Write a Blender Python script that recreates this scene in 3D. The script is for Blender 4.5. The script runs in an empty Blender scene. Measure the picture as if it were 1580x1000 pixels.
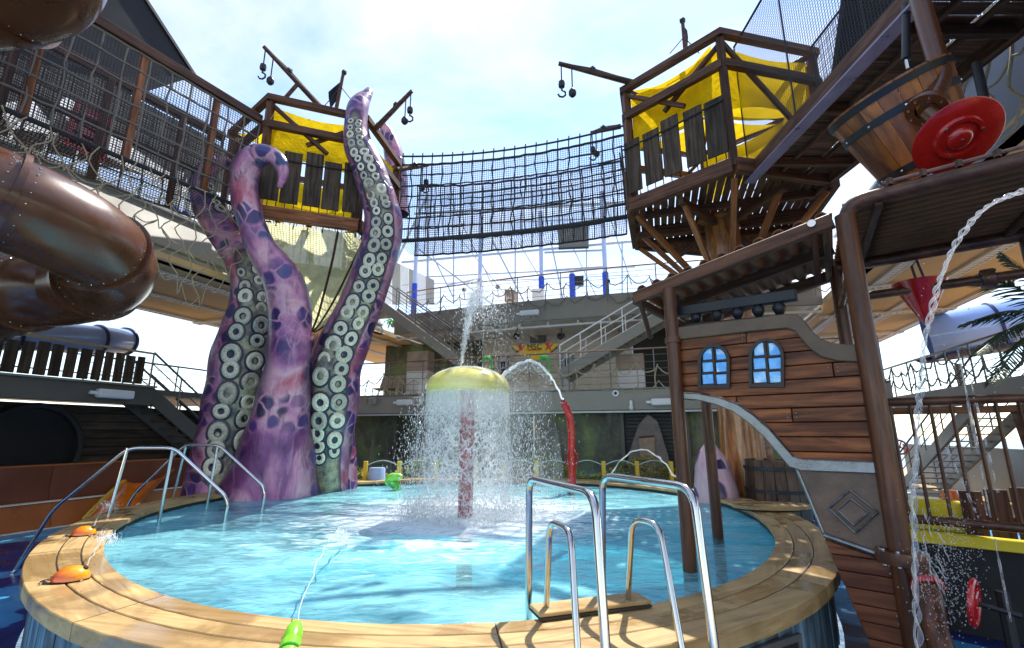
import bpy, bmesh, math, random
from mathutils import Vector as V, Matrix as MX

rnd = random.Random(11)
rad = math.radians
sc = bpy.context.scene
COL = sc.collection

# ------------------------------------------------------------ camera
CZ = 1.95                      # eye height above the deck (m)
PITCH = rad(12.8)
FPX = 740.0                    # focal length for a 1580 px wide frame
cam_d = bpy.data.cameras.new('camera')
cam_d.sensor_width = 36.0
cam_d.lens = FPX / 1580.0 * 36.0
cam_d.clip_start = 0.05
cam_d.clip_end = 12000
cam = bpy.data.objects.new('camera', cam_d)
COL.objects.link(cam)
cam.location = (0, 0, CZ)
cam.rotation_euler = (rad(90) + PITCH, 0, 0)
sc.camera = cam

# ------------------------------------------------------------ sky and sun
SUN_EL, SUN_AZ = rad(58), rad(28)      # azimuth measured from +Y towards +X
world = bpy.data.worlds.new('World')
sc.world = world
world.use_nodes = True
wn, wl = world.node_tree.nodes, world.node_tree.links
wn.clear()
wo = wn.new('ShaderNodeOutputWorld')
wb = wn.new('ShaderNodeBackground')
wb.inputs['Strength'].default_value = 0.14
sky = wn.new('ShaderNodeTexSky')
sky.sky_type = 'NISHITA'
sky.sun_disc = False
sky.sun_elevation = SUN_EL
sky.sun_rotation = SUN_AZ
sky.air_density = 1.0
sky.dust_density = 0.15
sky.ozone_density = 1.6
tc = wn.new('ShaderNodeTexCoord')
mp = wn.new('ShaderNodeMapping')
mp.inputs['Scale'].default_value = (1.0, 1.0, 2.6)
mp.inputs['Rotation'].default_value = (0.2, 0.35, 0.5)
n1 = wn.new('ShaderNodeTexNoise')
n1.inputs['Scale'].default_value = 1.7
n1.inputs['Detail'].default_value = 9
n1.inputs['Roughness'].default_value = 0.56
n1.inputs['Distortion'].default_value = 0.5
cr = wn.new('ShaderNodeValToRGB')
cr.color_ramp.elements[0].position = 0.40
cr.color_ramp.elements[0].color = (0, 0, 0, 1)
cr.color_ramp.elements[1].position = 0.70
cr.color_ramp.elements[1].color = (0.82, 0.82, 0.82, 1)
mixc = wn.new('ShaderNodeMix')
mixc.data_type = 'RGBA'
mixc.inputs['B'].default_value = (4.2, 4.1, 4.0, 1)
wl.new(tc.outputs['Generated'], mp.inputs['Vector'])
wl.new(mp.outputs['Vector'], n1.inputs['Vector'])
wl.new(n1.outputs['Fac'], cr.inputs['Fac'])
wl.new(cr.outputs['Color'], mixc.inputs['Factor'])
wl.new(sky.outputs['Color'], mixc.inputs['A'])
wl.new(mixc.outputs['Result'], wb.inputs['Color'])
wl.new(wb.outputs['Background'], wo.inputs['Surface'])

sun_d = bpy.data.lights.new('sun', 'SUN')
sun_d.energy = 3.1
sun_d.angle = rad(0.55)
sun_d.color = (1.0, 0.95, 0.87)
sun = bpy.data.objects.new('sun', sun_d)
COL.objects.link(sun)
to_sun = V((math.sin(SUN_AZ) * math.cos(SUN_EL), math.cos(SUN_AZ) * math.cos(SUN_EL), math.sin(SUN_EL)))
sun.rotation_euler = to_sun.to_track_quat('Z', 'Y').to_euler()
sun.location = to_sun * 60

vs = sc.view_settings
vs.view_transform = 'Standard'
vs.look = 'None'
vs.gamma = 1.0
vs.exposure = 1.28
vs.use_curve_mapping = False
sc.cycles.max_bounces = 8
sc.cycles.transparent_max_bounces = 24

# ------------------------------------------------------------ measuring helpers
_c, _s = math.cos(PITCH), math.sin(PITCH)


def ray(px, py):
    x, u = px - 790.0, 500.0 - py
    return V((x, FPX * _c - u * _s, FPX * _s + u * _c))


def atz(px, py, z):
    d = ray(px, py)
    return d * ((z - CZ) / d.z) + V((0, 0, CZ))


def atY(px, py, y):
    d = ray(px, py)
    return d * (y / d.y) + V((0, 0, CZ))


def onplane(px, py, p0, n):
    d = ray(px, py)
    o = V((0, 0, CZ))
    return o + d * ((p0 - o).dot(n) / d.dot(n))


def depth(p):
    return p.y * _c + (p.z - CZ) * _s


# the ship's own axes: a runs aft to the far end of the pool deck, b to the right
AX = V((0.324, 0.946, 0)).normalized()
BX = V((AX.y, -AX.x, 0))


def SP(a, b, z=0.0):
    return AX * a + BX * b + V((0, 0, z))


# ------------------------------------------------------------ objects
W = {}


def reg(o, w):
    W[o.name] = V(w)
    return o


def thing(name, label, cat, loc=(0, 0, 0), group=None):
    o = bpy.data.objects.new(name, None)
    o.empty_display_size = 0.2
    COL.objects.link(o)
    o.location = loc
    o['label'] = label
    o['category'] = cat
    if group:
        o['group'] = group
    return reg(o, loc)


def tag(o, label=None, cat=None, group=None, kind=None):
    if label:
        o['label'] = label
    if cat:
        o['category'] = cat
    if group:
        o['group'] = group
    if kind:
        o['kind'] = kind
    return o


def perp(d):
    d = d.normalized()
    a = V((0, 0, 1)) if abs(d.z) < 0.9 else V((1, 0, 0))
    s = d.cross(a).normalized()
    return s, s.cross(d).normalized()


def catmull(pts, n=6):
    out = []
    P = [pts[0]] + list(pts) + [pts[-1]]
    for i in range(1, len(P) - 2):
        for k in range(n):
            t = k / n
            a, b, c, d = P[i - 1], P[i], P[i + 1], P[i + 2]
            out.append(tuple(0.5 * ((2 * b[j]) + (-a[j] + c[j]) * t + (2 * a[j] - 5 * b[j] + 4 * c[j] - d[j]) * t * t
                                    + (-a[j] + 3 * b[j] - 3 * c[j] + d[j]) * t ** 3) for j in range(len(b))))
    out.append(tuple(P[-2]))
    return out


def cm3(pts, n=6):
    return [V(p) for p in catmull([tuple(q) for q in pts], n)]


class MB:
    """collects faces and links them as one mesh object"""

    def __init__(self):
        self.v, self.f, self.mi, self.uv = [], [], [], None

    def add(self, vs_, fs_, mi=0):
        o = len(self.v)
        self.v += [V(p) for p in vs_]
        for f in fs_:
            self.f.append([o + i for i in f])
            self.mi.append(mi)
        return self

    def obox(self, c, ax, ay, az, mi=0):
        """box from centre and three half-axis vectors"""
        c = V(c)
        vv = [c + ax * i + ay * j + az * k for i in (-1, 1) for j in (-1, 1) for k in (-1, 1)]
        return self.add(vv, [(0, 1, 3, 2), (4, 6, 7, 5), (0, 4, 5, 1), (2, 3, 7, 6), (0, 2, 6, 4), (1, 5, 7, 3)], mi)

    def box(self, lo, hi, mi=0):
        lo, hi = V(lo), V(hi)
        h = (hi - lo) / 2
        return self.obox((lo + hi) / 2, V((h.x, 0, 0)), V((0, h.y, 0)), V((0, 0, h.z)), mi)

    def beam(self, p0, p1, w, h, up=None, mi=0):
        p0, p1 = V(p0), V(p1)
        d = (p1 - p0)
        x = d.normalized()
        if up is None:
            s, u = perp(x)
        else:
            u = (V(up) - x * x.dot(V(up))).normalized()
            s = x.cross(u)
        return self.obox((p0 + p1) / 2, d / 2, s * w / 2, u * h / 2, mi)

    def tube(self, pts, r, n=8, cap=True, mi=0, closed=False):
        pts = [V(p) for p in pts]
        m = len(pts)
        rs = r if isinstance(r, (list, tuple)) else [r] * m
        T = []
        for i in range(m):
            if closed:
                t = pts[(i + 1) % m] - pts[i - 1]
            else:
                t = pts[min(i + 1, m - 1)] - pts[max(i - 1, 0)]
            T.append(t.normalized() if t.length > 1e-9 else V((0, 0, 1)))
        s, u = perp(T[0])
        vv = []
        for i in range(m):
            s = (s - T[i] * s.dot(T[i]))
            s = s.normalized() if s.length > 1e-6 else perp(T[i])[0]
            u = T[i].cross(s)
            for k in range(n):
                a = 2 * math.pi * k / n
                vv.append(pts[i] + (s * math.cos(a) + u * math.sin(a)) * rs[i])
        ff = []
        for i in range(m if closed else m - 1):
            j = (i + 1) % m
            for k in range(n):
                l = (k + 1) % n
                ff.append((i * n + k, i * n + l, j * n + l, j * n + k))
        if cap and not closed:
            ff.append(tuple(range(n))[::-1])
            ff.append(tuple((m - 1) * n + k for k in range(n)))
        return self.add(vv, ff, mi)

    def lathe(self, prof, c=(0, 0, 0), axis=(0, 0, 1), n=24, mi=0, a0=0, a1=2 * math.pi):
        """prof: list of (radius, height)"""
        c, axis = V(c), V(axis).normalized()
        s, u = perp(axis)
        full = abs(a1 - a0 - 2 * math.pi) < 1e-6
        k_n = n if full else n + 1
        vv = []
        for (r, h) in prof:
            for k in range(k_n):
                a = a0 + (a1 - a0) * k / n
                vv.append(c + axis * h + (s * math.cos(a) + u * math.sin(a)) * max(r, 1e-4))
        ff = []
        for i in range(len(prof) - 1):
            for k in range(n):
                l = (k + 1) % k_n if full else k + 1
                ff.append((i * k_n + k, i * k_n + l, (i + 1) * k_n + l, (i + 1) * k_n + k))
        return self.add(vv, ff, mi)

    def prism(self, poly, ext, mi=0):
        poly = [V(p) for p in poly]
        n = len(poly)
        vv = poly + [p + V(ext) for p in poly]
        ff = [tuple(range(n))[::-1], tuple(range(n, 2 * n))]
        for i in range(n):
            j = (i + 1) % n
            ff.append((i, j, n + j, n + i))
        return self.add(vv, ff, mi)

    def grid(self, rows, mi=0, uvs=None, closed=False):
        """rows: list of equally long lists of points"""
        m, n = len(rows), len(rows[0])
        vv = [p for r in rows for p in r]
        o = len(self.v)
        ff = []
        for i in range(m - 1):
            for k in range(n if closed else n - 1):
                l = (k + 1) % n
                ff.append((i * n + k, i * n + l, (i + 1) * n + l, (i + 1) * n + k))
        self.add(vv, ff, mi)
        if uvs is not None:
            if self.uv is None:
                self.uv = {}
            flat = [q for r in uvs for q in r]
            for i, q in enumerate(flat):
                self.uv[o + i] = q
        return self

    def ico(self, c, r, mi=0, squash=(1, 1, 1)):
        t = (1 + 5 ** .5) / 2
        b = [(-1, t, 0), (1, t, 0), (-1, -t, 0), (1, -t, 0), (0, -1, t), (0, 1, t), (0, -1, -t), (0, 1, -t), (t, 0, -1), (t, 0, 1), (-t, 0, -1), (-t, 0, 1)]
        k = r / math.sqrt(1 + t * t)
        c = V(c)
        vv = [c + V((x * k * squash[0], y * k * squash[1], z * k * squash[2])) for x, y, z in b]
        ff = [(0, 11, 5), (0, 5, 1), (0, 1, 7), (0, 7, 10), (0, 10, 11), (1, 5, 9), (5, 11, 4), (11, 10, 2), (10, 7, 6), (7, 1, 8), (3, 9, 4), (3, 4, 2), (3, 2, 6), (3, 6, 8), (3, 8, 9), (4, 9, 5), (2, 4, 11), (6, 2, 10), (8, 6, 7), (9, 8, 1)]
        return self.add(vv, ff, mi)

    def octa(self, c, r, d=None):
        c = V(c)
        d = d or V((0, 0, r))
        s, u = perp(d)
        vv = [c + d, c - d, c + s * r, c - s * r, c + u * r, c - u * r]
        return self.add(vv, [(0, 2, 4), (0, 4, 3), (0, 3, 5), (0, 5, 2), (1, 4, 2), (1, 3, 4), (1, 5, 3), (1, 2, 5)])

    def build(self, name, mats, parent=None, smooth=40, loc=None, recalc=True, frame=None):
        """vertices are world points; the object sits at loc (or in its parent's frame)"""
        base = W[parent.name] if parent is not None else V(loc or (0, 0, 0))
        me = bpy.data.meshes.new(name)
        inv = frame.inverted() if frame is not None else None
        if inv is not None:
            vv = [inv @ p for p in self.v]
        else:
            vv = [p - base for p in self.v]
        me.from_pydata([tuple(p) for p in vv], [], self.f)
        if not isinstance(mats, (list, tuple)):
            mats = [mats]
        for m in mats:
            me.materials.append(m)
        if len(mats) > 1:
            me.polygons.foreach_set('material_index', self.mi)
        if self.uv:
            ul = me.uv_layers.new(name='UVMap')
            for lp in me.loops:
                q = self.uv.get(lp.vertex_index)
                if q:
                    ul.data[lp.index].uv = q
        if recalc:
            b = bmesh.new()
            b.from_mesh(me)
            bmesh.ops.recalc_face_normals(b, faces=b.faces)
            b.to_mesh(me)
            b.free()
        if smooth:
            me.polygons.foreach_set('use_smooth', [True] * len(me.polygons))
            me.set_sharp_from_angle(angle=rad(smooth))
        me.update()
        o = bpy.data.objects.new(name, me)
        COL.objects.link(o)
        if parent is not None:
            o.parent = parent
            if frame is not None:
                o.matrix_local = MX.Translation(-base) @ frame
        else:
            if frame is not None:
                o.matrix_world = frame
            else:
                o.location = base
        return reg(o, base)


def bevel_obj(o, w, seg=2):
    m = o.modifiers.new('bevel', 'BEVEL')
    m.width = w
    m.segments = seg
    m.limit_method = 'ANGLE'
    m.angle_limit = rad(40)
    return o


_pl = {}


def chamfer_box(L, w, h, c):
    """box centred at the origin with cut edges: 24 points"""
    hx, hy, hz = L / 2, w / 2, h / 2
    vv, idx = [], {}
    for sx in (-1, 1):
        for sy in (-1, 1):
            for sz in (-1, 1):
                for a in range(3):
                    p = [sx * hx, sy * hy, sz * hz]
                    for b in range(3):
                        if b != a:
                            p[b] -= (sx, sy, sz)[b] * c
                    idx[(sx, sy, sz, a)] = len(vv)
                    vv.append(p)
    ff = []
    for a in range(3):
        b, d = (a + 1) % 3, (a + 2) % 3
        for s in (-1, 1):
            q = []
            for (i, j) in ((-1, -1), (1, -1), (1, 1), (-1, 1)):
                k = [0, 0, 0]
                k[a], k[b], k[d] = s, i, j
                q.append(idx[(k[0], k[1], k[2], a)])
            ff.append(q if s > 0 else q[::-1])
        # the edges that run along axis a
        for (i, j) in ((-1, -1), (1, -1), (1, 1), (-1, 1)):
            lo, hi = [0, 0, 0], [0, 0, 0]
            lo[a], hi[a] = -1, 1
            lo[b] = hi[b] = i
            lo[d] = hi[d] = j
            ff.append((idx[(*lo, b)], idx[(*hi, b)], idx[(*hi, d)], idx[(*lo, d)]))
    for sx in (-1, 1):
        for sy in (-1, 1):
            for sz in (-1, 1):
                ff.append([idx[(sx, sy, sz, a)] for a in range(3)])
    return vv, ff


def plank(name, p0, p1, w, h, mat, parent=None, up=(0, 0, 1), c=None):
    """a straight board from p0 to p1: local x runs along it; w across, h thick along up"""
    p0, p1 = V(p0), V(p1)
    d = p1 - p0
    L = d.length
    x = d.normalized()
    u = V(up) - x * x.dot(V(up))
    if u.length < 1e-4:
        u = perp(x)[1]
    u.normalize()
    s = u.cross(x)
    c = c if c is not None else min(0.008, 0.2 * min(w, h))
    key = (round(L, 2), round(w, 3), round(h, 3), mat.name, name)
    me = _pl.get(key)
    if me is None:
        vv, ff = chamfer_box(round(L, 2), w, h, c)
        me = bpy.data.meshes.new(name)
        me.from_pydata(vv, [], ff)
        b = bmesh.new()
        b.from_mesh(me)
        bmesh.ops.recalc_face_normals(b, faces=b.faces)
        b.to_mesh(me)
        b.free()
        me.materials.append(mat)
        _pl[key] = me
    o = bpy.data.objects.new(name, me)
    COL.objects.link(o)
    m = MX((x.to_4d(), s.to_4d(), u.to_4d(), V((0, 0, 0, 1)))).transposed()
    for i in range(3):
        m[3][i] = 0
    m = MX.Translation((p0 + p1) / 2) @ m
    base = V((0, 0, 0))
    if parent is not None:
        base = W[parent.name]
        o.parent = parent
        o.matrix_local = MX.Translation(-base) @ m
    else:
        o.matrix_world = m
    return reg(o, base)


def tubeo(name, pts, r, mat, parent=None, n=8, cap=True, closed=False):
    return MB().tube(pts, r, n, cap, closed=closed).build(name, mat, parent)


def place(me, name, parent, m, smooth=True):
    """an object that shares mesh data me, put at world matrix m under parent"""
    o = bpy.data.objects.new(name, me)
    COL.objects.link(o)
    o.parent = parent
    o.matrix_local = MX.Translation(-W[parent.name]) @ m
    return reg(o, W[parent.name])


def frame_of(p, x, z):
    """matrix with local z along z and local x near x"""
    z = V(z).normalized()
    x = V(x) - z * z.dot(V(x))
    if x.length < 1e-5:
        x = perp(z)[0]
    x.normalize()
    y = z.cross(x)
    m = MX(((x.x, y.x, z.x, p[0]), (x.y, y.y, z.y, p[1]), (x.z, y.z, z.z, p[2]), (0, 0, 0, 1)))
    return m


def copy_tree(o, parent=None):
    c = o.copy()
    COL.objects.link(c)
    c.parent = parent
    W[c.name] = W.get(o.name, V((0, 0, 0)))
    for ch in list(o.children):
        k = copy_tree(ch, c)
    return c
# ------------------------------------------------------------ materials
def nmat(name):
    m = bpy.data.materials.new(name)
    m.use_nodes = True
    nt = m.node_tree
    nt.nodes.clear()
    out = nt.nodes.new('ShaderNodeOutputMaterial')
    return m, nt, nt.nodes, nt.links, out


def node(nt, t, **kw):
    n = nt.nodes.new(t)
    for k, v in kw.items():
        if k in n.inputs.keys():
            n.inputs[k].default_value = v
        else:
            setattr(n, k, v)
    return n


def ramp(nt, src, stops):
    r = nt.nodes.new('ShaderNodeValToRGB')
    e = r.color_ramp.elements
    while len(e) > 1:
        e.remove(e[-1])
    for i, (p, c) in enumerate(stops):
        if i == 0:
            e[0].position = p
            el = e[0]
        else:
            el = e.new(p)
        el.color = (c[0], c[1], c[2], 1) if isinstance(c, (tuple, list)) else (c, c, c, 1)
    nt.links.new(src, r.inputs['Fac'])
    return r.outputs['Color']


def mixcol(nt, f, a, b, mode='MIX'):
    m = nt.nodes.new('ShaderNodeMix')
    m.data_type = 'RGBA'
    m.blend_type = mode
    for key, val in (('Factor', f), ('A', a), ('B', b)):
        if hasattr(val, 'is_linked') or hasattr(val, 'links'):
            nt.links.new(val, m.inputs[key])
        elif key == 'Factor':
            m.inputs[key].default_value = val
        else:
            m.inputs[key].default_value = (val[0], val[1], val[2], 1)
    return m.outputs['Result']


def mth(nt, op, a, b=0.0, c=None):
    m = nt.nodes.new('ShaderNodeMath')
    m.operation = op
    for i, v in enumerate((a, b) if c is None else (a, b, c)):
        if hasattr(v, 'links'):
            nt.links.new(v, m.inputs[i])
        else:
            m.inputs[i].default_value = v
    return m.outputs[0]


def coords(nt, scale=(1, 1, 1), kind='Object', rot=(0, 0, 0), rndloc=True):
    t = nt.nodes.new('ShaderNodeTexCoord')
    m = nt.nodes.new('ShaderNodeMapping')
    m.inputs['Scale'].default_value = scale
    m.inputs['Rotation'].default_value = rot
    nt.links.new(t.outputs[kind], m.inputs['Vector'])
    if not rndloc:
        return m.outputs['Vector']
    oi = nt.nodes.new('ShaderNodeObjectInfo')
    ad = nt.nodes.new('ShaderNodeVectorMath')
    ad.operation = 'ADD'
    sc_ = nt.nodes.new('ShaderNodeVectorMath')
    sc_.operation = 'SCALE'
    sc_.inputs['Scale'].default_value = 37.0
    cb = nt.nodes.new('ShaderNodeCombineXYZ')
    for i in range(3):
        nt.links.new(oi.outputs['Random'], cb.inputs[i])
    nt.links.new(cb.outputs[0], sc_.inputs[0])
    nt.links.new(m.outputs['Vector'], ad.inputs[0])
    nt.links.new(sc_.outputs[0], ad.inputs[1])
    return ad.outputs[0]


def noise(nt, vec, scale, detail=4, rough=0.55, dist=0.0):
    n = nt.nodes.new('ShaderNodeTexNoise')
    n.inputs['Scale'].default_value = scale
    n.inputs['Detail'].default_value = detail
    n.inputs['Roughness'].default_value = rough
    n.inputs['Distortion'].default_value = dist
    nt.links.new(vec, n.inputs['Vector'])
    return n.outputs['Fac']


def bump(nt, h, strength=0.3, dist=0.02):
    b = nt.nodes.new('ShaderNodeBump')
    b.inputs['Strength'].default_value = strength
    b.inputs['Distance'].default_value = dist
    nt.links.new(h, b.inputs['Height'])
    return b.outputs['Normal']


def principled(nt, out, base, rough=0.5, metal=0.0, spec=0.5, coat=0.0, normal=None, **kw):
    p = nt.nodes.new('ShaderNodeBsdfPrincipled')
    for key, val in (('Base Color', base), ('Roughness', rough), ('Metallic', metal)):
        if hasattr(val, 'links'):
            nt.links.new(val, p.inputs[key])
        elif key == 'Base Color':
            p.inputs[key].default_value = (val[0], val[1], val[2], 1)
        else:
            p.inputs[key].default_value = val
    p.inputs['Specular IOR Level'].default_value = spec
    p.inputs['Coat Weight'].default_value = coat
    p.inputs['Coat Roughness'].default_value = 0.12
    if normal is not None:
        nt.links.new(normal, p.inputs['Normal'])
    for k, v in kw.items():
        p.inputs[k.replace('_', ' ')].default_value = v
    if out is not None:
        nt.links.new(p.outputs[0], out.inputs['Surface'])
    return p


def dark(c, k):
    return (c[0] * k, c[1] * k, c[2] * k)


def pm(name, col, rough=0.5, metal=0.0, var=0.25, scale=4.0, bmp=0.08, coat=0.0, spec=0.5, vary=0.0):
    """painted or plain surface with soft mottling, grime specks and uneven gloss"""
    m, nt, N, L, out = nmat(name)
    v = coords(nt)
    a = noise(nt, v, scale, 6, 0.6)
    b = noise(nt, v, scale * 9, 4, 0.6)
    c = ramp(nt, a, [(0.3, dark(col, 1 - var)), (0.55, col), (0.75, dark(col, 1 + var * 0.6))])
    c = mixcol(nt, ramp(nt, b, [(0.56, 0.0), (0.78, min(1.0, var))]), c, dark(col, 0.45))
    if vary:
        oi = nt.nodes.new('ShaderNodeObjectInfo')
        h = nt.nodes.new('ShaderNodeHueSaturation')
        L.new(mth(nt, 'MULTIPLY_ADD', oi.outputs['Random'], 2 * vary, 1 - vary), h.inputs['Value'])
        L.new(c, h.inputs['Color'])
        c = h.outputs['Color']
    rr = ramp(nt, a, [(0.25, max(0.02, rough - 0.12)), (0.8, min(1.0, rough + 0.15))])
    principled(nt, out, c, rr, metal, spec, coat, bump(nt, b, bmp, 0.01) if bmp else None)
    return m


def wood(name, c1, c2, rough=0.5, axis='x', fine=16.0, bmp=0.35, vary=0.28, coat=0.0, spec=0.5, patch=None):
    """grain stretched along one local axis; each board differs a little"""
    m, nt, N, L, out = nmat(name)
    st = {'x': (1.1, fine, fine), 'z': (fine, fine, 1.1), 'y': (fine, 1.1, fine)}[axis]
    v = coords(nt, st)
    a = noise(nt, v, 1.0, 8, 0.62, 0.6)
    v2 = coords(nt, (1.3, 1.3, 1.3))
    b = noise(nt, v2, 2.2, 4, 0.6)
    c = ramp(nt, a, [(0.28, dark(c1, 0.5)), (0.42, c1), (0.6, c2), (0.78, dark(c2, 1.25))])
    c = mixcol(nt, ramp(nt, b, [(0.35, 0.0), (0.75, 0.55)]), c, dark(c1, 0.55))
    if patch is not None:
        c = mixcol(nt, ramp(nt, noise(nt, v2, 1.1, 5, 0.6), [(0.5, 0.0), (0.62, 0.8)]), c, patch)
    oi = nt.nodes.new('ShaderNodeObjectInfo')
    h = nt.nodes.new('ShaderNodeHueSaturation')
    L.new(mth(nt, 'MULTIPLY_ADD', oi.outputs['Random'], 2 * vary, 1 - vary), h.inputs['Value'])
    L.new(c, h.inputs['Color'])
    rr = ramp(nt, a, [(0.3, min(1, rough + 0.15)), (0.7, max(0.05, rough - 0.12))])
    principled(nt, out, h.outputs['Color'], rr, 0, spec, coat, bump(nt, a, bmp, 0.006))
    return m


def netmat(name, cell, width, col, diag=False):
    m, nt, N, L, out = nmat(name)
    t = nt.nodes.new('ShaderNodeTexCoord')
    mp_ = nt.nodes.new('ShaderNodeMapping')
    mp_.inputs['Scale'].default_value = (1 / cell, 1 / cell, 1)
    if diag:
        mp_.inputs['Rotation'].default_value = (0, 0, rad(45))
    L.new(t.outputs['UV'], mp_.inputs['Vector'])
    sx = nt.nodes.new('ShaderNodeSeparateXYZ')
    L.new(mp_.outputs[0], sx.inputs[0])
    fx = mth(nt, 'FRACT', sx.outputs[0])
    fy = mth(nt, 'FRACT', sx.outputs[1])
    k = mth(nt, 'MAXIMUM', mth(nt, 'LESS_THAN', fx, width), mth(nt, 'LESS_THAN', fy, width))
    tr = nt.nodes.new('ShaderNodeBsdfTransparent')
    d = principled(nt, None, col, 0.8)
    mx = nt.nodes.new('ShaderNodeMixShader')
    L.new(k, mx.inputs[0])
    L.new(tr.outputs[0], mx.inputs[1])
    L.new(d.outputs[0], mx.inputs[2])
    L.new(mx.outputs[0], out.inputs['Surface'])
    return m


def fabric(name, col, trans=0.5, weave=120.0, mesh=0.0):
    """cloth that lets light through; mesh > 0 leaves small open holes"""
    m, nt, N, L, out = nmat(name)
    v = coords(nt)
    a = noise(nt, v, 3.0, 5, 0.6)
    c = ramp(nt, a, [(0.3, dark(col, 0.70)), (0.7, dark(col, 1.08))])
    d = nt.nodes.new('ShaderNodeBsdfDiffuse')
    t = nt.nodes.new('ShaderNodeBsdfTranslucent')
    nb_ = bump(nt, noise(nt, v, 5.5, 5, 0.6, 1.2), 0.6, 0.06)
    L.new(nb_, d.inputs['Normal'])
    L.new(nb_, t.inputs['Normal'])
    L.new(c, d.inputs[0])
    L.new(c, t.inputs[0])
    mx = nt.nodes.new('ShaderNodeMixShader')
    mx.inputs[0].default_value = trans
    L.new(d.outputs[0], mx.inputs[1])
    L.new(t.outputs[0], mx.inputs[2])
    last = mx.outputs[0]
    if mesh:
        tr = nt.nodes.new('ShaderNodeBsdfTransparent')
        m2 = nt.nodes.new('ShaderNodeMixShader')
        m2.inputs[0].default_value = mesh
        L.new(last, m2.inputs[1])
        L.new(tr.outputs[0], m2.inputs[2])
        last = m2.outputs[0]
    L.new(last, out.inputs['Surface'])
    return m


MT = {}
MT['darkwood'] = wood('brown_timber', (0.064, 0.025, 0.012), (0.14, 0.056, 0.026), 0.55, 'x', 14, spec=0.3)
MT['slat'] = wood('weathered_slat', (0.040, 0.026, 0.016), (0.090, 0.058, 0.034), 0.7, 'x', 16, spec=0.3)
MT['platform'] = wood('platform_board', (0.085, 0.036, 0.018), (0.17, 0.075, 0.038), 0.65, 'x', 16, spec=0.3)
MT['rimbeam'] = wood('orange_beam', (0.17, 0.052, 0.014), (0.36, 0.125, 0.034), 0.45, 'x', 12, spec=0.3)
MT['strut'] = wood('brown_strut', (0.24, 0.075, 0.02), (0.42, 0.15, 0.045), 0.45, 'x', 14, spec=0.3)
MT['trunk'] = wood('varnished_trunk', (0.20, 0.065, 0.018), (0.50, 0.20, 0.05), 0.30, 'z', 9, 0.25, 0.05, coat=0.5)
MT['polewood'] = wood('brown_pole', (0.075, 0.026, 0.011), (0.15, 0.055, 0.023), 0.38, 'z', 12, 0.12, 0.10, coat=0.12, spec=0.35)
MT['pipewood'] = wood('brown_pipe', (0.080, 0.030, 0.014), (0.16, 0.064, 0.028), 0.38, 'x', 10, 0.12, 0.10, coat=0.12, spec=0.35)
MT['hull'] = wood('hull_plank', (0.115, 0.028, 0.007), (0.34, 0.098, 0.019), 0.42, 'x', 11, 0.45, 0.24, coat=0.06, spec=0.3)
MT['hullgap'] = pm('hull_backing', (0.02, 0.010, 0.006), 0.8)
MT['hulllow'] = wood('lower_hull_plank', (0.13, 0.036, 0.013), (0.26, 0.088, 0.032), 0.45, 'x', 10, 0.45, 0.2, coat=0.05, spec=0.3)
MT['trim'] = pm('bronze_trim', (0.14, 0.088, 0.050), 0.5, 0.1, 0.35, 5, 0.15)
MT['pewter'] = pm('pewter_band', (0.24, 0.25, 0.25), 0.30, 0.8, 0.45, 6, 0.12)
MT['plate'] = pm('worn_bronze_plate', (0.17, 0.108, 0.075), 0.42, 0.3, 0.5, 5, 0.2)
MT['rooftin'] = pm('brown_corrugated_roof', (0.19, 0.075, 0.032), 0.6, 0.0, 0.3, 3, 0.1, spec=0.2)
MT['blackmetal'] = pm('black_metal', (0.022, 0.022, 0.024), 0.45, 0.3, 0.3, 5, 0.1)
MT['greybeam'] = pm('grey_ship_paint', (0.36, 0.345, 0.30), 0.55, 0, 0.12, 1.2, 0.05)
MT['fascia'] = pm('taupe_ship_paint', (0.27, 0.24, 0.195), 0.5, 0, 0.12, 1.2, 0.05)
MT['darkfascia'] = pm('dark_grey_ship_paint', (0.105, 0.094, 0.080), 0.5, 0, 0.15, 1.2, 0.05)
MT['bluegrey'] = pm('blue_grey_ship_paint', (0.20, 0.23, 0.31), 0.42, 0, 0.1, 1.2, 0.03)
MT['soffit'] = pm('beige_soffit', (0.74, 0.53, 0.31), 0.9, 0, 0.08, 0.8, 0.03, spec=0.05)
MT['framegrey'] = pm('pale_grey_frame_paint', (0.36, 0.40, 0.48), 0.4, 0, 0.08, 2.0, 0.02)
MT['white'] = pm('white_paint', (0.80, 0.79, 0.77), 0.45, 0, 0.08, 2.0, 0.03)
MT['offwhite'] = pm('cream_wall_paint', (0.84, 0.77, 0.66), 0.55, 0, 0.1, 1.5, 0.03)
MT['bluepad'] = pm('blue_pad', (0.015, 0.06, 0.50), 0.5, 0, 0.15, 4, 0.05)
MT['steel'] = pm('polished_steel', (0.62, 0.62, 0.61), 0.11, 1.0, 0.06, 7, 0.02)
MT['railgrey'] = pm('grey_rail_paint', (0.16, 0.15, 0.14), 0.4, 0.3, 0.15, 5, 0.03)
MT['handwood'] = wood('varnished_handrail', (0.16, 0.065, 0.03), (0.30, 0.13, 0.06), 0.35, 'x', 14, 0.1, 0.05, coat=0.4)
MT['ropedark'] = pm('dark_rope', (0.035, 0.032, 0.032), 0.9, 0, 0.3, 60, 0.4)
MT['ropetan'] = pm('tan_rope', (0.42, 0.34, 0.22), 0.9, 0, 0.25, 60, 0.4)
MT['ropegrey'] = pm('grey_brown_rope', (0.20, 0.17, 0.135), 0.9, 0, 0.25, 60, 0.4)
MT['finenet'] = netmat('fine_black_netting', 0.062, 0.16, (0.025, 0.025, 0.03))
MT['finenet2'] = netmat('close_black_netting', 0.055, 0.23, (0.02, 0.02, 0.025))
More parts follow.
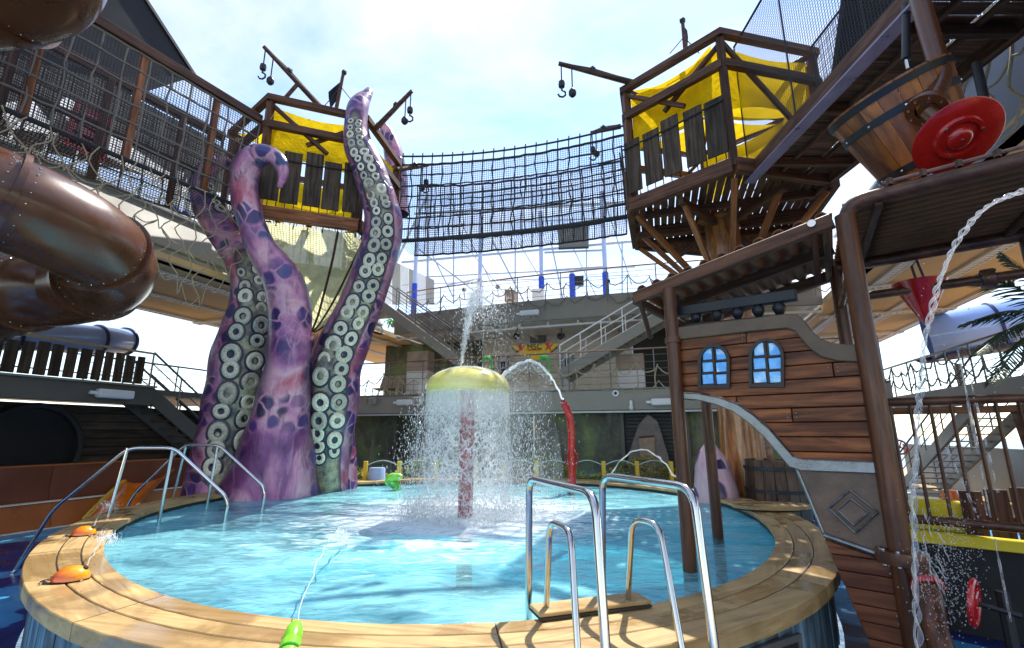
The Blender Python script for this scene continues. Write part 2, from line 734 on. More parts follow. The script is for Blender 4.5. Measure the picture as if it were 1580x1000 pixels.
MT['sail'] = pm('dark_canvas', (0.012, 0.012, 0.018), 0.95, 0, 0.2, 2, 0.1)
MT['yellow'] = fabric('yellow_canopy', (0.80, 0.56, 0.012), 0.55)
MT['yellownet'] = fabric('yellow_mesh', (0.80, 0.56, 0.012), 0.55, mesh=0.08)
MT['limecloth'] = fabric('pale_lime_mesh_cloth', (0.92, 0.93, 0.56), 0.75, mesh=0.12)
MT['slidebrown'] = pm('brown_gelcoat', (0.105, 0.034, 0.011), 0.28, 0, 0.45, 1.8, 0.05, coat=0.25)
MT['slideblue'] = pm('blue_gelcoat', (0.10, 0.22, 0.58), 0.14, 0, 0.12, 1.0, 0.02, coat=0.8)
MT['slidepale'] = pm('translucent_blue_gelcoat', (0.30, 0.44, 0.86), 0.15, 0, 0.12, 1.0, 0.02, coat=0.8)
MT['navy'] = pm('navy_paint', (0.010, 0.015, 0.10), 0.35, 0, 0.2, 3, 0.03)
MT['red'] = pm('red_paint', (0.52, 0.012, 0.010), 0.25, 0, 0.25, 4, 0.05, coat=0.5)
MT['redpole'] = pm('dark_red_pole_paint', (0.36, 0.012, 0.012), 0.28, 0, 0.4, 6, 0.12, coat=0.5)
MT['lime'] = pm('lime_plastic', (0.22, 0.62, 0.02), 0.3, 0, 0.15, 6, 0.03, coat=0.4)
MT['green'] = pm('green_plastic', (0.05, 0.42, 0.03), 0.3, 0, 0.2, 6, 0.03, coat=0.4)
MT['orange'] = pm('orange_gelcoat', (0.85, 0.20, 0.008), 0.2, 0, 0.3, 3.0, 0.03, coat=0.7)
MT['yellowplastic'] = pm('yellow_plastic', (0.80, 0.62, 0.01), 0.35, 0, 0.12, 3, 0.03)
MT['yellowpost'] = pm('yellow_post_paint', (0.72, 0.52, 0.05), 0.35, 0, 0.12, 3, 0.03)
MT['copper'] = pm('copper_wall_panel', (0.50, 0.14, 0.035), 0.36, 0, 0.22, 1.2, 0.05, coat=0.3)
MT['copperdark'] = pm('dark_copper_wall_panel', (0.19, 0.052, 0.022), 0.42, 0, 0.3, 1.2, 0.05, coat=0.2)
MT['blackwall'] = wood('black_brown_wall_board', (0.045, 0.031, 0.020), (0.095, 0.066, 0.042), 0.55, 'x', 9)
MT['black'] = pm('black_rubber', (0.006, 0.006, 0.007), 0.6)
MT['darkwall'] = pm('dark_green_black_wall', (0.030, 0.034, 0.028), 0.6, 0, 0.3, 1)
MT['stone'] = pm('grey_rock', (0.22, 0.19, 0.17), 0.85, 0, 0.4, 2.5, 0.6)
MT['paperbrown'] = pm('faded_notice', (0.34, 0.25, 0.17), 0.7, 0, 0.3, 9, 0.05)
MT['hedge'] = pm('yellow_green_leaf', (0.34, 0.36, 0.02), 0.6, 0, 0.3, 20, 0.1, vary=0.2)
MT['palm'] = pm('palm_leaf', (0.035, 0.065, 0.022), 0.5, 0, 0.3, 8, 0.1, vary=0.2)
MT['bluecup'] = pm('pale_blue_plastic', (0.35, 0.48, 0.72), 0.4, 0, 0.1, 3, 0.03)
MT['teak'] = wood('synthetic_teak', (0.46, 0.295, 0.115), (0.58, 0.385, 0.160), 0.55, 'x', 18, 0.15, 0.08)
_t = MT['teak'].node_tree
_p = [q for q in _t.nodes if q.type == 'BSDF_PRINCIPLED'][0]
_w = ramp(_t, noise(_t, coords(_t), 1.1, 5, 0.6, 0.5), [(0.46, 0.60), (0.58, 0.14)])
_src = _p.inputs['Base Color'].links[0].from_socket
_wm = ramp(_t, noise(_t, coords(_t), 1.1, 5, 0.6, 0.5), [(0.47, 0.0), (0.58, 0.42)])
_t.links.new(mixcol(_t, _wm, _src, (0.20, 0.115, 0.05)), _p.inputs['Base Color'])
_t.links.new(_w, _p.inputs['Roughness'])          # wet and dry patches
MT['caulk'] = pm('dark_caulking', (0.028, 0.022, 0.018), 0.6)
MT['stave'] = wood('blue_weathered_stave', (0.07, 0.135, 0.18), (0.22, 0.34, 0.40), 0.6, 'z', 10, 0.5, 0.35, patch=(0.10, 0.085, 0.065))
MT['tub'] = wood('brown_tub_stave', (0.06, 0.032, 0.018), (0.15, 0.08, 0.045), 0.55, 'z', 10, 0.3, 0.25)
MT['bucket'] = wood('orange_bucket_stave', (0.15, 0.042, 0.014), (0.52, 0.17, 0.032), 0.45, 'z', 5, 0.3, 0.4, coat=0.2)
MT['ironhoop'] = pm('dark_iron_hoop', (0.05, 0.052, 0.058), 0.45, 0.6, 0.3, 8, 0.15)
MT['windowframe'] = pm('dark_bronze_window_frame', (0.045, 0.038, 0.034), 0.4, 0.5, 0.4, 9, 0.2)
MT['lampwhite'] = pm('white_lamp_housing', (0.70, 0.70, 0.70), 0.35, 0, 0.06, 3, 0.02)
MT['lampglass'] = pm('lamp_front', (0.55, 0.57, 0.60), 0.2, 0, 0.06, 3, 0.0)
MT['banner'] = pm('yellow_banner', (0.72, 0.42, 0.015), 0.6, 0, 0.12, 3, 0.03)
MT['redpaint'] = pm('red_print', (0.5, 0.03, 0.02), 0.6)
MT['chairred'] = pm('dark_red_frame', (0.20, 0.018, 0.02), 0.5, 0, 0.25, 4, 0.05)
MT['canvaswhite'] = fabric('white_canvas', (0.86, 0.86, 0.88), 0.6)


def pool_tile():
    m, nt, N, L, out = nmat('aqua_pool_paint')
    v = coords(nt, rndloc=False)
    a = noise(nt, v, 0.6, 4, 0.5)
    c = ramp(nt, a, [(0.3, (0.08, 0.62, 0.80)), (0.7, (0.16, 0.74, 0.86))])
    principled(nt, out, c, 0.5)
    return m


def deck_paint():
    m, nt, N, L, out = nmat('blue_rubber_deck')
    v = coords(nt, rndloc=False)
    a = noise(nt, v, 0.33, 3, 0.5, 1.4)
    f = noise(nt, v, 26, 5, 0.7)
    c = ramp(nt, a, [(0.40, (0.010, 0.020, 0.13)), (0.50, (0.014, 0.035, 0.22)), (0.505, (0.06, 0.30, 0.62)), (0.60, (0.08, 0.36, 0.68))])
    c = mixcol(nt, ramp(nt, f, [(0.5, 0.0), (0.8, 0.35)]), c, (0.03, 0.06, 0.16))
    rr = ramp(nt, noise(nt, v, 1.3, 4), [(0.35, 0.10), (0.65, 0.5)])
    principled(nt, out, c, rr, normal=bump(nt, f, 0.15, 0.004))
    return m


def panes():
    m, nt, N, L, out = nmat('sky_painted_pane')
    v = coords(nt, (3, 3, 8))
    a = noise(nt, v, 1.6, 4, 0.5, 1.2)
    c = ramp(nt, a, [(0.40, (0.03, 0.36, 0.88)), (0.58, (0.14, 0.55, 0.96)), (0.72, (0.75, 0.88, 0.98))])
    principled(nt, out, c, 0.08, coat=0.6)
    return m


def mural():
    m, nt, N, L, out = nmat('jungle_mural_print')
    v = coords(nt, (1, 1, 1), rndloc=False)
    vs_ = coords(nt, (1.7, 1.7, 0.22), rndloc=False)
    a = noise(nt, v, 0.9, 6, 0.65, 0.5)
    t = noise(nt, vs_, 1.3, 6, 0.6, 0.6)
    lf = noise(nt, v, 7, 5, 0.7, 1.5)
    c = ramp(nt, a, [(0.33, (0.03, 0.036, 0.026)), (0.48, (0.085, 0.095, 0.06)), (0.60, (0.14, 0.20, 0.06)), (0.78, (0.26, 0.38, 0.08))])
    c = mixcol(nt, ramp(nt, t, [(0.55, 0.0), (0.68, 0.75)]), c, (0.28, 0.235, 0.19))
    c = mixcol(nt, ramp(nt, lf, [(0.56, 0.0), (0.7, 0.6)]), c, (0.17, 0.33, 0.05))
    principled(nt, out, c, 0.5)
    return m


def sea_mat():
    m, nt, N, L, out = nmat('sea_water')
    v = coords(nt, rndloc=False)
    a = noise(nt, v, 0.08, 6, 0.6)
    principled(nt, out, (0.02, 0.06, 0.10), 0.2, normal=bump(nt, a, 0.6, 3.0))
    return m


def octo_mat(name, pinkish=0.0):
    m, nt, N, L, out = nmat(name)
    v = coords(nt, rndloc=False)
    wob = nt.nodes.new('ShaderNodeTexNoise')
    wob.inputs['Scale'].default_value = 1.8
    L.new(v, wob.inputs['Vector'])
    dv = nt.nodes.new('ShaderNodeVectorMath')
    dv.operation = 'SCALE'
    dv.inputs['Scale'].default_value = 0.30
    L.new(wob.outputs['Color'], dv.inputs[0])
    av = nt.nodes.new('ShaderNodeVectorMath')
    L.new(v, av.inputs[0])
    L.new(dv.outputs[0], av.inputs[1])
    vo = nt.nodes.new('ShaderNodeTexVoronoi')
    vo.inputs['Scale'].default_value = 2.9
    ve = nt.nodes.new('ShaderNodeTexVoronoi')
    ve.feature = 'DISTANCE_TO_EDGE'
    ve.inputs['Scale'].default_value = 2.9
    L.new(av.outputs[0], vo.inputs['Vector'])
    L.new(av.outputs[0], ve.inputs['Vector'])
    sep = nt.nodes.new('ShaderNodeSeparateColor')
    L.new(vo.outputs['Color'], sep.inputs[0])
    sz = nt.nodes.new('ShaderNodeSeparateXYZ')
    L.new(v, sz.inputs[0])
    zz = mth(nt, 'MULTIPLY', sz.outputs[2], 0.1)
    big = noise(nt, v, 0.75, 4, 0.55, 0.5)
    fin = noise(nt, coords(nt, (3.2, 3.2, 0.75), rndloc=False), 1.3, 7, 0.65, 0.8)
    base = ramp(nt, big, [(0.30, (0.10, 0.026, 0.115)), (0.40, (0.28, 0.080, 0.23)), (0.47, (0.50, 0.180, 0.32)), (0.54, (0.68, 0.36, 0.42)), (0.61, (0.54, 0.10, 0.15)), (0.72, (0.22, 0.045, 0.12))])
    base = mixcol(nt, ramp(nt, fin, [(0.32, 0.8), (0.48, 0.0)]), base, (0.075, 0.022, 0.070))
    base = mixcol(nt, ramp(nt, fin, [(0.56, 0.0), (0.72, 0.6)]), base, (0.66, 0.42, 0.52))
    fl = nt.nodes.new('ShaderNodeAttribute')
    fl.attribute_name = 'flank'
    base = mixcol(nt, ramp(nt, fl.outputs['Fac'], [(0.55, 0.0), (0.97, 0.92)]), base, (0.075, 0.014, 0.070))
    if pinkish:
        base = mixcol(nt, pinkish, base, (0.62, 0.42, 0.44))
    # rounded dark scales in clusters, pale seams between neighbours
    cl = ramp(nt, noise(nt, v, 0.85, 2, 0.5), [(0.44, 0.0), (0.50, 1.0)])
    up_ = ramp(nt, zz, [(0.66, 0.0), (0.76, 1.0)])
    cl = mth(nt, 'MAXIMUM', cl, up_)
    on = mth(nt, 'MULTIPLY', cl, ramp(nt, sep.outputs[0], [(0.24, 0.0), (0.27, 1.0)]))
    rnd_ = ramp(nt, vo.outputs['Distance'], [(0.42, 1.0), (0.56, 0.0)])
    inside = ramp(nt, ve.outputs['Distance'], [(0.035, 0.0), (0.085, 1.0)])
    spot = mixcol(nt, sep.outputs[1], (0.018, 0.008, 0.045), (0.075, 0.030, 0.17))
    hgt = ramp(nt, zz, [(0.40, 0.0), (0.58, 0.8)])
    spot = mixcol(nt, mth(nt, 'MULTIPLY', hgt, sep.outputs[2]), spot, (0.045, 0.085, 0.22))
    fm = mth(nt, 'MULTIPLY', mth(nt, 'MULTIPLY', on, inside), rnd_)
    skin = mixcol(nt, fm, base, spot)
    seam = mth(nt, 'MULTIPLY', cl, ramp(nt, ve.outputs['Distance'], [(0.012, 0.24), (0.045, 0.0)]))
    skin = mixcol(nt, seam, skin, (0.60, 0.44, 0.60))
    at = nt.nodes.new('ShaderNodeAttribute')
    at.attribute_name = 'sucker_side'
    f2 = noise(nt, v, 3.5, 6, 0.65)
    pale = ramp(nt, f2, [(0.30, (0.035, 0.032, 0.045)), (0.44, (0.15, 0.13, 0.11)), (0.56, (0.34, 0.31, 0.17)), (0.72, (0.46, 0.45, 0.32))])
    edge = ramp(nt, at.outputs['Fac'], [(0.05, 0.0), (0.35, 1.0)])
    rim = ramp(nt, at.outputs['Fac'], [(0.02, 0.0), (0.16, 1.0), (0.50, 0.0)])
    c = mixcol(nt, edge, skin, pale)
    c = mixcol(nt, mth(nt, 'MULTIPLY', rim, 0.9), c, (0.030, 0.012, 0.035))
    rr = ramp(nt, fin, [(0.3, 0.25), (0.7, 0.45)])
    hb = mth(nt, 'ADD', mth(nt, 'MULTIPLY', fm, 0.5), fin)
    principled(nt, out, c, rr, coat=0.25, normal=bump(nt, hb, 0.35, 0.04))
    return m


MT['pooltile'] = pool_tile()
MT['deck'] = deck_paint()
MT['pane'] = panes()
MT['mural'] = mural()
MT['sea'] = sea_mat()
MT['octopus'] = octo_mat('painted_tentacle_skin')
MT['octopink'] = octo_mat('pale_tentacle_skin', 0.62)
MT['suckerpale'] = pm('sucker_cream', (0.68, 0.63, 0.46), 0.35, 0, 0.45, 5, 0.1, coat=0.3, vary=0.32)
MT['suckerdark'] = pm('sucker_pit', (0.030, 0.032, 0.055), 0.4, 0, 0.3, 9, 0.05)


def glass_mat(name, tint=(0.9, 0.95, 0.95), k=0.0):
    m, nt, N, L, out = nmat(name)
    tr = nt.nodes.new('ShaderNodeBsdfTransparent')
    tr.inputs[0].default_value = (*tint, 1)
    gl = nt.nodes.new('ShaderNodeBsdfGlossy')
    gl.inputs['Roughness'].default_value = 0.03
    fr = nt.nodes.new('ShaderNodeFresnel')
    fr.inputs['IOR'].default_value = 1.45
    mx = nt.nodes.new('ShaderNodeMixShader')
    L.new(fr.outputs[0], mx.inputs[0])
    L.new(tr.outputs[0], mx.inputs[1])
    L.new(gl.outputs[0], mx.inputs[2])
    L.new(mx.outputs[0], out.inputs['Surface'])
    return m


def spray_mat(name, solid=0.75):
    """aerated water: bright where light passes through it"""
    m, nt, N, L, out = nmat(name)
    tr = nt.nodes.new('ShaderNodeBsdfTransparent')
    df = nt.nodes.new('ShaderNodeBsdfDiffuse')
    df.inputs[0].default_value = (0.93, 0.96, 0.98, 1)
    tl = nt.nodes.new('ShaderNodeBsdfTranslucent')
    tl.inputs[0].default_value = (0.93, 0.96, 0.98, 1)
    gl = nt.nodes.new('ShaderNodeBsdfGlossy')
    gl.inputs['Roughness'].default_value = 0.12
    a = nt.nodes.new('ShaderNodeMixShader')
    a.inputs[0].default_value = 0.6
    L.new(df.outputs[0], a.inputs[1])
    L.new(tl.outputs[0], a.inputs[2])
    b = nt.nodes.new('ShaderNodeMixShader')
    b.inputs[0].default_value = 0.2
    L.new(a.outputs[0], b.inputs[1])
    L.new(gl.outputs[0], b.inputs[2])
    c = nt.nodes.new('ShaderNodeMixShader')
    c.inputs[0].default_value = solid
    L.new(tr.outputs[0], c.inputs[1])
    L.new(b.outputs[0], c.inputs[2])
    L.new(c.outputs[0], out.inputs['Surface'])
    return m


MT['glass'] = glass_mat('clear_glass')
MT['spray'] = spray_mat('white_spray', 0.8)
MT['mist'] = spray_mat('thin_spray', 0.45)
from mathutils import noise as mnoise

# ============================================================ the setting
PC = V((-0.85, 8.5, 0))        # middle of the round pool
PA, PB = 4.93, 4.93
RIM = 0.56
RZ, WZ = 0.75, 0.64            # coping top, water level
MUSH = V((-0.76, 8.3, 0))
LB0 = -12.57


RIMC = (4.928, -0.063, 0.100, -0.064, -0.062, -0.092, 0.189)


def pe(ang, d=0.0, z=0.0, k=1.0):
    """point on the pool's slightly uneven round outline, d metres outside it"""
    r = RIMC[0]
    for m_ in (1, 2, 3):
        r += RIMC[2 * m_ - 1] * math.cos(m_ * ang) + RIMC[2 * m_] * math.sin(m_ * ang)
    r = r * k + d
    return V((PC.x + r * math.cos(ang), PC.y + r * math.sin(ang), z))


tag(MB().add([(-3000, -3000, -32), (3000, -3000, -32), (3000, 6000, -32), (-3000, 6000, -32)], [(0, 1, 2, 3)]).build('sea', MT['sea'], smooth=0), 'open sea far below the ship', 'sea', kind='structure')

# the deck is a ring-free sheet: it stops at the pool wall
fl = MB()
n = 96
inner = [pe(2 * math.pi * i / n, RIM - 0.06, 0.0) for i in range(n)]
outer = []
for i in range(n):
    a = 2 * math.pi * i / n
    d = V((math.cos(a), math.sin(a), 0))
    t = 26.0 / max(abs(d.dot(AX)), abs(d.dot(BX)))
    outer.append(V((PC.x, PC.y, 0)) + d * t)
fl.grid([inner, outer], closed=True)
tag(fl.build('deck_floor', MT['deck'], smooth=0, recalc=False), 'blue rubber deck floor around the pool', 'floor', kind='structure')


def water_mat():
    m, nt, N, L, out = nmat('pool_water')
    t = nt.nodes.new('ShaderNodeTexCoord')
    v = t.outputs['Object']
    st = coords(nt, (1.0, 2.1, 1.0), rndloc=False)
    w1 = noise(nt, st, 2.4, 6, 0.6, 1.6)
    w2 = noise(nt, st, 9.0, 5, 0.6, 0.8)
    w3 = noise(nt, st, 0.55, 4, 0.5, 1.0)
    dv = nt.nodes.new('ShaderNodeVectorMath')
    dv.operation = 'DISTANCE'
    L.new(v, dv.inputs[0])
    dv.inputs[1].default_value = (MUSH.x, MUSH.y + 0.1, WZ)
    dist = dv.outputs['Value']
    near = ramp(nt, mth(nt, 'MULTIPLY', dist, 0.2), [(0.16, 1.0), (0.34, 0.66), (0.58, 0.36), (0.95, 0.10)])
    # foam where the fountain lands, torn into streaks further out
    fo = mth(nt, 'ADD', mth(nt, 'MULTIPLY', near, 0.62), mth(nt, 'MULTIPLY', w1, 0.75))
    fo = mth(nt, 'ADD', fo, mth(nt, 'MULTIPLY', w2, 0.25))
    foam = ramp(nt, fo, [(0.74, 0.0), (0.90, 0.55), (1.05, 0.92)])
    milk = ramp(nt, mth(nt, 'ADD', mth(nt, 'MULTIPLY', w3, 0.7), mth(nt, 'MULTIPLY', w1, 0.5)), [(0.40, 0.10), (0.58, 0.45), (0.74, 0.80)])
    tr = nt.nodes.new('ShaderNodeBsdfTransparent')
    tr.inputs[0].default_value = (0.66, 0.96, 1.0, 1)
    mk = nt.nodes.new('ShaderNodeBsdfDiffuse')
    mk.inputs[0].default_value = (0.32, 0.79, 0.89, 1)
    wh = nt.nodes.new('ShaderNodeBsdfDiffuse')
    wh.inputs[0].default_value = (0.86, 0.91, 0.93, 1)
    nb = bump(nt, mth(nt, 'ADD', w1, mth(nt, 'MULTIPLY', w2, 0.35)), 0.55, 0.05)
    a = nt.nodes.new('ShaderNodeMixShader')
    L.new(milk, a.inputs[0])
    L.new(tr.outputs[0], a.inputs[1])
    L.new(mk.outputs[0], a.inputs[2])
    b = nt.nodes.new('ShaderNodeMixShader')
    L.new(foam, b.inputs[0])
    L.new(a.outputs[0], b.inputs[1])
    L.new(wh.outputs[0], b.inputs[2])
    gl = nt.nodes.new('ShaderNodeBsdfGlossy')
    gl.inputs['Roughness'].default_value = 0.06
    L.new(nb, gl.inputs['Normal'])
    fr = nt.nodes.new('ShaderNodeFresnel')
    fr.inputs['IOR'].default_value = 1.33
    L.new(nb, fr.inputs['Normal'])
    c = nt.nodes.new('ShaderNodeMixShader')
    L.new(mth(nt, 'MULTIPLY', fr.outputs[0], mth(nt, 'SUBTRACT', 1.0, mth(nt, 'MULTIPLY', foam, 0.8))), c.inputs[0])
    L.new(b.outputs[0], c.inputs[1])
    L.new(gl.outputs[0], c.inputs[2])
    L.new(c.outputs[0], out.inputs['Surface'])
    return m


MT['water'] = water_mat()


def wave(x, y):
    d = math.hypot(x - MUSH.x, y - MUSH.y)
    k = 0.016 + 0.05 * math.exp(-(d / 1.5) ** 2)
    h = mnoise.fractal(V((x * 1.1, y * 2.0, 3.1)), 0.9, 2.2, 4) * k
    h += 0.012 * math.sin(d * 7.0 - 1.0) * math.exp(-d / 3.0)
    return h


rows = []
for i in range(0, 71):
    f = i / 70.0
    row = []
    for k in range(200):
        a = 2 * math.pi * k / 200
        q_ = pe(a, 0.02 * f, 0, f)
        x, y = q_.x, q_.y
        row.append(V((x, y, WZ + wave(x, y))))
    rows.append(row)
pw = MB().grid(rows, closed=True).build('pool_water', MT['water'], smooth=180)
tag(pw, 'turquoise foaming water filling the round pool', 'water', kind='structure')

for (b0, b1, lab) in ((-32.0, LB0 - 0.8, 'pale teak outer deck beyond the left wall'), (7.2, 26.0, 'pale teak outer deck beyond the right stairs')):  # teak deck sheets added to bounce warm light up to the soffits
    tag(MB().add([SP(-20, b0, 0.006), SP(34, b0, 0.006), SP(34, b1, 0.006), SP(-20, b1, 0.006)], [(0, 1, 2, 3)]).build('bounce_deck', MT['teak'], smooth=0), lab, 'deck', kind='structure')

# ------------------------------------------------------------ the pool itself
pool = thing('round_pool', 'round pool with tan teak coping and blue weathered stave wall', 'pool', PC)
bs = MB()
bs.grid([[pe(2 * math.pi * k / 96, 0.03, RZ - 0.10) for k in range(96)], [pe(2 * math.pi * k / 96, 0.03, -0.45) for k in range(96)],
         [pe(2 * math.pi * k / 96, -1.6, -0.5) for k in range(96)], [pe(2 * math.pi * k / 96, -4.8, -0.5) for k in range(96)]], closed=True)
bs.build('basin', MT['pooltile'], pool, recalc=False)
ca = MB()
for d0, d1, z in ((-0.03, RIM - 0.02, RZ - 0.028), (RIM - 0.02, RIM - 0.02, RZ - 0.10), (-0.03, -0.03, RZ - 0.10)):
    pass
ring = lambda d, z: [pe(2 * math.pi * k / 128, d, z) for k in range(128)]
ca.grid([ring(-0.015, RZ - 0.12), ring(-0.015, RZ - 0.012), ring(RIM - 0.03, RZ - 0.012), ring(RIM - 0.03, RZ - 0.12)], closed=True)
ca.build('coping_bed', MT['caulk'], pool)


def arc_board(a0, a1, d0, d1, z0, z1, m, name, seg=8):
    rows_ = []
    for (d, z) in ((d0, z0), (d0, z1 - 0.006), (d0 + 0.006, z1), (d1 - 0.006, z1), (d1, z1 - 0.006), (d1, z0)):
        rows_.append([pe(a0 + (a1 - a0) * k / seg, d, z) for k in range(seg + 1)])
    mb = MB().grid(rows_)
    nn = seg + 1
    mb.f.append([i * nn for i in range(6)])
    mb.mi.append(0)
    mb.f.append([i * nn + seg for i in range(6)][::-1])
    mb.mi.append(0)
    mid = (a0 + a1) / 2
    tdir = (pe(mid + 0.01) - pe(mid - 0.01))
    return mb.build(name, m, pool, smooth=30, frame=frame_of(pe(mid, (d0 + d1) / 2, z1), tdir, (0, 0, 1)))


NSEC = 12
for i in range(NSEC):
    a0 = 2 * math.pi * (i + 0.28) / NSEC
    a1 = 2 * math.pi * (i + 1.28) / NSEC - 0.002
    for (d0, d1) in ((-0.03, 0.145), (0.157, 0.325), (0.337, RIM)):
        arc_board(a0, a1, d0, d1, RZ - 0.055 if d1 < RIM else RZ - 0.11, RZ, MT['teak'], 'coping_board')
NST = 132
for i in range(NST):
    a0 = 2 * math.pi * i / NST
    a1 = a0 + 2 * math.pi / NST * 0.965
    if math.sin((a0 + a1) / 2) > 0.55:
        continue
    dd = RIM - 0.10 + rnd.uniform(-0.008, 0.008)
    q = [pe(a0, dd, 0), pe(a1, dd, 0), pe(a1, dd - 0.035, 0), pe(a0, dd - 0.035, 0)]
    MB().prism(q, (0, 0, RZ - 0.10)).build('wall_stave', MT['stave'], pool, smooth=0)
bk = MB().grid([ring(RIM - 0.15, 0.0), ring(RIM - 0.15, RZ - 0.09)], closed=True)
bk.build('wall_backing', MT['hullgap'], pool)
# framed hatch in the pool wall, bottom right
ha = math.atan2((3.6 - PC.y) / PB, (1.9 - PC.x) / PA)
hc = pe(ha, RIM - 0.075, 0.36)
hn = (pe(ha, 1.0) - pe(ha, 0.0)).normalized()
hs = V((-hn.y, hn.x, 0))
hm = MB()
hm.obox(hc, hs * 0.22, hn * 0.010, V((0, 0, 0.15)))
hatch = hm.build('wall_hatch', MT['blackmetal'], pool)
fm_ = MB()
for sgn in (-1, 1):
    fm_.obox(hc + hs * 0.235 * sgn + hn * 0.008, hs * 0.022, hn * 0.014, V((0, 0, 0.194)))
    fm_.obox(hc + V((0, 0, 0.172 * sgn)) + hn * 0.008, hs * 0.2128, hn * 0.013, V((0, 0, 0.022)))
fm_.build('hatch_frame', MT['railgrey'], hatch)


# ------------------------------------------------------------ railings, stairs, floodlights
def railing(path, h, label, cat='railing', rails=4, post=1.5, hand=MT['handwood'], metal=MT['railgrey'], hr=0.035, pr=0.020, rr=0.009, name='deck_railing', group=None, curve=True):
    """path: points along the foot of the railing"""
    t = thing(name, label, cat, path[0], group)
    up = V((0, 0, h))
    L = sum((path[i + 1] - path[i]).length for i in range(len(path) - 1))
    for i in range(len(path) - 1):
        a, b = path[i], path[i + 1]
        d = (b - a).normalized()
        plank('handrail', a + up - d * 0.01, b + up + d * 0.01, hr * 2, hr * 1.3, hand, t)
    for k in range(rails):
        z = V((0, 0, h * (k + 0.7) / (rails + 0.6)))
        tubeo('rail', [p + z for p in path], rr, metal, t, 6)
    acc = 0
    for i in range(len(path) - 1):
        a, b = path[i], path[i + 1]
        m_ = max(1, int(round((b - a).length / post)))
        for k in range(m_ + (1 if i == len(path) - 2 else 0)):
            p = a.lerp(b, k / m_)
            tubeo('post', [p, p + up * 0.985], pr, metal, t, 6)
    return t


def garland(pts, drop, label, mat=MT['ropegrey'], r=0.019, group=None, seed=1, loops=2):
    """a rope net hung loosely along a rail"""
    rg = random.Random(seed)
    t = thing('rope_garland', label, 'rope', pts[0], group)
    n_ = len(pts)
    low = []
    for lv in range(loops):
        path = []
        for i in range(n_):
            z = -drop * (lv + (0.15 if lv == 0 else 0.35)) / loops * rg.uniform(0.7, 1.3) if (i + lv) % 2 else -drop * (lv + 0.0) / loops - 0.02
            p = pts[i] + V((0, 0, z))
            path.append(p)
        low.append(path)
        fine = []
        for i in range(n_ - 1):
            a, b = path[i], path[i + 1]
            for k in range(5):
                f = k / 5
                q = a.lerp(b, f)
                q.z -= drop * 0.28 * math.sin(math.pi * f) * rg.uniform(0.8, 1.2)
                fine.append(q)
        fine.append(path[-1])
        MB().tube(fine, r, 5).build('rope_strand', mat, t)
    for i in range(0, n_):
        a = pts[i]
        b = low[-1][i] + V((rg.uniform(-.1, .1), rg.uniform(-.05, .05), -drop * rg.uniform(0.05, 0.35)))
        m_ = a.lerp(b, 0.5) + V((rg.uniform(-.08, .08), rg.uniform(-.03, .03), 0))
        MB().tube(cm3([a, m_, b], 3), r, 5).build('rope_drop', mat, t)
    return t


def floodlight(p, d, label, L=0.62):
    """flat white lamp housing on a short arm; d runs along its length"""
    t = thing('floodlight', label, 'light', p)
    d = V(d).normalized()
    nrm = d.cross(V((0, 0, 1)))
    o = MB().obox(p, d * L / 2, nrm * 0.09, V((0, 0, 0.095))).build('housing', MT['lampwhite'], t)
    bevel_obj(o, 0.035, 3)
    MB().obox(p - d * (L / 2 + 0.07), d * 0.07, nrm * 0.035, V((0, 0, 0.035))).build('arm', MT['lampwhite'], t)
    MB().obox(p + V((0, 0, -0.098)), d * L * 0.42, nrm * 0.07, V((0, 0, 0.004))).build('lens', MT['lampglass'], t)
    return t


def stairs(p0, p1, width_dir, w, nstep, label, rail_side, metal, string_mat, h=1.0):
    """straight flight from p0 (top) to p1 (foot)"""
    t = thing('deck_stairs', label, 'stairs', p1)
    wd = V(width_dir).normalized()
    d = p1 - p0
    flat = V((d.x, d.y, 0)).normalized()
    for s in (-1, 1):
        o = wd * s * w / 2
        plank('stringer', p0 + o, p1 + o, 0.06, 0.34, string_mat, t, up=wd.cross(d))
    for k in range(nstep):
        p = p0.lerp(p1, (k + 0.5) / nstep)
        plank('tread', p - wd * (w / 2 - 0.04), p + wd * (w / 2 - 0.04), 0.26, 0.035, string_mat, t)
    for s in rail_side:
        o = wd * s * w / 2
        for zz, r in ((h, 0.026), (h * 0.72, 0.014), (h * 0.46, 0.014)):
            tubeo('handrail' if zz == h else 'rail', [p0 + o + V((0, 0, zz)), p1 + o + V((0, 0, zz))], r, metal, t, 6)
        for k in range(6):
            p = p0.lerp(p1, k / 5) + o
            tubeo('post', [p + V((0, 0, 0.1)), p + V((0, 0, h))], 0.020, metal, t, 6)
    return t


MT['fern'] = pm('bright_fern_leaf', (0.12, 0.40, 0.03), 0.5, 0, 0.3, 8, 0.05, vary=0.2)

# ------------------------------------------------------------ left side of the deck
LB = -12.57
lw = thing('low_wall', 'low copper coloured wall with two tiers along the left deck', 'wall', SP(-4, LB))
a = -6.0
while a < 13:
    b_ = min(a + 2.6, 13.0)
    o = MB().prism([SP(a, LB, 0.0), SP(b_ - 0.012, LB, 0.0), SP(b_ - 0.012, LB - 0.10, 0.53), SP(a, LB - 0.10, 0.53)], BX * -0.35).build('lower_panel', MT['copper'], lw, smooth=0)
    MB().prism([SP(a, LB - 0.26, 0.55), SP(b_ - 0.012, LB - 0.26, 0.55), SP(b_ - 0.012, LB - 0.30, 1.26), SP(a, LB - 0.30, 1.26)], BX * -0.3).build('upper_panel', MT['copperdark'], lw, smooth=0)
    a = b_
plank('cap_strip', SP(-6, LB - 0.13, 0.545), SP(13, LB - 0.13, 0.545), 0.16, 0.022, MT['offwhite'], lw)
plank('top_rail', SP(-6, LB - 0.45, 1.275), SP(13, LB - 0.45, 1.275), 0.34, 0.028, MT['copper'], lw)
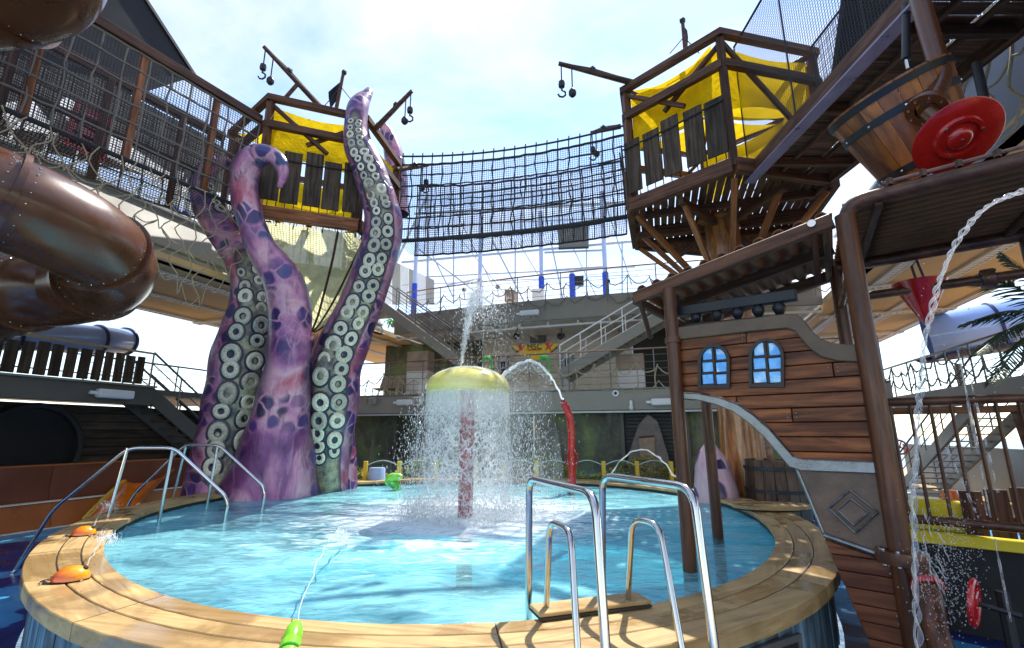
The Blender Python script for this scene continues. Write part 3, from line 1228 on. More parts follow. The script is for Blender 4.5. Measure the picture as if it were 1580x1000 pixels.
plank('base_strip', SP(-6, LB + 0.015, 0.015), SP(13, LB + 0.015, 0.015), 0.03, 0.028, MT['white'], lw)
# light blue painted band in front of it
tag(MB().add([SP(-6, LB + 0.05, 0.004), SP(13, LB + 0.05, 0.004), SP(13, LB + 1.0, 0.004), SP(-6, LB + 0.75, 0.004)], [(0, 1, 2, 3)]).build('painted_band', pm('light_blue_deck_paint', (0.10, 0.42, 0.70), 0.4), smooth=0), 'light blue painted band along the low copper wall', 'floor marking', kind='structure')

dw = thing('dark_wall', 'black brown boarded wall under the left deck', 'wall', SP(0, LB - 1.1))
z = 0.02
while z < 2.58:
    plank('wall_board', SP(-6, LB - 1.12, z + 0.10), SP(13.0, LB - 1.12, z + 0.10), 0.03, 0.185, MT['blackwall'], dw, up=(0, 0, 1))
    z += 0.2
MB().prism([SP(-6, LB - 1.15, 0), SP(13.2, LB - 1.15, 0), SP(13.2, LB - 1.15, 2.6), SP(-6, LB - 1.15, 2.6)], BX * -0.1).build('wall_backing', MT['black'], dw, smooth=0)

# round tunnel mouth
tp = onplane(40, 694, SP(0, LB - 1.0, 0), BX)
tm = thing('tunnel_mouth', 'black round tunnel opening in the dark boarded wall', 'tunnel', tp)
MB().lathe([(0.0, -0.02), (0.90, -0.02)], tp, BX, 40).build('opening', MT['black'], tm)
MB().lathe([(0.90, -0.09), (0.90, 0.14), (0.98, 0.16), (1.02, 0.10), (1.02, -0.09)], tp, BX, 40).build('ring', MT['blackmetal'], tm)

# orange slide end over the low wall
se = thing('slide_end', 'orange curved slide end lying over the low copper wall', 'slide', SP(7.2, LB + 0.3, 0))
rows = []
spine = cm3([onplane(246, 722, SP(0, LB - 0.55, 0), BX), onplane(224, 738, SP(0, LB - 0.2, 0), BX), onplane(196, 764, SP(0, LB + 0.15, 0), BX), onplane(166, 796, SP(0, LB + 0.5, 0), BX)], 5)
for i, c0 in enumerate(spine):
    row = []
    for k in range(11):
        an = math.pi * k / 10
        row.append(c0 + (AX * 0.85 + BX * 0.3).normalized() * (0.40 * math.cos(an)) + V((0, 0, -0.20 * math.sin(an))))
    rows.append(row)
o = MB().grid(rows).build('chute', MT['orange'], se)
m_ = o.modifiers.new('thick', 'SOLIDIFY')
m_.thickness = 0.05
tubeo('lip', [r[0] for r in rows], 0.04, MT['copper'], se)
tubeo('lip', [r[-1] for r in rows], 0.04, MT['yellowpost'], se)

# lower left deck
dk = thing('side_deck', 'dark grey lower side deck above the boarded wall', 'deck', SP(0, LB, 2.62))
plank('edge_beam', SP(-6, LB + 0.12, 2.83), SP(8.45, LB + 0.12, 2.83), 0.24, 0.42, MT['darkfascia'], dk)
plank('deck_lip', SP(-6, LB + 0.16, 3.065), SP(8.50, LB + 0.16, 3.065), 0.34, 0.045, MT['fascia'], dk)
MB().prism([SP(-6, LB, 2.9), SP(13, LB, 2.9), SP(13, LB - 6, 2.9), SP(-6, LB - 6, 2.9)], (0, 0, 0.13)).build('deck_plate', MT['darkfascia'], dk, smooth=0)
sf = thing('slat_fence', 'dark upright slat fence with gold handrail on the left deck', 'fence', SP(0, LB + 0.1, 3.09))
a = -5.9
while a < 8.3:
    w = rnd.uniform(0.17, 0.22)
    plank('slat', SP(a + w / 2, LB + 0.10, 3.12), SP(a + w / 2 + rnd.uniform(-.01, .01), LB + 0.10, 3.80 + rnd.uniform(-.04, .02)), w, 0.025, MT['slat'], sf, up=BX)
    a += w + rnd.uniform(0.03, 0.06)
plank('handrail', SP(-6, LB + 0.14, 3.90), SP(8.4, LB + 0.14, 3.90), 0.06, 0.045, pm('gold_handrail', (0.42, 0.25, 0.09), 0.35), sf)
for z in (3.25, 3.66):
    tubeo('rail', [SP(-6, LB + 0.07, z), SP(8.4, LB + 0.07, z)], 0.016, MT['railgrey'], sf, 6)
for a in range(-5, 9, 2):
    tubeo('post', [SP(a + .3, LB + 0.06, 3.09), SP(a + .3, LB + 0.06, 3.89)], 0.022, MT['railgrey'], sf, 6)
stairs(SP(8.5, LB - 0.5, 2.95), SP(12.6, LB - 0.5, 0.05), BX, 1.0, 15, 'dark steel stairs going down from the left deck behind the octopus', (-1, 1), MT['railgrey'], MT['darkfascia'])
railing([SP(8.4, LB - 2.4, 3.05), SP(16, LB - 2.4, 3.05)], 0.95, 'thin grey railing on the far left deck beside the octopus', rails=4, post=1.3)
fp = onplane(178, 608, SP(0, LB + 0.36, 0), BX)
floodlight(fp, AX, 'white floodlight on the dark beam of the left deck', 0.75)

# upper left deck
UB = -11.5
ud = thing('upper_deck', 'grey upper left deck edge with sunlit parapet and beige underside', 'deck', SP(0, UB, 6))
MB().prism([SP(-8, UB, 6.0), SP(17, UB, 6.0), SP(17, UB - 0.55, 7.45), SP(-8, UB - 0.55, 7.45)], BX * -0.25).build('parapet', MT['greybeam'], ud, smooth=0)
plank('parapet_cap', SP(-8, UB - 0.66, 7.50), SP(17, UB - 0.66, 7.50), 0.40, 0.09, MT['white'], ud)
plank('parapet_rib', SP(-8, UB - 0.14, 6.42), SP(17, UB - 0.14, 6.42), 0.10, 0.08, MT['greybeam'], ud)
MB().prism([SP(-8, UB - 0.02, 6.0), SP(24, UB - 0.02, 6.0), SP(24, UB - 5.3, 6.0), SP(-8, UB - 5.3, 6.0)], (0, 0, 0.2)).build('soffit', MT['soffit'], ud, smooth=0)
MB().prism([SP(-8, UB - 0.5, 6.21), SP(24, UB - 0.5, 6.21), SP(24, UB - 5.3, 6.21), SP(-8, UB - 5.3, 6.21)], (0, 0, 0.2)).build('deck_plate', MT['white'], ud, smooth=0)


def perforated(p0, p1, w, parent):
    """white cable tray with a row of openings"""
    d = (p1 - p0).normalized()
    s = d.cross(V((0, 0, 1)))
    L = (p1 - p0).length
    mb = MB()
    for sg in (-1, 1):
        mb.beam(p0 + s * sg * w / 2, p1 + s * sg * w / 2, 0.03, 0.05, up=(0, 0, 1))
    k = int(L / 0.16)
    for i in range(k + 1):
        c0 = p0 + d * (L * i / k)
        mb.beam(c0 - s * w * 0.48, c0 + s * w * 0.48, 0.07, 0.03, up=(0, 0, 1))
    return mb.build('cable_tray', MT['white'], parent, smooth=0)


for bb in (UB - 0.8, UB - 3.0, UB - 5.0):
    perforated(SP(-4, bb, 5.95), SP(22, bb, 5.95), 0.26, ud)
for aa in (7.0, 12.6, 18.0):
    perforated(SP(aa, UB - 0.5, 5.90), SP(aa, UB - 5.2, 5.90), 0.26, ud)

# ------------------------------------------------------------ far end of the deck
EA = 14.8                      # edge of the lower balcony
lm = thing('mural_wall', 'dark wall printed with a jungle mural behind the pool', 'wall', SP(EA + 1, -5))
b_ = -13.0
for i, w in enumerate((3.2, 2.6, 2.6, 2.9, 1.9, 3.3, 1.3)):
    mm = MT['darkwall'] if i == 4 else MT['mural']
    MB().prism([SP(EA + 0.9, b_, 0), SP(EA + 0.9, b_ + w - 0.03, 0), SP(EA + 0.9, b_ + w - 0.03, 2.75), SP(EA + 0.9, b_, 2.75)], AX * 0.08).build('mural_panel', mm, lm, smooth=0)
    if i == 4:
        for q in range(20):
            plank('shutter_slat', SP(EA + 0.86, b_ + 0.1, 0.3 + q * 0.115), SP(EA + 0.86, b_ + w - 0.12, 0.3 + q * 0.115), 0.03, 0.07, MT['blackmetal'], lm)
    if i in (0, 3, 4, 5):
        plank('column', SP(EA + 0.75, b_ + w, 0), SP(EA + 0.75, b_ + w, 2.7), 0.12, 0.12, MT['darkfascia'], lm, up=AX)
    b_ += w
bal = thing('lower_balcony', 'taupe lower balcony across the far end of the pool', 'balcony', SP(EA, -4, 2.6))
plank('fascia', SP(EA + 0.05, -13, 2.92), SP(EA + 0.05, 5.2, 2.92), 0.10, 0.60, MT['fascia'], bal)
plank('deck_lip', SP(EA + 0.06, -13, 3.245), SP(EA + 0.06, 5.2, 3.245), 0.20, 0.045, MT['railgrey'], bal)
MB().prism([SP(EA + 0.12, -13, 2.7), SP(EA + 0.12, 5.2, 2.7), SP(EA + 7, 5.2, 2.7), SP(EA + 7, -13, 2.7)], (0, 0, 0.5)).build('deck_plate', MT['teak'], bal, smooth=0)
perforated(SP(EA + 0.22, -13, 2.58), SP(EA + 0.22, 5.2, 2.58), 0.16, bal)
railing([SP(EA + 0.1, -12.6, 3.27), SP(EA + 0.25, -8.5, 3.27), SP(EA + 0.1, -7.0, 3.27), SP(EA + 0.1, -4.5, 3.27), SP(EA + 0.1, 2.0, 3.27), SP(EA + 0.1, 5.1, 3.27)], 1.18, 'brown topped railing of the lower balcony behind the fountain', rails=5, post=1.25)
garland([SP(EA - 0.02, -11.8 + 0.62 * i, 4.05 - 0.12 * (i % 3)) for i in range(8)], 0.75, 'tan rope draped on the lower balcony railing beside the octopus', MT['ropetan'], seed=3)
garland([SP(EA - 0.02, -3.6 + 0.62 * i, 4.05 - 0.1 * (i % 2)) for i in range(13)], 0.95, 'tan rope net hung on the lower balcony railing right of the fountain', MT['ropetan'], seed=4)
for (x, y, lab) in ((625, 621, 'white floodlight on the balcony fascia between octopus and fountain'), (1022, 620, 'white floodlight on the balcony fascia beside the brown pool post')):
    floodlight(onplane(x, y, SP(EA - 0.12, 0, 0), AX), BX * (1 if x < 800 else 1), lab, 0.62)
for (x, y, w_, h_, lab) in ((575, 619, .22, .24, 'small grey junction box on the balcony fascia left of the floodlight'), (645, 619, .26, .30, 'small pinkish white switch box on the balcony fascia by the fountain')):
    p = onplane(x, y, SP(EA - 0.10, 0, 0), AX)
    jb = thing('junction_box', lab, 'box', p)
    bevel_obj(MB().obox(p, BX * w_ / 2, AX * 0.08, V((0, 0, h_ / 2))).build('body', MT['greybeam'] if x < 600 else MT['lampwhite'], jb), 0.02)
    MB().obox(p - AX * 0.085, BX * w_ * 0.36, AX * 0.006, V((0, 0, h_ * 0.36))).build('cover', MT['railgrey'] if x < 600 else MT['paperbrown'], jb)
p = onplane(974, 626, SP(EA - 0.10, 0, 0), AX)
cm_ = thing('security_camera', 'small white dome camera under the balcony fascia on the right', 'camera', p)
MB().lathe([(0.0, 0.1), (0.05, 0.1), (0.05, -0.02), (0.075, -0.03), (0.07, -0.09), (0.03, -0.13), (0, -0.135)], p, (0, 0, 1), 12).build('dome', MT['lampwhite'], cm_)
MB().obox(p + V((0, 0, 0.12)) + AX * 0.05, BX * 0.04, AX * 0.09, V((0, 0, 0.03))).build('bracket', MT['lampwhite'], cm_)
p = onplane(950, 607, SP(EA - 0.02, 0, 0), AX)
lb = thing('life_ring_lamp', 'round white lamp with black face on the balcony fascia', 'lamp', p)
MB().lathe([(0.0, 0.03), (0.05, 0.03), (0.05, 0.05), (0.095, 0.05), (0.105, 0.0)], p, -AX, 18).build('ring', MT['lampwhite'], lb)
MB().lathe([(0.0, 0.055), (0.045, 0.055)], p, -AX, 14).build('face', MT['black'], lb)

# back wall of the lower balcony
bw = thing('balcony_wall', 'cream wall with jungle printed ends at the back of the lower balcony', 'wall', SP(EA + 5, -4, 3.2))
for (b0, b1, mm) in ((-13, -8.05, MT['mural']), (-8, -1.6, MT['offwhite']), (-1.55, 1.0, MT['darkwall']), (1.05, 2.7, MT['offwhite']), (2.75, 4.4, MT['darkwall'])):
    MB().prism([SP(EA + 4.6, b0, 3.2), SP(EA + 4.6, b1, 3.2), SP(EA + 4.6, b1, 6.0), SP(EA + 4.6, b0, 6.0)], AX * 0.1).build('wall_panel', mm, bw, smooth=0)
for (x0, x1, y0, y1, lab) in ((626, 661, 541, 602, 'tall tan and white cabinet on the lower balcony beside the octopus'), (952, 992, 545, 600, 'white cabinet under the right stairs on the lower balcony')):
    q0, q1 = onplane(x0, y1, SP(EA + 1.6, 0, 0), AX), onplane(x1, y0, SP(EA + 1.6, 0, 0), AX)
    cb = thing('cabinet', lab, 'cabinet', V((q0.x, q0.y, 3.2)))
    zs = 3.22
    hmid = 3.22 + (q1.z - 3.22) * 0.58
    wv = V((q1.x - q0.x, q1.y - q0.y, 0)) / 2
    c0 = V((q0.x, q0.y, 0)) + wv + AX * 0.25
    MB().obox(c0 + V((0, 0, (zs + hmid) / 2)), wv, AX * 0.25, V((0, 0, (hmid - zs) / 2))).build('lower_door', MT['white'], cb, smooth=0)
    MB().obox(c0 + V((0, 0, (q1.z + hmid) / 2 + .006)), wv, AX * 0.25, V((0, 0, (q1.z - hmid) / 2 - .006))).build('upper_door', pm('tan_laminate', (0.45, 0.32, 0.24), 0.5), cb, smooth=0)
p = onplane(960, 700, SP(EA + 0.5, 0, 0), AX)
rk = thing('rock_cutout', 'grey pointed rock against the jungle mural behind the pool', 'rock', V((p.x, p.y, 0)))
pts = [onplane(x, y, SP(EA + 0.55, 0, 0), AX) for x, y in ((968, 745), (970, 700), (985, 655), (1000, 638), (1015, 650), (1030, 700), (1040, 745))]
o = MB().prism(pts, AX * 0.25).build('rock', MT['stone'], rk)
bevel_obj(o, 0.05, 2)
q = [onplane(x, y, SP(EA + 0.45, 0, 0), AX) for x, y in ((986, 676), (1010, 674), (1010, 710), (988, 710))]
nb_ = thing('notice_board', 'small faded brown notice sheet hanging on the grey rock', 'sign', q[3])
MB().prism(q, AX * 0.03).build('sheet', MT['paperbrown'], nb_, smooth=0)
plank('batten', q[0] + V((0, 0, .02)), q[1] + V((0, 0, .02)), 0.05, 0.05, MT['darkwood'], nb_)

# upper balcony
UA = EA + 1.9
ub = thing('upper_balcony', 'grey upper balcony with curved parapet at the far end', 'balcony', SP(UA, -4, 6))


def ua(b):
    return UA + 0.010 * (b + 4) ** 2 - 0.25


cols = [-11 + 15.6 * i / 28 for i in range(29)]
MB().grid([[SP(ua(b), b, 5.95) for b in cols], [SP(ua(b) - 0.06, b, 6.72) for b in cols], [SP(ua(b) + 0.10, b, 6.72) for b in cols], [SP(ua(b) + 0.10, b, 5.95) for b in cols]]).build('parapet', MT['fascia'], ub)
MB().grid([[SP(ua(b) + 0.12, b, 5.98) for b in cols], [SP(UA + 12, b, 5.98) for b in cols]]).build('soffit', MT['white'], ub)
MB().grid([[SP(ua(b) + 0.12, b, 6.2) for b in cols], [SP(UA + 12, b, 6.2) for b in cols]]).build('deck_plate', MT['white'], ub)
for i in range(0, 29):
    if i % 2 == 0:
        b = cols[i]
        plank('soffit_rib', SP(ua(b) + 0.2, b, 5.86), SP(UA + 3.4, b, 5.86), 0.06, 0.12, MT['white'], ub)
tubeo('gutter', [SP(ua(b) + 0.25, b, 5.78) for b in cols], 0.045, MT['white'], ub)
railing([SP(ua(b) + 0.02, b, 6.72) for b in cols[1::3]], 0.98, 'brown topped railing of the upper balcony under the rope bridge', rails=4, post=1.2)
garland([SP(ua(-10 + 0.72 * i) - 0.1, -10 + 0.72 * i, 7.35 - 0.1 * (i % 2)) for i in range(24)], 0.95, 'grey rope net hung along the upper balcony railing', MT['ropegrey'], seed=6)
floodlight(onplane(817, 483, SP(UA - 0.45, 0, 0), AX), BX, 'white floodlight on the upper balcony parapet above the banner', 0.72)

# stairs between the balconies
pL0, pL1 = onplane(600, 476, SP(UA - 0.9, 0, 0), AX), onplane(735, 575, SP(UA - 0.9, 0, 0), AX)
stairs(pL0, pL1, AX, 1.0, 16, 'grey stairs descending from the upper balcony left of the fountain', (-1, 1), MT['railgrey'], MT['fascia'])
pR0, pR1 = onplane(1030, 488, SP(UA - 0.9, 0, 0), AX), onplane(870, 582, SP(UA - 0.9, 0, 0), AX)
stairs(pR0, pR1, AX, 1.0, 16, 'grey stairs with white railing right of the yellow banner', (-1, 1), MT['white'], MT['fascia'])
lsd = thing('stair_landing', 'grey landing slab at the head of the left stairs', 'landing', pL0)
MB().prism([pL0 + BX * -4.5 + AX * -0.55, pL0 + BX * 0.05 + AX * -0.55, pL0 + BX * 0.05 + AX * 0.75, pL0 + BX * -4.5 + AX * 0.75], (0, 0, -0.2)).build('slab', MT['fascia'], lsd, smooth=0)
railing([pL0 + BX * -4.3 + AX * -0.5, pL0 + AX * -0.5], 1.0, 'grey railing on the landing beside the right tentacle', rails=4, post=0.9, hand=MT['railgrey'])

# banner with its print
bp = lambda x, y: onplane(x, y, SP(UA - 0.15, 0, 0), AX)
ban = thing('banner', 'yellow triangular hanging banner with dark lettering and red figures', 'banner', bp(827, 556))
MB().prism([bp(789, 534), bp(862, 530), bp(852, 541), bp(828, 557), bp(816, 552), bp(799, 543)], AX * 0.03).build('cloth', MT['banner'], ban, smooth=0)


def text_part(s, p, h, mat, parent, xdir, zdir, ext=0.006, spacing=1.0):
    cu = bpy.data.curves.new('lettering', 'FONT')
    cu.body = s
    cu.size = h
    cu.extrude = ext
    cu.align_x = 'CENTER'
    cu.align_y = 'CENTER'
    cu.space_character = spacing
    tmp = bpy.data.objects.new('tmp', cu)
    COL.objects.link(tmp)
    dg = bpy.context.evaluated_depsgraph_get()
    me = bpy.data.meshes.new_from_object(tmp.evaluated_get(dg))
    bpy.data.objects.remove(tmp)
    me.name = 'lettering'
    me.materials.append(mat)
    x = V(xdir).normalized()
    z = V(zdir).normalized()
    return place(me, 'lettering', parent, frame_of(p, x, z))


text_part('MSC', bp(825, 535.5) - AX * 0.02, 0.30, MT['blackmetal'], ban, BX, -AX)
MB().prism([bp(815, 539.5) - AX * .012, bp(834, 538.7) - AX * .012, bp(834, 540.4) - AX * .012, bp(815, 541.2) - AX * .012], AX * 0.008).build('underline', MT['redpaint'], ban, smooth=0)
for (x, y) in ((803, 536.5), (846, 534.0)):
    fg = MB()
    b0 = bp(x, y) - AX * 0.012
    fg.prism([b0 + BX * u * .01 + V((0, 0, w * .01)) for u, w in ((-4, 12), (3, 13), (6, 2), (16, 8), (17, 4), (6, -5), (12, -16), (7, -17), (1, -7), (-8, -15), (-12, -12), (-4, -2), (-10, 6), (-8, 9))], AX * 0.008)
    fg.lathe([(0, 0.004), (0.045, 0.004)], b0 + V((0, 0, 0.19)), -AX, 8)
    fg.build('printed_figure', MT['redpaint'], ban, smooth=0)
for (x, y, k) in ((794, 537, 1), (856, 536, -1)):
    e = bp(x, y) - AX * 0.012
    MB().prism([e + BX * u * k + V((0, 0, w)) for u, w in ((-0.10, 0.06), (0.0, -0.06), (0.16, -0.15), (0.12, -0.19), (-0.10, -0.04))], AX * 0.008).build('dark_corner', MT['blackmetal'], ban, smooth=0)
for x in (805, 845):
    tubeo('cord', [bp(x, 532), bp(x, 515)], 0.012, MT['railgrey'], ban, 5)
for (x, y, lab) in ((797, 518, 'dark speaker under the soffit above the banner on the left'), (866, 518, 'dark speaker under the soffit above the banner on the right')):
    p = bp(x, y)
    sp_ = thing('speaker', lab, 'speaker', p)
    MB().lathe([(0, -0.13), (0.07, -0.13), (0.10, 0.0), (0.13, 0.10), (0.10, 0.12), (0, 0.09)], p, (BX * (1 if x < 820 else -1) * 0.3 - AX - V((0, 0, .4))), 14).build('horn', MT['blackmetal'], sp_)
    MB().beam(p, p + V((0, 0, 0.3)) + AX * 0.1, 0.04, 0.04).build('bracket', MT['blackmetal'], sp_)
p = onplane(830, 520, SP(EA + 4.5, 0, 0), AX)
gb = thing('grille_box', 'grey ventilation grille on the cream wall above the banner', 'grille', p)
MB().obox(p, BX * 0.33, AX * 0.06, V((0, 0, 0.24))).build('frame', MT['railgrey'], gb, smooth=0)
for k in range(6):
    MB().obox(p - AX * 0.075 + V((0, 0, -0.18 + k * 0.072)), BX * 0.29, AX * 0.012, V((0, 0, 0.02))).build('louvre', MT['greybeam'], gb, smooth=0)

# blue padded poles and the white frame high above the upper balcony
FA = UA + 3.2
MT['poleblue'] = pm('pale_blue_pole_paint', (0.42, 0.48, 0.72), 0.3, 0, 0.08, 2.0, 0.02)
for i, (x, y0, y1, ytop, aoff) in enumerate(((638, 480, 438, 250, 0), (740, 470, 432, 215, 0.2), (836, 472, 427, 215, 1.2), (884, 470, 423, 250, 0.4), (936, 468, 420, 185, 0.2))):
    b0 = onplane(x, y0, SP(FA + aoff, 0, 0), AX)
    b1 = onplane(x, y1, SP(FA + aoff, 0, 0), AX)
    lab = ('white pole with blue pad nearest the right tentacle', 'white pole with blue pad under the middle of the rope bridge', 'white pole with blue pad behind the upper railing right of the middle', 'short white pole with blue pad and dark box on the upper balcony', 'white pole with blue pad nearest the wooden tower')[i]
    t = thing('padded_pole', lab, 'pole', V((b0.x, b0.y, 6.2)), 'blue padded poles on the upper balcony')
    foot = V((b0.x, b0.y, 6.2))
    MB().lathe([(0.13, 0), (0.14, 0.03), (0.14, b1.z - 6.25), (0.12, b1.z - 6.2)], foot, (0, 0, 1), 16).build('pad', MT['bluepad'], t)
    if i != 3:
        top = 12.6
        MB().lathe([(0.10, b1.z - 6.21), (0.10, top - 6.2)], foot, (0, 0, 1), 14).build('shaft', MT['poleblue'], t)
    else:
        MB().lathe([(0.10, b1.z - 6.21), (0.10, b1.z - 6.0), (0.0, b1.z - 5.98)], foot, (0, 0, 1), 14).build('shaft', MT['white'], t)
        MB().box(foot + V((0.12, -0.1, b1.z - 6.75)), foot + V((0.5, 0.1, b1.z - 6.3))).build('control_box', MT['blackmetal'], t)
cf = thing('canopy_frame', 'white steel canopy frame rising behind the rope bridge', 'frame', SP(FA + 1, -4, 6.2))
fpt = lambda x, y, k=1.5: onplane(x, y, SP(FA + k, 0, 0), AX)
for (q0, q1, th) in (((620, 405), (985, 372), .10), ((640, 330), (980, 312), .12), ((645, 428), (980, 412), .06), ((640, 380), (760, 470), .07), ((760, 372), (810, 468), .07), ((850, 372), (870, 468), .06),
                     ((840, 390), (936, 386), .09), ((840, 418), (934, 412), .09), ((668, 395), (700, 460), .06), ((690, 440), (740, 430), .06), ((660, 300), (660, 470), .10), ((690, 300), (760, 440), .05), ((930, 300), (975, 440), .05), ((604, 420), (660, 300), .10), ((655, 350), (985, 334), .05), ((700, 372), (700, 470), .06), ((795, 372), (795, 470), .06), ((960, 372), (960, 470), .06), ((620, 440), (985, 424), .04), ((715, 374), (790, 468), .04), ((800, 374), (840, 440), .04), ((880, 374), (925, 468), .04), ((905, 340), (905, 470), .05)):
    plank('frame_bar', fpt(*q0), fpt(*q1), th, th, MT['framegrey'], cf)
pn = [onplane(x, y, SP(FA + 1.0, 0, 0), AX) for x, y in ((860, 348), (908, 346), (908, 382), (862, 384))]
dp = thing('screen_panel', 'dark grey screen panel seen through the rope bridge netting', 'panel', pn[3])
MB().prism(pn, AX * 0.12).build('panel', MT['railgrey'], dp, smooth=0)
plank('edge', pn[3], pn[2], 0.10, 0.08, MT['blackmetal'], dp)
# screen wall of pale panels at the left of the upper balcony
sw = thing('pale_screen_wall', 'pale grey panelled screen wall behind the right tentacle', 'wall', SP(FA + 1, -9, 6.2))
for i in range(6):
    q = [onplane(x, y, SP(FA + 2.2 - 0.2 * i, 0, 0), AX) for x, y in ((592 + i * 13, 470), (604.4 + i * 13, 470), (604.4 + i * 13, 402 + i * 6), (592 + i * 13, 396 + i * 6))]
    MB().prism(q, AX * 0.06).build('wall_panel', MT['greybeam'] if i % 2 else MT['white'], sw, smooth=0)
for (x, y, w_, h_, mm, lab) in ((786, 457, 15, 17, 'paperbrown', 'brown box on the upper balcony behind the railing'), (830, 455, 18, 16, 'white', 'white cube planter on the upper balcony behind the railing')):
    q = [onplane(x + sx * w_ / 2, y + sy * h_ / 2, SP(UA + 1.2, 0, 0), AX) for sx, sy in ((-1, 1), (1, 1), (1, -1), (-1, -1))]
    bx_ = thing('deck_box', lab, 'box', q[0])
    MB().prism(q, AX * 0.4).build('body', MT[mm], bx_, smooth=0)
    plank('lid', q[3] + AX * .2 + V((0, 0, .02)), q[2] + AX * .2 + V((0, 0, .02)), 0.46, 0.04, MT[mm], bx_)
for i, (x, y) in enumerate(((716, 447), (768, 443), (938, 434))):
    p = onplane(x, y, SP(UA - 0.1, 0, 0), AX)
    bl = thing('ball_lamp', ('black ball lamp on the upper railing above the spray', 'black ball lamp on the upper railing near the brown box', 'black ball lamp on the upper railing by the right padded pole')[i], 'lamp', p, 'ball lamps on the upper railing')
    MB().ico(p, 0.10).build('ball', MT['black'], bl, smooth=180)
    tubeo('stem', [p - V((0, 0, 0.08)), p - V((0, 0, 0.4)) + AX * .1], 0.018, MT['blackmetal'], bl, 5)

# ------------------------------------------------------------ right side of the deck
RB = 6.6
rd = thing('side_deck', 'grey lower side deck on the right with rope hung railing', 'deck', SP(8, RB, 2.6))
plank('edge_beam', SP(-2, RB, 2.84), SP(34, RB, 2.84), 0.22, 0.46, MT['fascia'], rd)
MB().prism([SP(-2, RB + 0.13, 2.75), SP(34, RB + 0.13, 2.75), SP(34, RB + 1.0, 2.75), SP(-2, RB + 1.0, 2.75)], (0, 0, 0.3)).build('deck_plate', MT['fascia'], rd, smooth=0)
railing([SP(3, RB, 3.07), SP(33, RB, 3.07)], 0.95, 'grey railing with thin rails on the right side deck', rails=5, post=1.1, hand=MT['railgrey'])
garland([SP(3 + 0.7 * i, RB - 0.08, 3.95 - 0.15 * (i % 2)) for i in range(28)], 0.7, 'grey rope hung on the right side deck railing below the blue slide', MT['ropegrey'], seed=8)
RU = 4.65
ru = thing('upper_deck', 'blue grey upper right deck edge with beige underside', 'deck', SP(4, RU, 6))
MB().prism([SP(-6, RU, 6.0), SP(16, RU, 6.0), SP(16, RU + 0.25, 7.7), SP(-6, RU + 0.25, 7.7)], BX * 0.25).build('parapet', MT['bluegrey'], ru, smooth=0)
plank('parapet_cap', SP(-6, RU + 0.36, 7.74), SP(16, RU + 0.36, 7.74), 0.42, 0.08, MT['white'], ru)
MB().prism([SP(-6, RU + 0.02, 6.0), SP(30, RU + 0.02, 6.0), SP(30, RU + 4.2, 6.0), SP(-6, RU + 4.2, 6.0)], (0, 0, 0.2)).build('soffit', MT['soffit'], ru, smooth=0)
for bb in (RU + 0.8, RU + 2.4, RU + 4.0):
    perforated(SP(-2, bb, 5.95), SP(29, bb, 5.95), 0.24, ru)
for aa in (9.0, 12.2, 15.4, 19.0, 23.0, 27.0):
    perforated(SP(aa, RU + 0.3, 5.90), SP(aa, RU + 4.1, 5.90), 0.24, ru)
s0, s1 = atz(1535, 640, 2.95), atz(1400, 745, 0.4)
s0 = SP(14.4, RB + 0.9, 3.0)
s1 = SP(20.6, RB + 0.9, 0.05)
stairs(s0, s1, BX, 1.1, 15, 'grey stairs descending from the right side deck behind the bar fence', (-1, 1), MT['railgrey'], MT['fascia'])
rw = thing('pale_wall', 'pale grey low wall under the right side deck', 'wall', SP(10, RB + 2))
for i in range(9):
    MB().prism([SP(4 + i * 2.4, RB + 2.4, 0), SP(6.37 + i * 2.4, RB + 2.4, 0), SP(6.37 + i * 2.4, RB + 2.4, 1.5), SP(4 + i * 2.4, RB + 2.4, 1.5)], BX * 0.1).build('wall_panel', MT['bluegrey'] if i % 2 else MT['greybeam'], rw, smooth=0)

# doors, chairs and a fern at the back of the lower balcony
for (x0, x1, lab) in ((770, 784, 'white door with small window in the cream balcony wall left of the banner'), (868, 884, 'white door with small window in the cream balcony wall under the right stairs')):
    p0_, p1_ = onplane(x0, 575, SP(EA + 4.55, 0, 0), AX), onplane(x1, 575, SP(EA + 4.55, 0, 0), AX)
    dr_ = thing('door', lab, 'door', V((p0_.x, p0_.y, 3.2)))
    q_ = [V((p0_.x, p0_.y, 3.21)), V((p1_.x, p1_.y, 3.21)), V((p1_.x, p1_.y, 5.2)), V((p0_.x, p0_.y, 5.2))]
    MB().prism(q_, AX * -0.05).build('leaf', MT['white'], dr_, smooth=0)
    w0, w1 = q_[0].lerp(q_[1], 0.25), q_[0].lerp(q_[1], 0.75)
    MB().prism([w0 + V((0, 0, 1.2)) - AX * .055, w1 + V((0, 0, 1.2)) - AX * .055, w1 + V((0, 0, 1.75)) - AX * .055, w0 + V((0, 0, 1.75)) - AX * .055], AX * -0.01).build('window', MT['navy'], dr_, smooth=0)
    for a_, b_ in ((q_[0], q_[3]), (q_[1], q_[2])):
        plank('jamb', a_ - AX * .03, b_ - AX * .03, 0.08, 0.10, MT['framegrey'], dr_, up=AX)
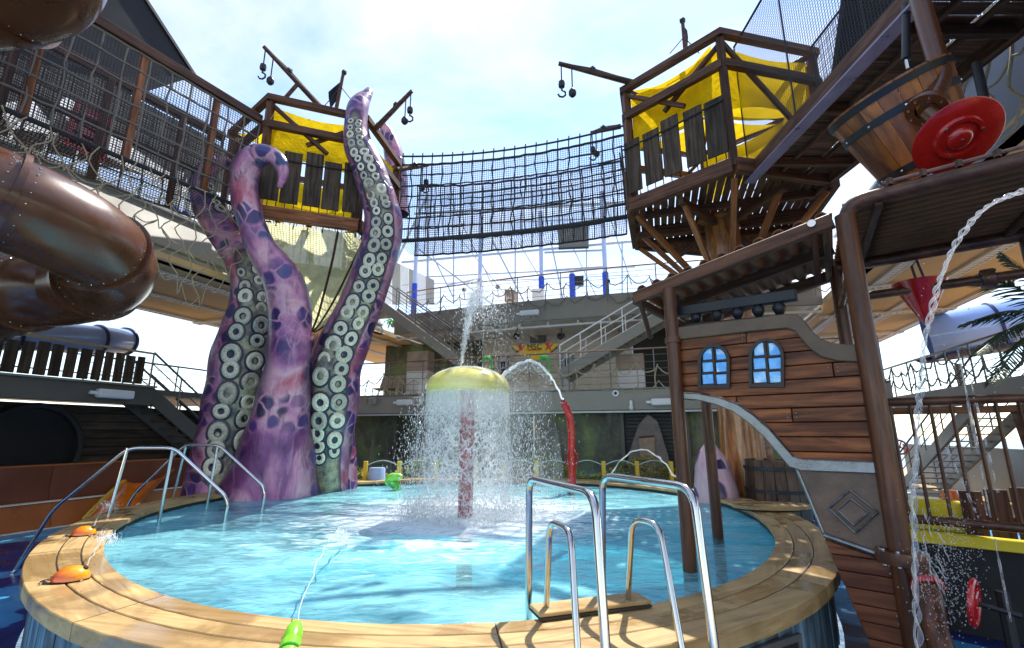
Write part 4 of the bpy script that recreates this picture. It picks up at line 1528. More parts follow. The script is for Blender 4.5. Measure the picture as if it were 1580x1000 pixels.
for i, (x, lab) in enumerate(((583, 'folded deck chair on the lower balcony next to the octopus'), (602, 'second deck chair on the lower balcony next to the cabinet'))):
    p = onplane(x, 596, SP(EA + 0.9, 0, 0), AX)
    p = V((p.x, p.y, 3.21))
    ch = thing('deck_chair', lab, 'chair', p, 'deck chairs on the lower balcony')
    tr_ = BX * (0.3 if i else -0.3) - AX * 0.3
    MB().prism([p + BX * -.25 + V((0, 0, .38)), p + BX * .25 + V((0, 0, .38)), p + BX * .25 + AX * .45 + V((0, 0, .34)), p + BX * -.25 + AX * .45 + V((0, 0, .34))], (0, 0, 0.03)).build('seat', MT['paperbrown'], ch, smooth=0)
    MB().prism([p + BX * -.25 + AX * .45 + V((0, 0, .38)), p + BX * .25 + AX * .45 + V((0, 0, .38)), p + BX * .25 + AX * .7 + V((0, 0, .95)), p + BX * -.25 + AX * .7 + V((0, 0, .95))], AX * 0.03).build('backrest', MT['paperbrown'], ch, smooth=0)
    for sx in (-0.25, 0.25):
        for sa in (0.03, 0.45):
            tubeo('leg', [p + BX * sx + AX * sa, p + BX * sx + AX * sa + V((0, 0, .38))], 0.018, MT['white'], ch, 6)
p = onplane(607, 500, SP(EA + 4.2, 0, 0), AX)
fe = thing('hanging_fern', 'bright green fern against the jungle print under the left stairs', 'plant', p)
MB().lathe([(0.0, -0.16), (0.10, -0.15), (0.15, 0.0), (0.13, 0.0)], p, (0, 0, 1), 14).build('pot', MT['darkfascia'], fe)
fr2 = random.Random(4)
for k in range(26):
    a_ = 2 * math.pi * k / 26
    L_ = fr2.uniform(0.35, 0.65)
    d_ = V((math.cos(a_), math.sin(a_), 0))
    sp2 = [p + d_ * L_ * f + V((0, 0, 0.45 * L_ * 4 * f * (1 - f) + 0.1 * fr2.random() - 0.2 * f)) for f in (0, .25, .5, .75, 1)]
    s_ = d_.cross(V((0, 0, 1))) * 0.05
    MB().grid([[q - s_ * w, q + s_ * w] for q, w in zip(sp2, (0.3, 0.9, 1, 0.7, 0.1))]).build('leaf', MT['fern'], fe, smooth=0)
# ============================================================ play towers, bridges, nets
FZ = 7.0                       # tower floor


def hexpt(c, R, deg, z):
    return V((c[0] + R * math.cos(rad(deg)), c[1] + R * math.sin(rad(deg)), z))


def wob_rope(a, b, r, mat, parent, name='rope', amp=0.02, sag=0.0, n=6, seed=0):
    rg = random.Random(seed * 7919 + int(a.x * 1000) + int(b.z * 977))
    pts = []
    for i in range(n + 1):
        f = i / n
        p = a.lerp(b, f)
        if 0 < i < n:
            p = p + V((rg.uniform(-amp, amp), rg.uniform(-amp, amp), rg.uniform(-amp, amp)))
        p.z -= sag * 4 * f * (1 - f)
        pts.append(p)
    return MB().tube(cm3(pts, 3) if n > 2 else pts, r, 5).build(name, mat, parent)


def davit(parent, p0, p1, brace=None):
    """a boom with pulley blocks, hook and ball hanging from its end"""
    arm = MB().tube([p0, p0.lerp(p1, 0.5), p1], [0.075, 0.065, 0.05], 8).build('davit_arm', MT['darkwood'], parent)
    d = (p1 - p0).normalized()
    for f, L, k in ((0.97, 0.55, 'hook'), (0.84, 0.70, 'ball')):
        q = p0.lerp(p1, f)
        tubeo('fall_rope', [q, q - V((0, 0, L))], 0.016, MT['ropedark'], arm, 5)
        e = q - V((0, 0, L))
        if k == 'ball':
            MB().lathe([(0, 0.12), (0.05, 0.10), (0.09, 0.03), (0.09, -0.05), (0.05, -0.10), (0, -0.11)], e, (0, 0, 1), 10).build('weight', MT['blackmetal'], arm)
        else:
            MB().lathe([(0, 0.1), (0.07, 0.07), (0.08, 0), (0.07, -0.07), (0, -0.1)], e, (0, 0, 1), 10).build('pulley_block', MT['blackmetal'], arm)
            hk = [e + V((0, 0, -0.08)), e + V((0, 0, -0.16))] + [e + V((0.09 * math.sin(t), 0, -0.25 + 0.09 * math.cos(t))) for t in (0.3, 1.1, 2.0, 2.9, 3.8, 4.6)]
            tubeo('hook', hk, 0.022, MT['blackmetal'], arm, 6)
    q = p0.lerp(p1, 0.58) + V((0, 0, 0.06))
    MB().ico(q, 0.10).build('pulley', MT['blackmetal'], arm)
    tubeo('guy_rope', [p1 + V((0, 0, 0.03)), q + V((0, 0, .05)), p0 + V((0, 0, 0.06))], 0.013, MT['ropedark'], arm, 5)
    if brace is not None:
        tubeo('davit_post', [brace, p0.lerp(p1, 0.42)], 0.05, MT['darkwood'], arm, 6)
    return arm


def tower(name, label, c, R, deg0, solid, yellow, gapside=(), open_floor=False, nosail=()):
    """six sided lookout; facet i runs from corner i to corner i+1"""
    t = thing(name, label, 'tower', V((c[0], c[1], 0)))
    zs, zm, zt = FZ + 1.58, FZ + 2.28, FZ + 3.0
    cor = [deg0 + 60 * i for i in range(6)]
    for i in range(6):
        a, b = cor[i], cor[(i + 1) % 6]
        p = lambda ang, z, rr=R: hexpt(c, rr, ang, z)
        out = (p((a + b) / 2 if b > a else (a + b + 360) / 2, 0, 1.0) - V((c[0], c[1], 0))).normalized()
        plank('corner_post', p(a, FZ - 0.02, R - 0.06), p(a, zt, R - 0.06), 0.15, 0.15, MT['darkwood'], t, up=V((math.cos(rad(a)), math.sin(rad(a)), 0)))
        dirv = (p(b, 0) - p(a, 0)).normalized()
        plank('rim_beam', p(a, FZ - 0.02) + dirv * .02, p(b, FZ - 0.02) - dirv * .02, 0.16, 0.30, MT['rimbeam'] if i in solid and len(solid) == 1 else MT['darkwood'], t, up=(0, 0, 1))
        plank('mid_beam', p(a, zm) + dirv * .01, p(b, zm) - dirv * .01, 0.13, 0.19, MT['darkwood'], t)
        plank('top_beam', p(a, zt) - dirv * .05, p(b, zt) + dirv * .05, 0.16, 0.16, MT['darkwood'], t)
        # thin upright guard bars behind the slats
        if i not in gapside:
            L = (p(b, 0) - p(a, 0)).length
            nb = 12
            for k in range(1, nb):
                q = p(a, FZ + 0.1).lerp(p(b, FZ + 0.1), k / nb) - out * 0.16
                tubeo('guard_bar', [q, q + V((0, 0, 1.35))], 0.012, MT['blackmetal'], t, 5)
        if i in solid:
            ns = 5
            for k in range(ns):
                f = (k + 0.5) / ns + rnd.uniform(-0.012, 0.012)
                q0 = p(a, FZ + 0.20 + rnd.uniform(0, .06)).lerp(p(b, FZ + 0.20), f)
                q1 = p(a, zs + rnd.uniform(-.12, .12)).lerp(p(b, zs), f + rnd.uniform(-0.01, 0.01)) + out * 0.02
                q0.z, q1.z = FZ + 0.20 + rnd.uniform(0, .06), zs + rnd.uniform(-.12, .10)
                plank('slat', q0 + out * 0.10, q1 + out * 0.10, 0.40, 0.035, MT['slat'], t, up=out)
            plank('brace', p(a, zt - 0.1) - out * .05, p(a, zm).lerp(p(b, FZ + 1.5), 0.62) - out * .05, 0.10, 0.08, MT['darkwood'], t, up=out)
            plank('brace', p(b, zt - 0.1) - out * .12, p(a, zm).lerp(p(b, FZ + 1.5), 0.40) - out * .12, 0.10, 0.08, MT['darkwood'], t, up=out)
            tubeo('slat_rope', [p(a, zs - 0.25) + out * .16, p(a, zs - 0.30).lerp(p(b, zs - 0.25), .5) + out * .16, p(b, zs - 0.22) + out * .16], 0.02, MT['ropedark'], t, 5)
        else:
            plank('brace', p(a, zt - 0.1) - out * .05, p(b, FZ + 0.4) - out * .05, 0.10, 0.08, MT['darkwood'], t, up=out)
        if i in yellow:
            A0, B0 = p(a, zs - 0.25, R - 0.2), p(b, zs - 0.25, R - 0.2)
            A1, B1 = p(a, zt - 0.12, R - 0.2), p(b, zt - 0.12, R - 0.2)
            rows_ = []
            for r_ in range(7):
                f = r_ / 6
                row = []
                for k in range(9):
                    g = k / 8
                    q = A0.lerp(B0, g).lerp(A1.lerp(B1, g), f)
                    q = q - out * 0.16 * math.sin(math.pi * g) * math.sin(math.pi * f)
                    q.z += (0.22 * math.sin(math.pi * g)) * (1 - f) - 0.14 * math.sin(math.pi * g) * f
                    row.append(q)
                rows_.append(row)
            MB().grid(rows_).build('yellow_side_cloth', MT['yellow'], t)
    # floor boards with light gaps
    y = -R + 0.07
    ang0 = rad(deg0 + 30)
    e1, e2 = V((math.cos(ang0), math.sin(ang0), 0)), V((-math.sin(ang0), math.cos(ang0), 0))
    ap = R * math.cos(rad(30)) - 0.09
    k = -ap
    if open_floor:
        ring_ = [hexpt(c, R - 0.1, deg0 + 60 * i, FZ - 0.05) for i in range(6)]
        mbn = MB().grid([[V((c[0], c[1], FZ - 0.05))] * 6, ring_], closed=True, uvs=[[(0.0, 0.0)] * 6, [(p_.x - c[0], p_.y - c[1]) for p_ in ring_]])
        mbn.build('net_floor', MT['finenet'], t, recalc=False)
    while k < ap - 0.02 and not open_floor:
        # hexagon slice at e1 = k
        kk = max(abs(k), abs(k + 0.155))
        half = R / 2 + (ap - kk) * math.tan(rad(30)) - 0.08
        m0 = V((c[0], c[1], FZ - 0.05)) + e1 * (k + 0.0775)
        # cut into two lengths with a narrow joint so that the gaps read as dashes
        for (u0, u1) in ((-half, -half / 3 - 0.02), (-half / 3 + 0.02, half / 3 - 0.02), (half / 3 + 0.02, half)):
            plank('floor_board', m0 + e2 * u0, m0 + e2 * u1, 0.135, 0.045, MT['platform'], t)
        k += 0.158
    for u in (-0.9, 0.0, 0.9):
        half = ap - 0.05
        m0 = V((c[0], c[1], FZ - 0.16)) + e2 * u
        plank('floor_joist', m0 - e1 * half * (0.95 if u == 0 else 0.9), m0 + e1 * half * (0.95 if u == 0 else 0.9), 0.12, 0.16, MT['darkwood'], t)
    # roof sails: triangles slung between the corners and the middle
    mid = V((c[0], c[1], zt - 0.35))
    for i in range(6):
        if (i + len(name)) % 6 == 1 or i in nosail:
            continue
        a, b = cor[i], cor[(i + 1) % 6]
        A1, B1 = hexpt(c, R - 0.18, a + 4, zt - 0.08), hexpt(c, R - 0.18, b - 4, zt - 0.08)
        rows_ = []
        for r_ in range(7):
            f = r_ / 6 * 0.97
            row = []
            for k in range(9):
                g = k / 8
                q = A1.lerp(B1, g).lerp(mid, f)
                q.z -= 0.10 * math.sin(math.pi * f) + 0.06 * math.sin(math.pi * g) * (1 - f)
                ww = mid - A1.lerp(B1, g)
                q += ww * 0.14 * math.sin(math.pi * g) * (1 - f)
                row.append(q)
            rows_.append(row)
        MB().grid(rows_).build('yellow_roof_sail', MT['yellow'], t)
        plank('rafter', hexpt(c, R - 0.1, a, zt - 0.02), mid + V((0, 0, 0.22)), 0.09, 0.11, MT['darkwood'], t)
    return t, cor


# ---- tower wrapped by the octopus
LTC, LTR = (-5.6, 12.55), 2.30
lt, lcor = tower('lookout_tower', 'wooden lookout tower with yellow cloth standing over the octopus', LTC, LTR, 261, (0,), (0, 1, 3, 4), open_floor=True, nosail=(1, 2, 3, 4))
davit(lt, atY(497, 168, 11.0), atY(407, 72, 10.2), atY(437, 155, 10.6))
davit(lt, atY(578, 200, 11.4), atY(636, 140, 10.9))
davit(lt, atY(612, 262, 12.0), atY(660, 255, 12.8))
fm1 = MB().tube([atY(518, 172, 12.2), atY(530, 112, 12.2)], [0.06, 0.045], 8).build('flag_mast', MT['darkwood'], lt)
q = atY(531, 112, 12.2)
MB().ico(q, 0.09).build('mast_ball', MT['blackmetal'], fm1)
MB().grid([[q + V((-0.02, 0, -0.25 - .10 * i)), q + V((-0.22 - .06 * math.sin(i * 1.3), 0.05 * (i % 2), -0.45 - .16 * i)), q + V((-0.34 - .05 * math.cos(i), -0.05, -0.70 - .20 * i))] for i in range(4)]).build('furled_flag', MT['sail'], fm1)
for dx in (-0.5, 0.45):
    tubeo('stay', [q - V((0.05, 0, 0.5)), q + V((dx, 0, -1.15))], 0.012, MT['ropedark'], fm1, 5)
# trunk inside the tentacles
MB().lathe([(0.52, 0.0), (0.45, 2.0), (0.40, 4.2), (0.0, 4.25)], V((LTC[0], LTC[1], 0)), (0, 0, 1), 20).build('trunk', MT['trunk'], lt)
for ang in (81, 141):
    tubeo('leg', [hexpt(LTC, LTR - 0.15, ang, 0.0), hexpt(LTC, LTR - 0.15, ang, FZ - 0.15)], 0.09, MT['polewood'], lt, 12)
# pale cloth funnel below the floor
apex = atY(478, 512, 13.3)
rows_ = []
for j in range(25):
    f = j / 24
    row = []
    for k in range(72):
        an = 261 + 360 * k / 72
        i6 = (k % 12) / 12
        Rh = (LTR - 0.14) * math.cos(rad(30)) / math.cos(rad(60 * i6 - 30))
        rr = Rh * (1 - f) ** 0.82 + 0.10 * f
        fold = 1 + 0.045 * math.sin(k * 1.9 + 0.8 * math.sin(f * 5)) * math.sin(math.pi * min(1, f + 0.08)) + 0.03 * math.sin(k * 4.3 + f * 3)
        cc = V((LTC[0], LTC[1], FZ - 0.20)).lerp(apex, f)
        row.append(cc + V((math.cos(rad(an)), math.sin(rad(an)), 0)) * rr * fold)
    rows_.append(row)
MB().grid(rows_, closed=True).build('cloth_funnel', MT['limecloth'], lt, smooth=60)
for k in (0, 10, 14, 22, 60):
    tubeo('funnel_rope', [r[k] + (r[k] - V((LTC[0], LTC[1], r[k].z))).normalized() * 0.03 for r in rows_], 0.03, MT['darkwood'], lt, 6)
for k in range(0, 24, 2):
    tubeo('lacing', [rows_[0][k] + V((0, 0, 0.06)), rows_[0][k] + V((0, -0.03, -0.10))], 0.014, MT['ropedark'], lt, 5)

# ---- tower on the varnished trunk
RTC, RTR = (4.97, 10.57), 2.35
rt, rcor = tower('trunk_tower', 'wooden lookout tower with yellow cloth on a varnished trunk', RTC, RTR, 133, (1, 0), (1, 2, 3, 4), gapside=(2,))
davit(rt, atY(985, 130, 9.9), atY(862, 98, 9.6))
davit(rt, atY(958, 195, 12.0), atY(912, 205, 12.3))
fm2 = MB().tube([atY(1058, 84, 10.4), atY(1053, 32, 10.4)], [0.06, 0.045], 8).build('flag_mast', MT['darkwood'], rt)
q = atY(1053, 32, 10.4)
MB().ico(q, 0.09).build('mast_ball', MT['blackmetal'], fm2)
MB().grid([[q + V((0.0, 0, -0.12 - .14 * i)), q + V((0.10 + .03 * math.sin(i * 1.7), 0.05 * (i % 2), -0.30 - .16 * i)), q + V((0.04, -0.04, -0.42 - .17 * i))] for i in range(4)]).build('furled_flag', MT['sail'], fm2)
for dx in (-0.4, 0.35):
    tubeo('stay', [q - V((0, 0, 0.5)), q + V((dx, 0, -1.0))], 0.012, MT['ropedark'], fm2, 5)
MB().lathe([(0.58, 0.0), (0.55, 0.5), (0.50, 1.5), (0.46, 3.0), (0.41, 5.0), (0.37, FZ - 0.25), (0.55, FZ - 0.2), (0.55, FZ - 0.12)], V((RTC[0], RTC[1], 0)), (0, 0, 1), 28).build('trunk', MT['trunk'], rt)
for ang in (133, 163, 193, 223, 253, 283, 313):
    pz = hexpt(RTC, RTR * (0.93 if (ang - 133) % 60 == 0 else 0.80), ang, FZ - 0.22)
    plank('strut', pz, hexpt(RTC, 0.40, ang, 5.0), 0.11, 0.11, MT['strut'], rt, up=(0, 0, 1))
for ang in (163, 223, 283, 343, 43, 103):
    plank('under_beam', hexpt(RTC, 0.40, ang, FZ - 0.30), hexpt(RTC, RTR * 0.84, ang, FZ - 0.30), 0.13, 0.15, MT['darkwood'], rt)


# ------------------------------------------------------------ net walls
def net_wall(bot, top, parent, nv, nh, rope, fine, r=0.018, amp=0.03, seed=1, fine_name='mesh_panel', bottom_r=None):
    """bot/top: curves (lists of points, same length) bounding one net wall"""
    rg = random.Random(seed)
    m = len(bot)

    def at(cv, f):
        x = f * (m - 1)
        i = min(int(x), m - 2)
        return cv[i].lerp(cv[i + 1], x - i)
    Ltot = sum((bot[i + 1] - bot[i]).length for i in range(m - 1))
    if fine is not None:
        rows_, uvs = [], []
        nn = max(8, nv)
        for j in range(9):
            g = j / 8
            row, uv = [], []
            for i in range(nn + 1):
                f = i / nn
                p = at(bot, f).lerp(at(top, f), g)
                row.append(p)
                uv.append((f * Ltot, g * (at(top, f) - at(bot, f)).length))
            rows_.append(row)
            uvs.append(uv)
        MB().grid(rows_, uvs=uvs).build(fine_name, fine, parent, recalc=False)
    for i in range(nv + 1):
        f = i / nv
        a, b = at(bot, f), at(top, f)
        pts = [a.lerp(b, j / 7) + (V((rg.uniform(-amp, amp), rg.uniform(-amp, amp), 0)) if 0 < j < 7 else V((0, 0, 0))) for j in range(8)]
        MB().tube(pts, r, 5).build('net_rope', rope, parent)
    for j in range(nh + 1):
        g = j / nh
        pts = [at(bot, i / (2 * nv)).lerp(at(top, i / (2 * nv)), g) + V((0, 0, rg.uniform(-amp, amp) * 0.5)) for i in range(2 * nv + 1)]
        rr = r * (1.6 if j in (0, nh) else 1.0)
        if j == 0 and bottom_r:
            rr = bottom_r
        MB().tube(pts, rr, 6).build('net_rope', rope, parent)


# ---- rope bridge between the towers
pb0, pb1 = V((-3.15, 12.35, FZ + 0.10)), V((2.97, 11.22, FZ + 0.30))
br = thing('rope_bridge', 'netted rope bridge sagging between the two wooden towers', 'bridge', (pb0 + pb1) / 2)
NB = 25
side = (pb1 - pb0).cross(V((0, 0, 1))).normalized()


def bridge_curve(off, z, sag):
    return [pb0.lerp(pb1, i / (NB - 1)) + side * off + V((0, 0, z - sag * 4 * (i / (NB - 1)) * (1 - i / (NB - 1)))) for i in range(NB)]


net_wall(bridge_curve(0.0, 0.0, 0.10), bridge_curve(-0.05, 2.35, 0.22), br, 21, 7, MT['ropedark'], MT['finenet'], 0.020, 0.035, 21)
net_wall(bridge_curve(-1.25, 0.05, 0.10), bridge_curve(-1.2, 2.3, 0.22), br, 21, 5, MT['ropedark'], MT['finenet'], 0.018, 0.035, 22)
tubeo('edge_cable', [p for p in bridge_curve(-0.02, 2.60, 0.25)], 0.026, MT['ropedark'], br, 6)
tubeo('edge_cable', [p + V((0, 0, -0.02)) for p in bridge_curve(0.03, 0.0, 0.10)], 0.06, MT['ropedark'], br, 8)
for i in range(22):
    f = i / 21
    k = f * (NB - 1)
    a_, b_ = bridge_curve(-0.05, 2.32, 0.22), bridge_curve(-0.02, 2.64, 0.25)
    j = min(int(k), NB - 2)
    tubeo('hanger', [a_[j].lerp(a_[j + 1], k - j), b_[j].lerp(b_[j + 1], k - j) + V((0.02, 0, 0.06))], 0.018, MT['ropedark'], br, 5)
rows_ = [bridge_curve(-1.25 * k / 4, 0.02 - 0.08 * math.sin(math.pi * k / 4), 0.10) for k in range(5)]
MB().grid(rows_, uvs=[[(6.0 * i / (NB - 1), 1.25 * k / 4) for i in range(NB)] for k in range(5)]).build('net_floor', MT['finenet'], br, recalc=False)

# ---- netted walkway leading to the left tower
wl0, wl1 = V((-10.3, 2.7, FZ)), V((-6.15, 10.35, FZ))
wk = thing('net_walkway', 'netted walkway with brown top beam running up to the octopus tower', 'walkway', wl0)
wd_ = (wl1 - wl0).normalized()
wsd = wd_.cross(V((0, 0, 1))).normalized()      # towards the pool
cv = lambda off, z, s=0.0: [wl0.lerp(wl1, i / 18) + wsd * off + V((0, 0, z - s * 4 * i / 18 * (1 - i / 18))) for i in range(19)]
net_wall(cv(0.0, 0.02), cv(0.0, 2.30), wk, 22, 6, MT['ropegrey'], MT['finenet2'], 0.020, 0.03, 31)
net_wall(cv(-1.5, 0.02), cv(-1.5, 2.30), wk, 22, 6, MT['ropegrey'], MT['finenet2'], 0.018, 0.03, 32)
plank('top_beam', wl0 + V((0, 0, 2.42)), wl1 + V((0, 0, 2.42)), 0.16, 0.20, MT['darkwood'], wk)
plank('top_beam', wl0 - wsd * 1.5 + V((0, 0, 2.42)), wl1 - wsd * 1.5 + V((0, 0, 2.42)), 0.16, 0.20, MT['darkwood'], wk)
plank('mid_beam', wl0 - wsd * 1.5 + V((0, 0, 1.2)), wl1 - wsd * 1.5 + V((0, 0, 1.2)), 0.10, 0.12, MT['darkwood'], wk)
for i in range(6):
    p = wl0.lerp(wl1, (i + 0.3) / 6)
    for off in (-0.06, -1.44):
        plank('post', p + wsd * off, p + wsd * off + V((0, 0, 2.35)), 0.12, 0.12, MT['strut'] if off > -1 else MT['darkwood'], wk, up=wsd)
rows_ = [cv(-1.5 * k / 4, 0.02 - 0.12 * math.sin(math.pi * k / 4)) for k in range(5)]
Lw = (wl1 - wl0).length
MB().grid(rows_, uvs=[[(Lw * i / 18, 1.5 * k / 4) for i in range(19)] for k in range(5)]).build('net_floor', MT['finenet2'], wk, recalc=False)
tubeo('edge_rope', cv(0.02, 0.0), 0.045, MT['ropedark'], wk, 6)

# ---- tan cargo net hung below that walkway
cn = thing('cargo_net', 'tan knotted cargo net hanging under the left walkway against grey parapet', 'net', wl0)
rg = random.Random(5)
cols_ = []
for i in range(27):
    p = wl0.lerp(wl1, 0.22 + 0.78 * i / 26) + wsd * 0.06
    Ld = 1.75 + 0.35 * math.sin(i * 0.9) + rg.uniform(-.15, .15)
    pts = []
    for j in range(7):
        f = j / 6
        pts.append(p + V((rg.uniform(-.06, .06), rg.uniform(-.06, .06), -Ld * f)) - wsd * 0.25 * f + wd_ * (0.11 * (1 if (i + j) % 2 else -1) if j else 0))
    cols_.append(pts)
    MB().tube(cm3(pts, 3), 0.013, 5).build('net_rope', MT['ropetan'], cn)
for i in range(26):
    for j in (2, 4, 6):
        a_, b_ = cols_[i][j], cols_[i + 1][j]
        m_ = a_.lerp(b_, 0.5) - V((0, 0, 0.10 if j < 6 else 0.32))
        MB().tube(cm3([a_, m_, b_], 4), 0.011, 5).build('net_rope', MT['ropetan'], cn)

# ---- plank walkway on the right
rx0, rx1, ry0, ry1 = 4.75, 6.40, -1.2, 8.7
rwk = thing('plank_walkway', 'plank walkway overhead at right seen from below with pale side beam', 'walkway', V((rx0, ry1, FZ)))
plank('side_beam', V((rx0, ry0, FZ - 0.02)), V((rx0, ry1, FZ - 0.02)), 0.12, 0.30, MT['darkwood'], rwk)
plank('beam_flange', V((rx0 - 0.02, ry0, FZ - 0.19)), V((rx0 - 0.02, ry1, FZ - 0.19)), 0.22, 0.03, pm('painted_sky_tint_steel', (0.30, 0.24, 0.34), 0.35, 0.3), rwk)  # sky light on the beam edge, painted in as the flange's lilac colour
plank('side_beam', V((rx1, ry0, FZ - 0.02)), V((rx1, ry1 + 0.9, FZ - 0.02)), 0.12, 0.30, MT['darkwood'], rwk)
y = ry0
while y < ry1 + 0.8:
    x0 = rx0 + 0.07
    if y > ry1:
        x0 = rx0 + 0.5
    for (f0, f1) in ((0, 0.32), (0.34, 0.66), (0.68, 1.0)):
        plank('deck_board', V((x0 + (rx1 - 0.07 - x0) * f0, y, FZ + 0.03)), V((x0 + (rx1 - 0.07 - x0) * f1, y, FZ + 0.03)), 0.165, 0.04, MT['platform'], rwk)
    y += 0.19
y = ry0 + 0.3
while y < ry1:
    plank('cross_beam', V((rx0 + 0.06, y, FZ - 0.09)), V((rx1 - 0.06, y, FZ - 0.09)), 0.10, 0.16, MT['darkwood'], rwk)
    y += 1.5
for f in (0.33, 0.67):
    x = rx0 + (rx1 - rx0) * f
    plank('joist', V((x, ry0, FZ - 0.04)), V((x, ry1, FZ - 0.04)), 0.07, 0.08, MT['darkwood'], rwk)
lcv = lambda x, z: [V((x, ry1 - (ry1 - ry0) * i / 14, FZ + z)) for i in range(15)]
net_wall(lcv(rx0, 0.15), lcv(rx0, 3.0), rwk, 6, 1, MT['ropedark'], MT['finenet2'], 0.016, 0.0, 41)
net_wall(lcv(rx1, 0.15), lcv(rx1, 3.0), rwk, 6, 1, MT['ropedark'], MT['finenet2'], 0.016, 0.0, 42)
# dark sail beside it
q = [atY(1290, 62, 7.0), atY(1410, -160, 5.0), atY(1520, -160, 5.0), atY(1420, 20, 7.4)]
ds = thing('dark_sail', 'dark canvas sail behind the netting of the right walkway', 'sail', q[0])
q = [V((5.3, 7.0, FZ + 0.3)), V((5.3, 5.0, FZ + 4.6)), V((6.3, 4.6, FZ + 4.6)), V((6.3, 7.2, FZ + 0.3))]
MB().prism(q, (0, 0.03, 0.02)).build('canvas', MT['sail'], ds, smooth=0)
MB().tube([q[0], q[1]], 0.03, 6).build('bolt_rope', MT['ropedark'], ds)

# ---- tan net on the blue grey parapet at right
pn_ = thing('parapet_net', 'tan knotted rope net hanging on the blue grey parapet at right', 'net', SP(3, RU, 7.7))
rg = random.Random(9)
cols_ = []
for i in range(18):
    p = SP(1.2 + i * 0.55, RU + 0.1, 7.75)
    pts = [p + V((rg.uniform(-.07, .07), rg.uniform(-.07, .07), -j * 0.33)) - BX * (0.02 + 0.12 * j ** 0.7 - 0.0) + AX * (0.10 * (1 if (i + j) % 2 else -1)) for j in range(6)]
    cols_.append(pts)
    MB().tube(cm3(pts, 3), 0.022, 5).build('net_rope', MT['ropetan'], pn_)
for i in range(17):
    for j in (1, 3, 5):
        a_, b_ = cols_[i][j], cols_[i + 1][j]
        MB().tube(cm3([a_, a_.lerp(b_, .5) - V((0, 0, 0.1 if j < 5 else 0.3)), b_], 4), 0.020, 5).build('net_rope', MT['ropetan'], pn_)
# ============================================================ the octopus
OC = V((-4.75, 10.8, 0))
octo = thing('octopus_sculpture', 'giant purple octopus tentacles with cream suckers rising from the pool', 'sculpture', OC)


def sucker_mesh():
    mb = MB()
    mb.lathe([(1.30, -0.06), (1.24, 0.02), (1.04, 0.03)], (0, 0, 0), (0, 0, 1), 18, 1)
    mb.lathe([(1.04, 0.03), (1.0, 0.16), (0.88, 0.30), (0.70, 0.36), (0.54, 0.32), (0.42, 0.18)], (0, 0, 0), (0, 0, 1), 18, 0)
    mb.lathe([(0.42, 0.18), (0.34, 0.04), (0.20, -0.02), (0.0, -0.03)], (0, 0, 0), (0, 0, 1), 18, 1)
    o = mb.build('sucker', [MT['suckerpale'], MT['suckerdark']], smooth=60)
    me = o.data
    bpy.data.objects.remove(o)
    return me


SUCK = sucker_mesh()


def tentacle(pts, name='tentacle', face=None, flat=1.0, lump=0.05, seed=0, label=None, parent=octo, n=28, sub=5, mat=None, face_end=1.0):
    """pts: (px, py, half width px, Y). face=(lo,hi) lateral range of the sucker side"""
    C = []
    for (x, y, w, Y) in pts:
        p = atY(x, y, Y)
        C.append((p.x, p.y, p.z, w * depth(p) / FPX))
    S = catmull(C, sub)
    P = [V(s[:3]) for s in S]
    Rr = [max(0.02, s[3]) for s in S]
    m = len(P)
    rows, mask, flank, fr = [], [], [], []
    for i in range(m):
        T = (P[min(i + 1, m - 1)] - P[max(i - 1, 0)]).normalized()
        view = (V((0, 0, CZ)) - P[i]).normalized()
        front = (view - T * view.dot(T)).normalized()
        sd = front.cross(T).normalized()          # to the right in the picture when the limb points up
        if sd.x < 0 and abs(T.z) > 0.3:
            sd = -sd
        fr.append((T, front, sd))
        row = []
        for k in range(n):
            a = 2 * math.pi * k / n
            u, f = math.cos(a), math.sin(a)
            kx = Rr[i]
            kf = Rr[i] * flat
            if face and f > 0:
                kf *= 0.86
            q = P[i] + sd * u * kx + front * f * kf
            nz = mnoise.noise(q * 1.6 + V((seed, 0, 0))) * lump * Rr[i] * 2
            q = q + (sd * u + front * f) * nz
            row.append(q)
            mk = 0.0
            if face and f > -0.1:
                lo, hi = face
                mk = max(0.0, min((u - lo), (hi - u)) / 0.5) * min(1.0, max(0, (f + 0.1) * 3))
                mk = min(1.0, mk) * max(0.0, min(1.0, (face_end - i / (m - 1)) * 12))
            mask.append(mk)
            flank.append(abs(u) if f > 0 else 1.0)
        rows.append(row)
    mb = MB().grid(rows, closed=True)
    tipi = len(mb.v)
    T = (P[-1] - P[-2]).normalized()
    mb.v.append(P[-1] + T * Rr[-1] * 0.9)
    mask.append(0.0)
    flank.append(0.0)
    for k in range(n):
        mb.f.append([(m - 1) * n + k, (m - 1) * n + (k + 1) % n, tipi])
        mb.mi.append(0)
    o = mb.build(name, mat or MT['octopus'], parent, smooth=180)
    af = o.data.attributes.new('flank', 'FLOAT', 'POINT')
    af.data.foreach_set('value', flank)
    at = o.data.attributes.new('sucker_side', 'FLOAT', 'POINT')
    at.data.foreach_set('value', mask)
    if label:
        o['label'] = label
    return o, P, Rr, fr, flat


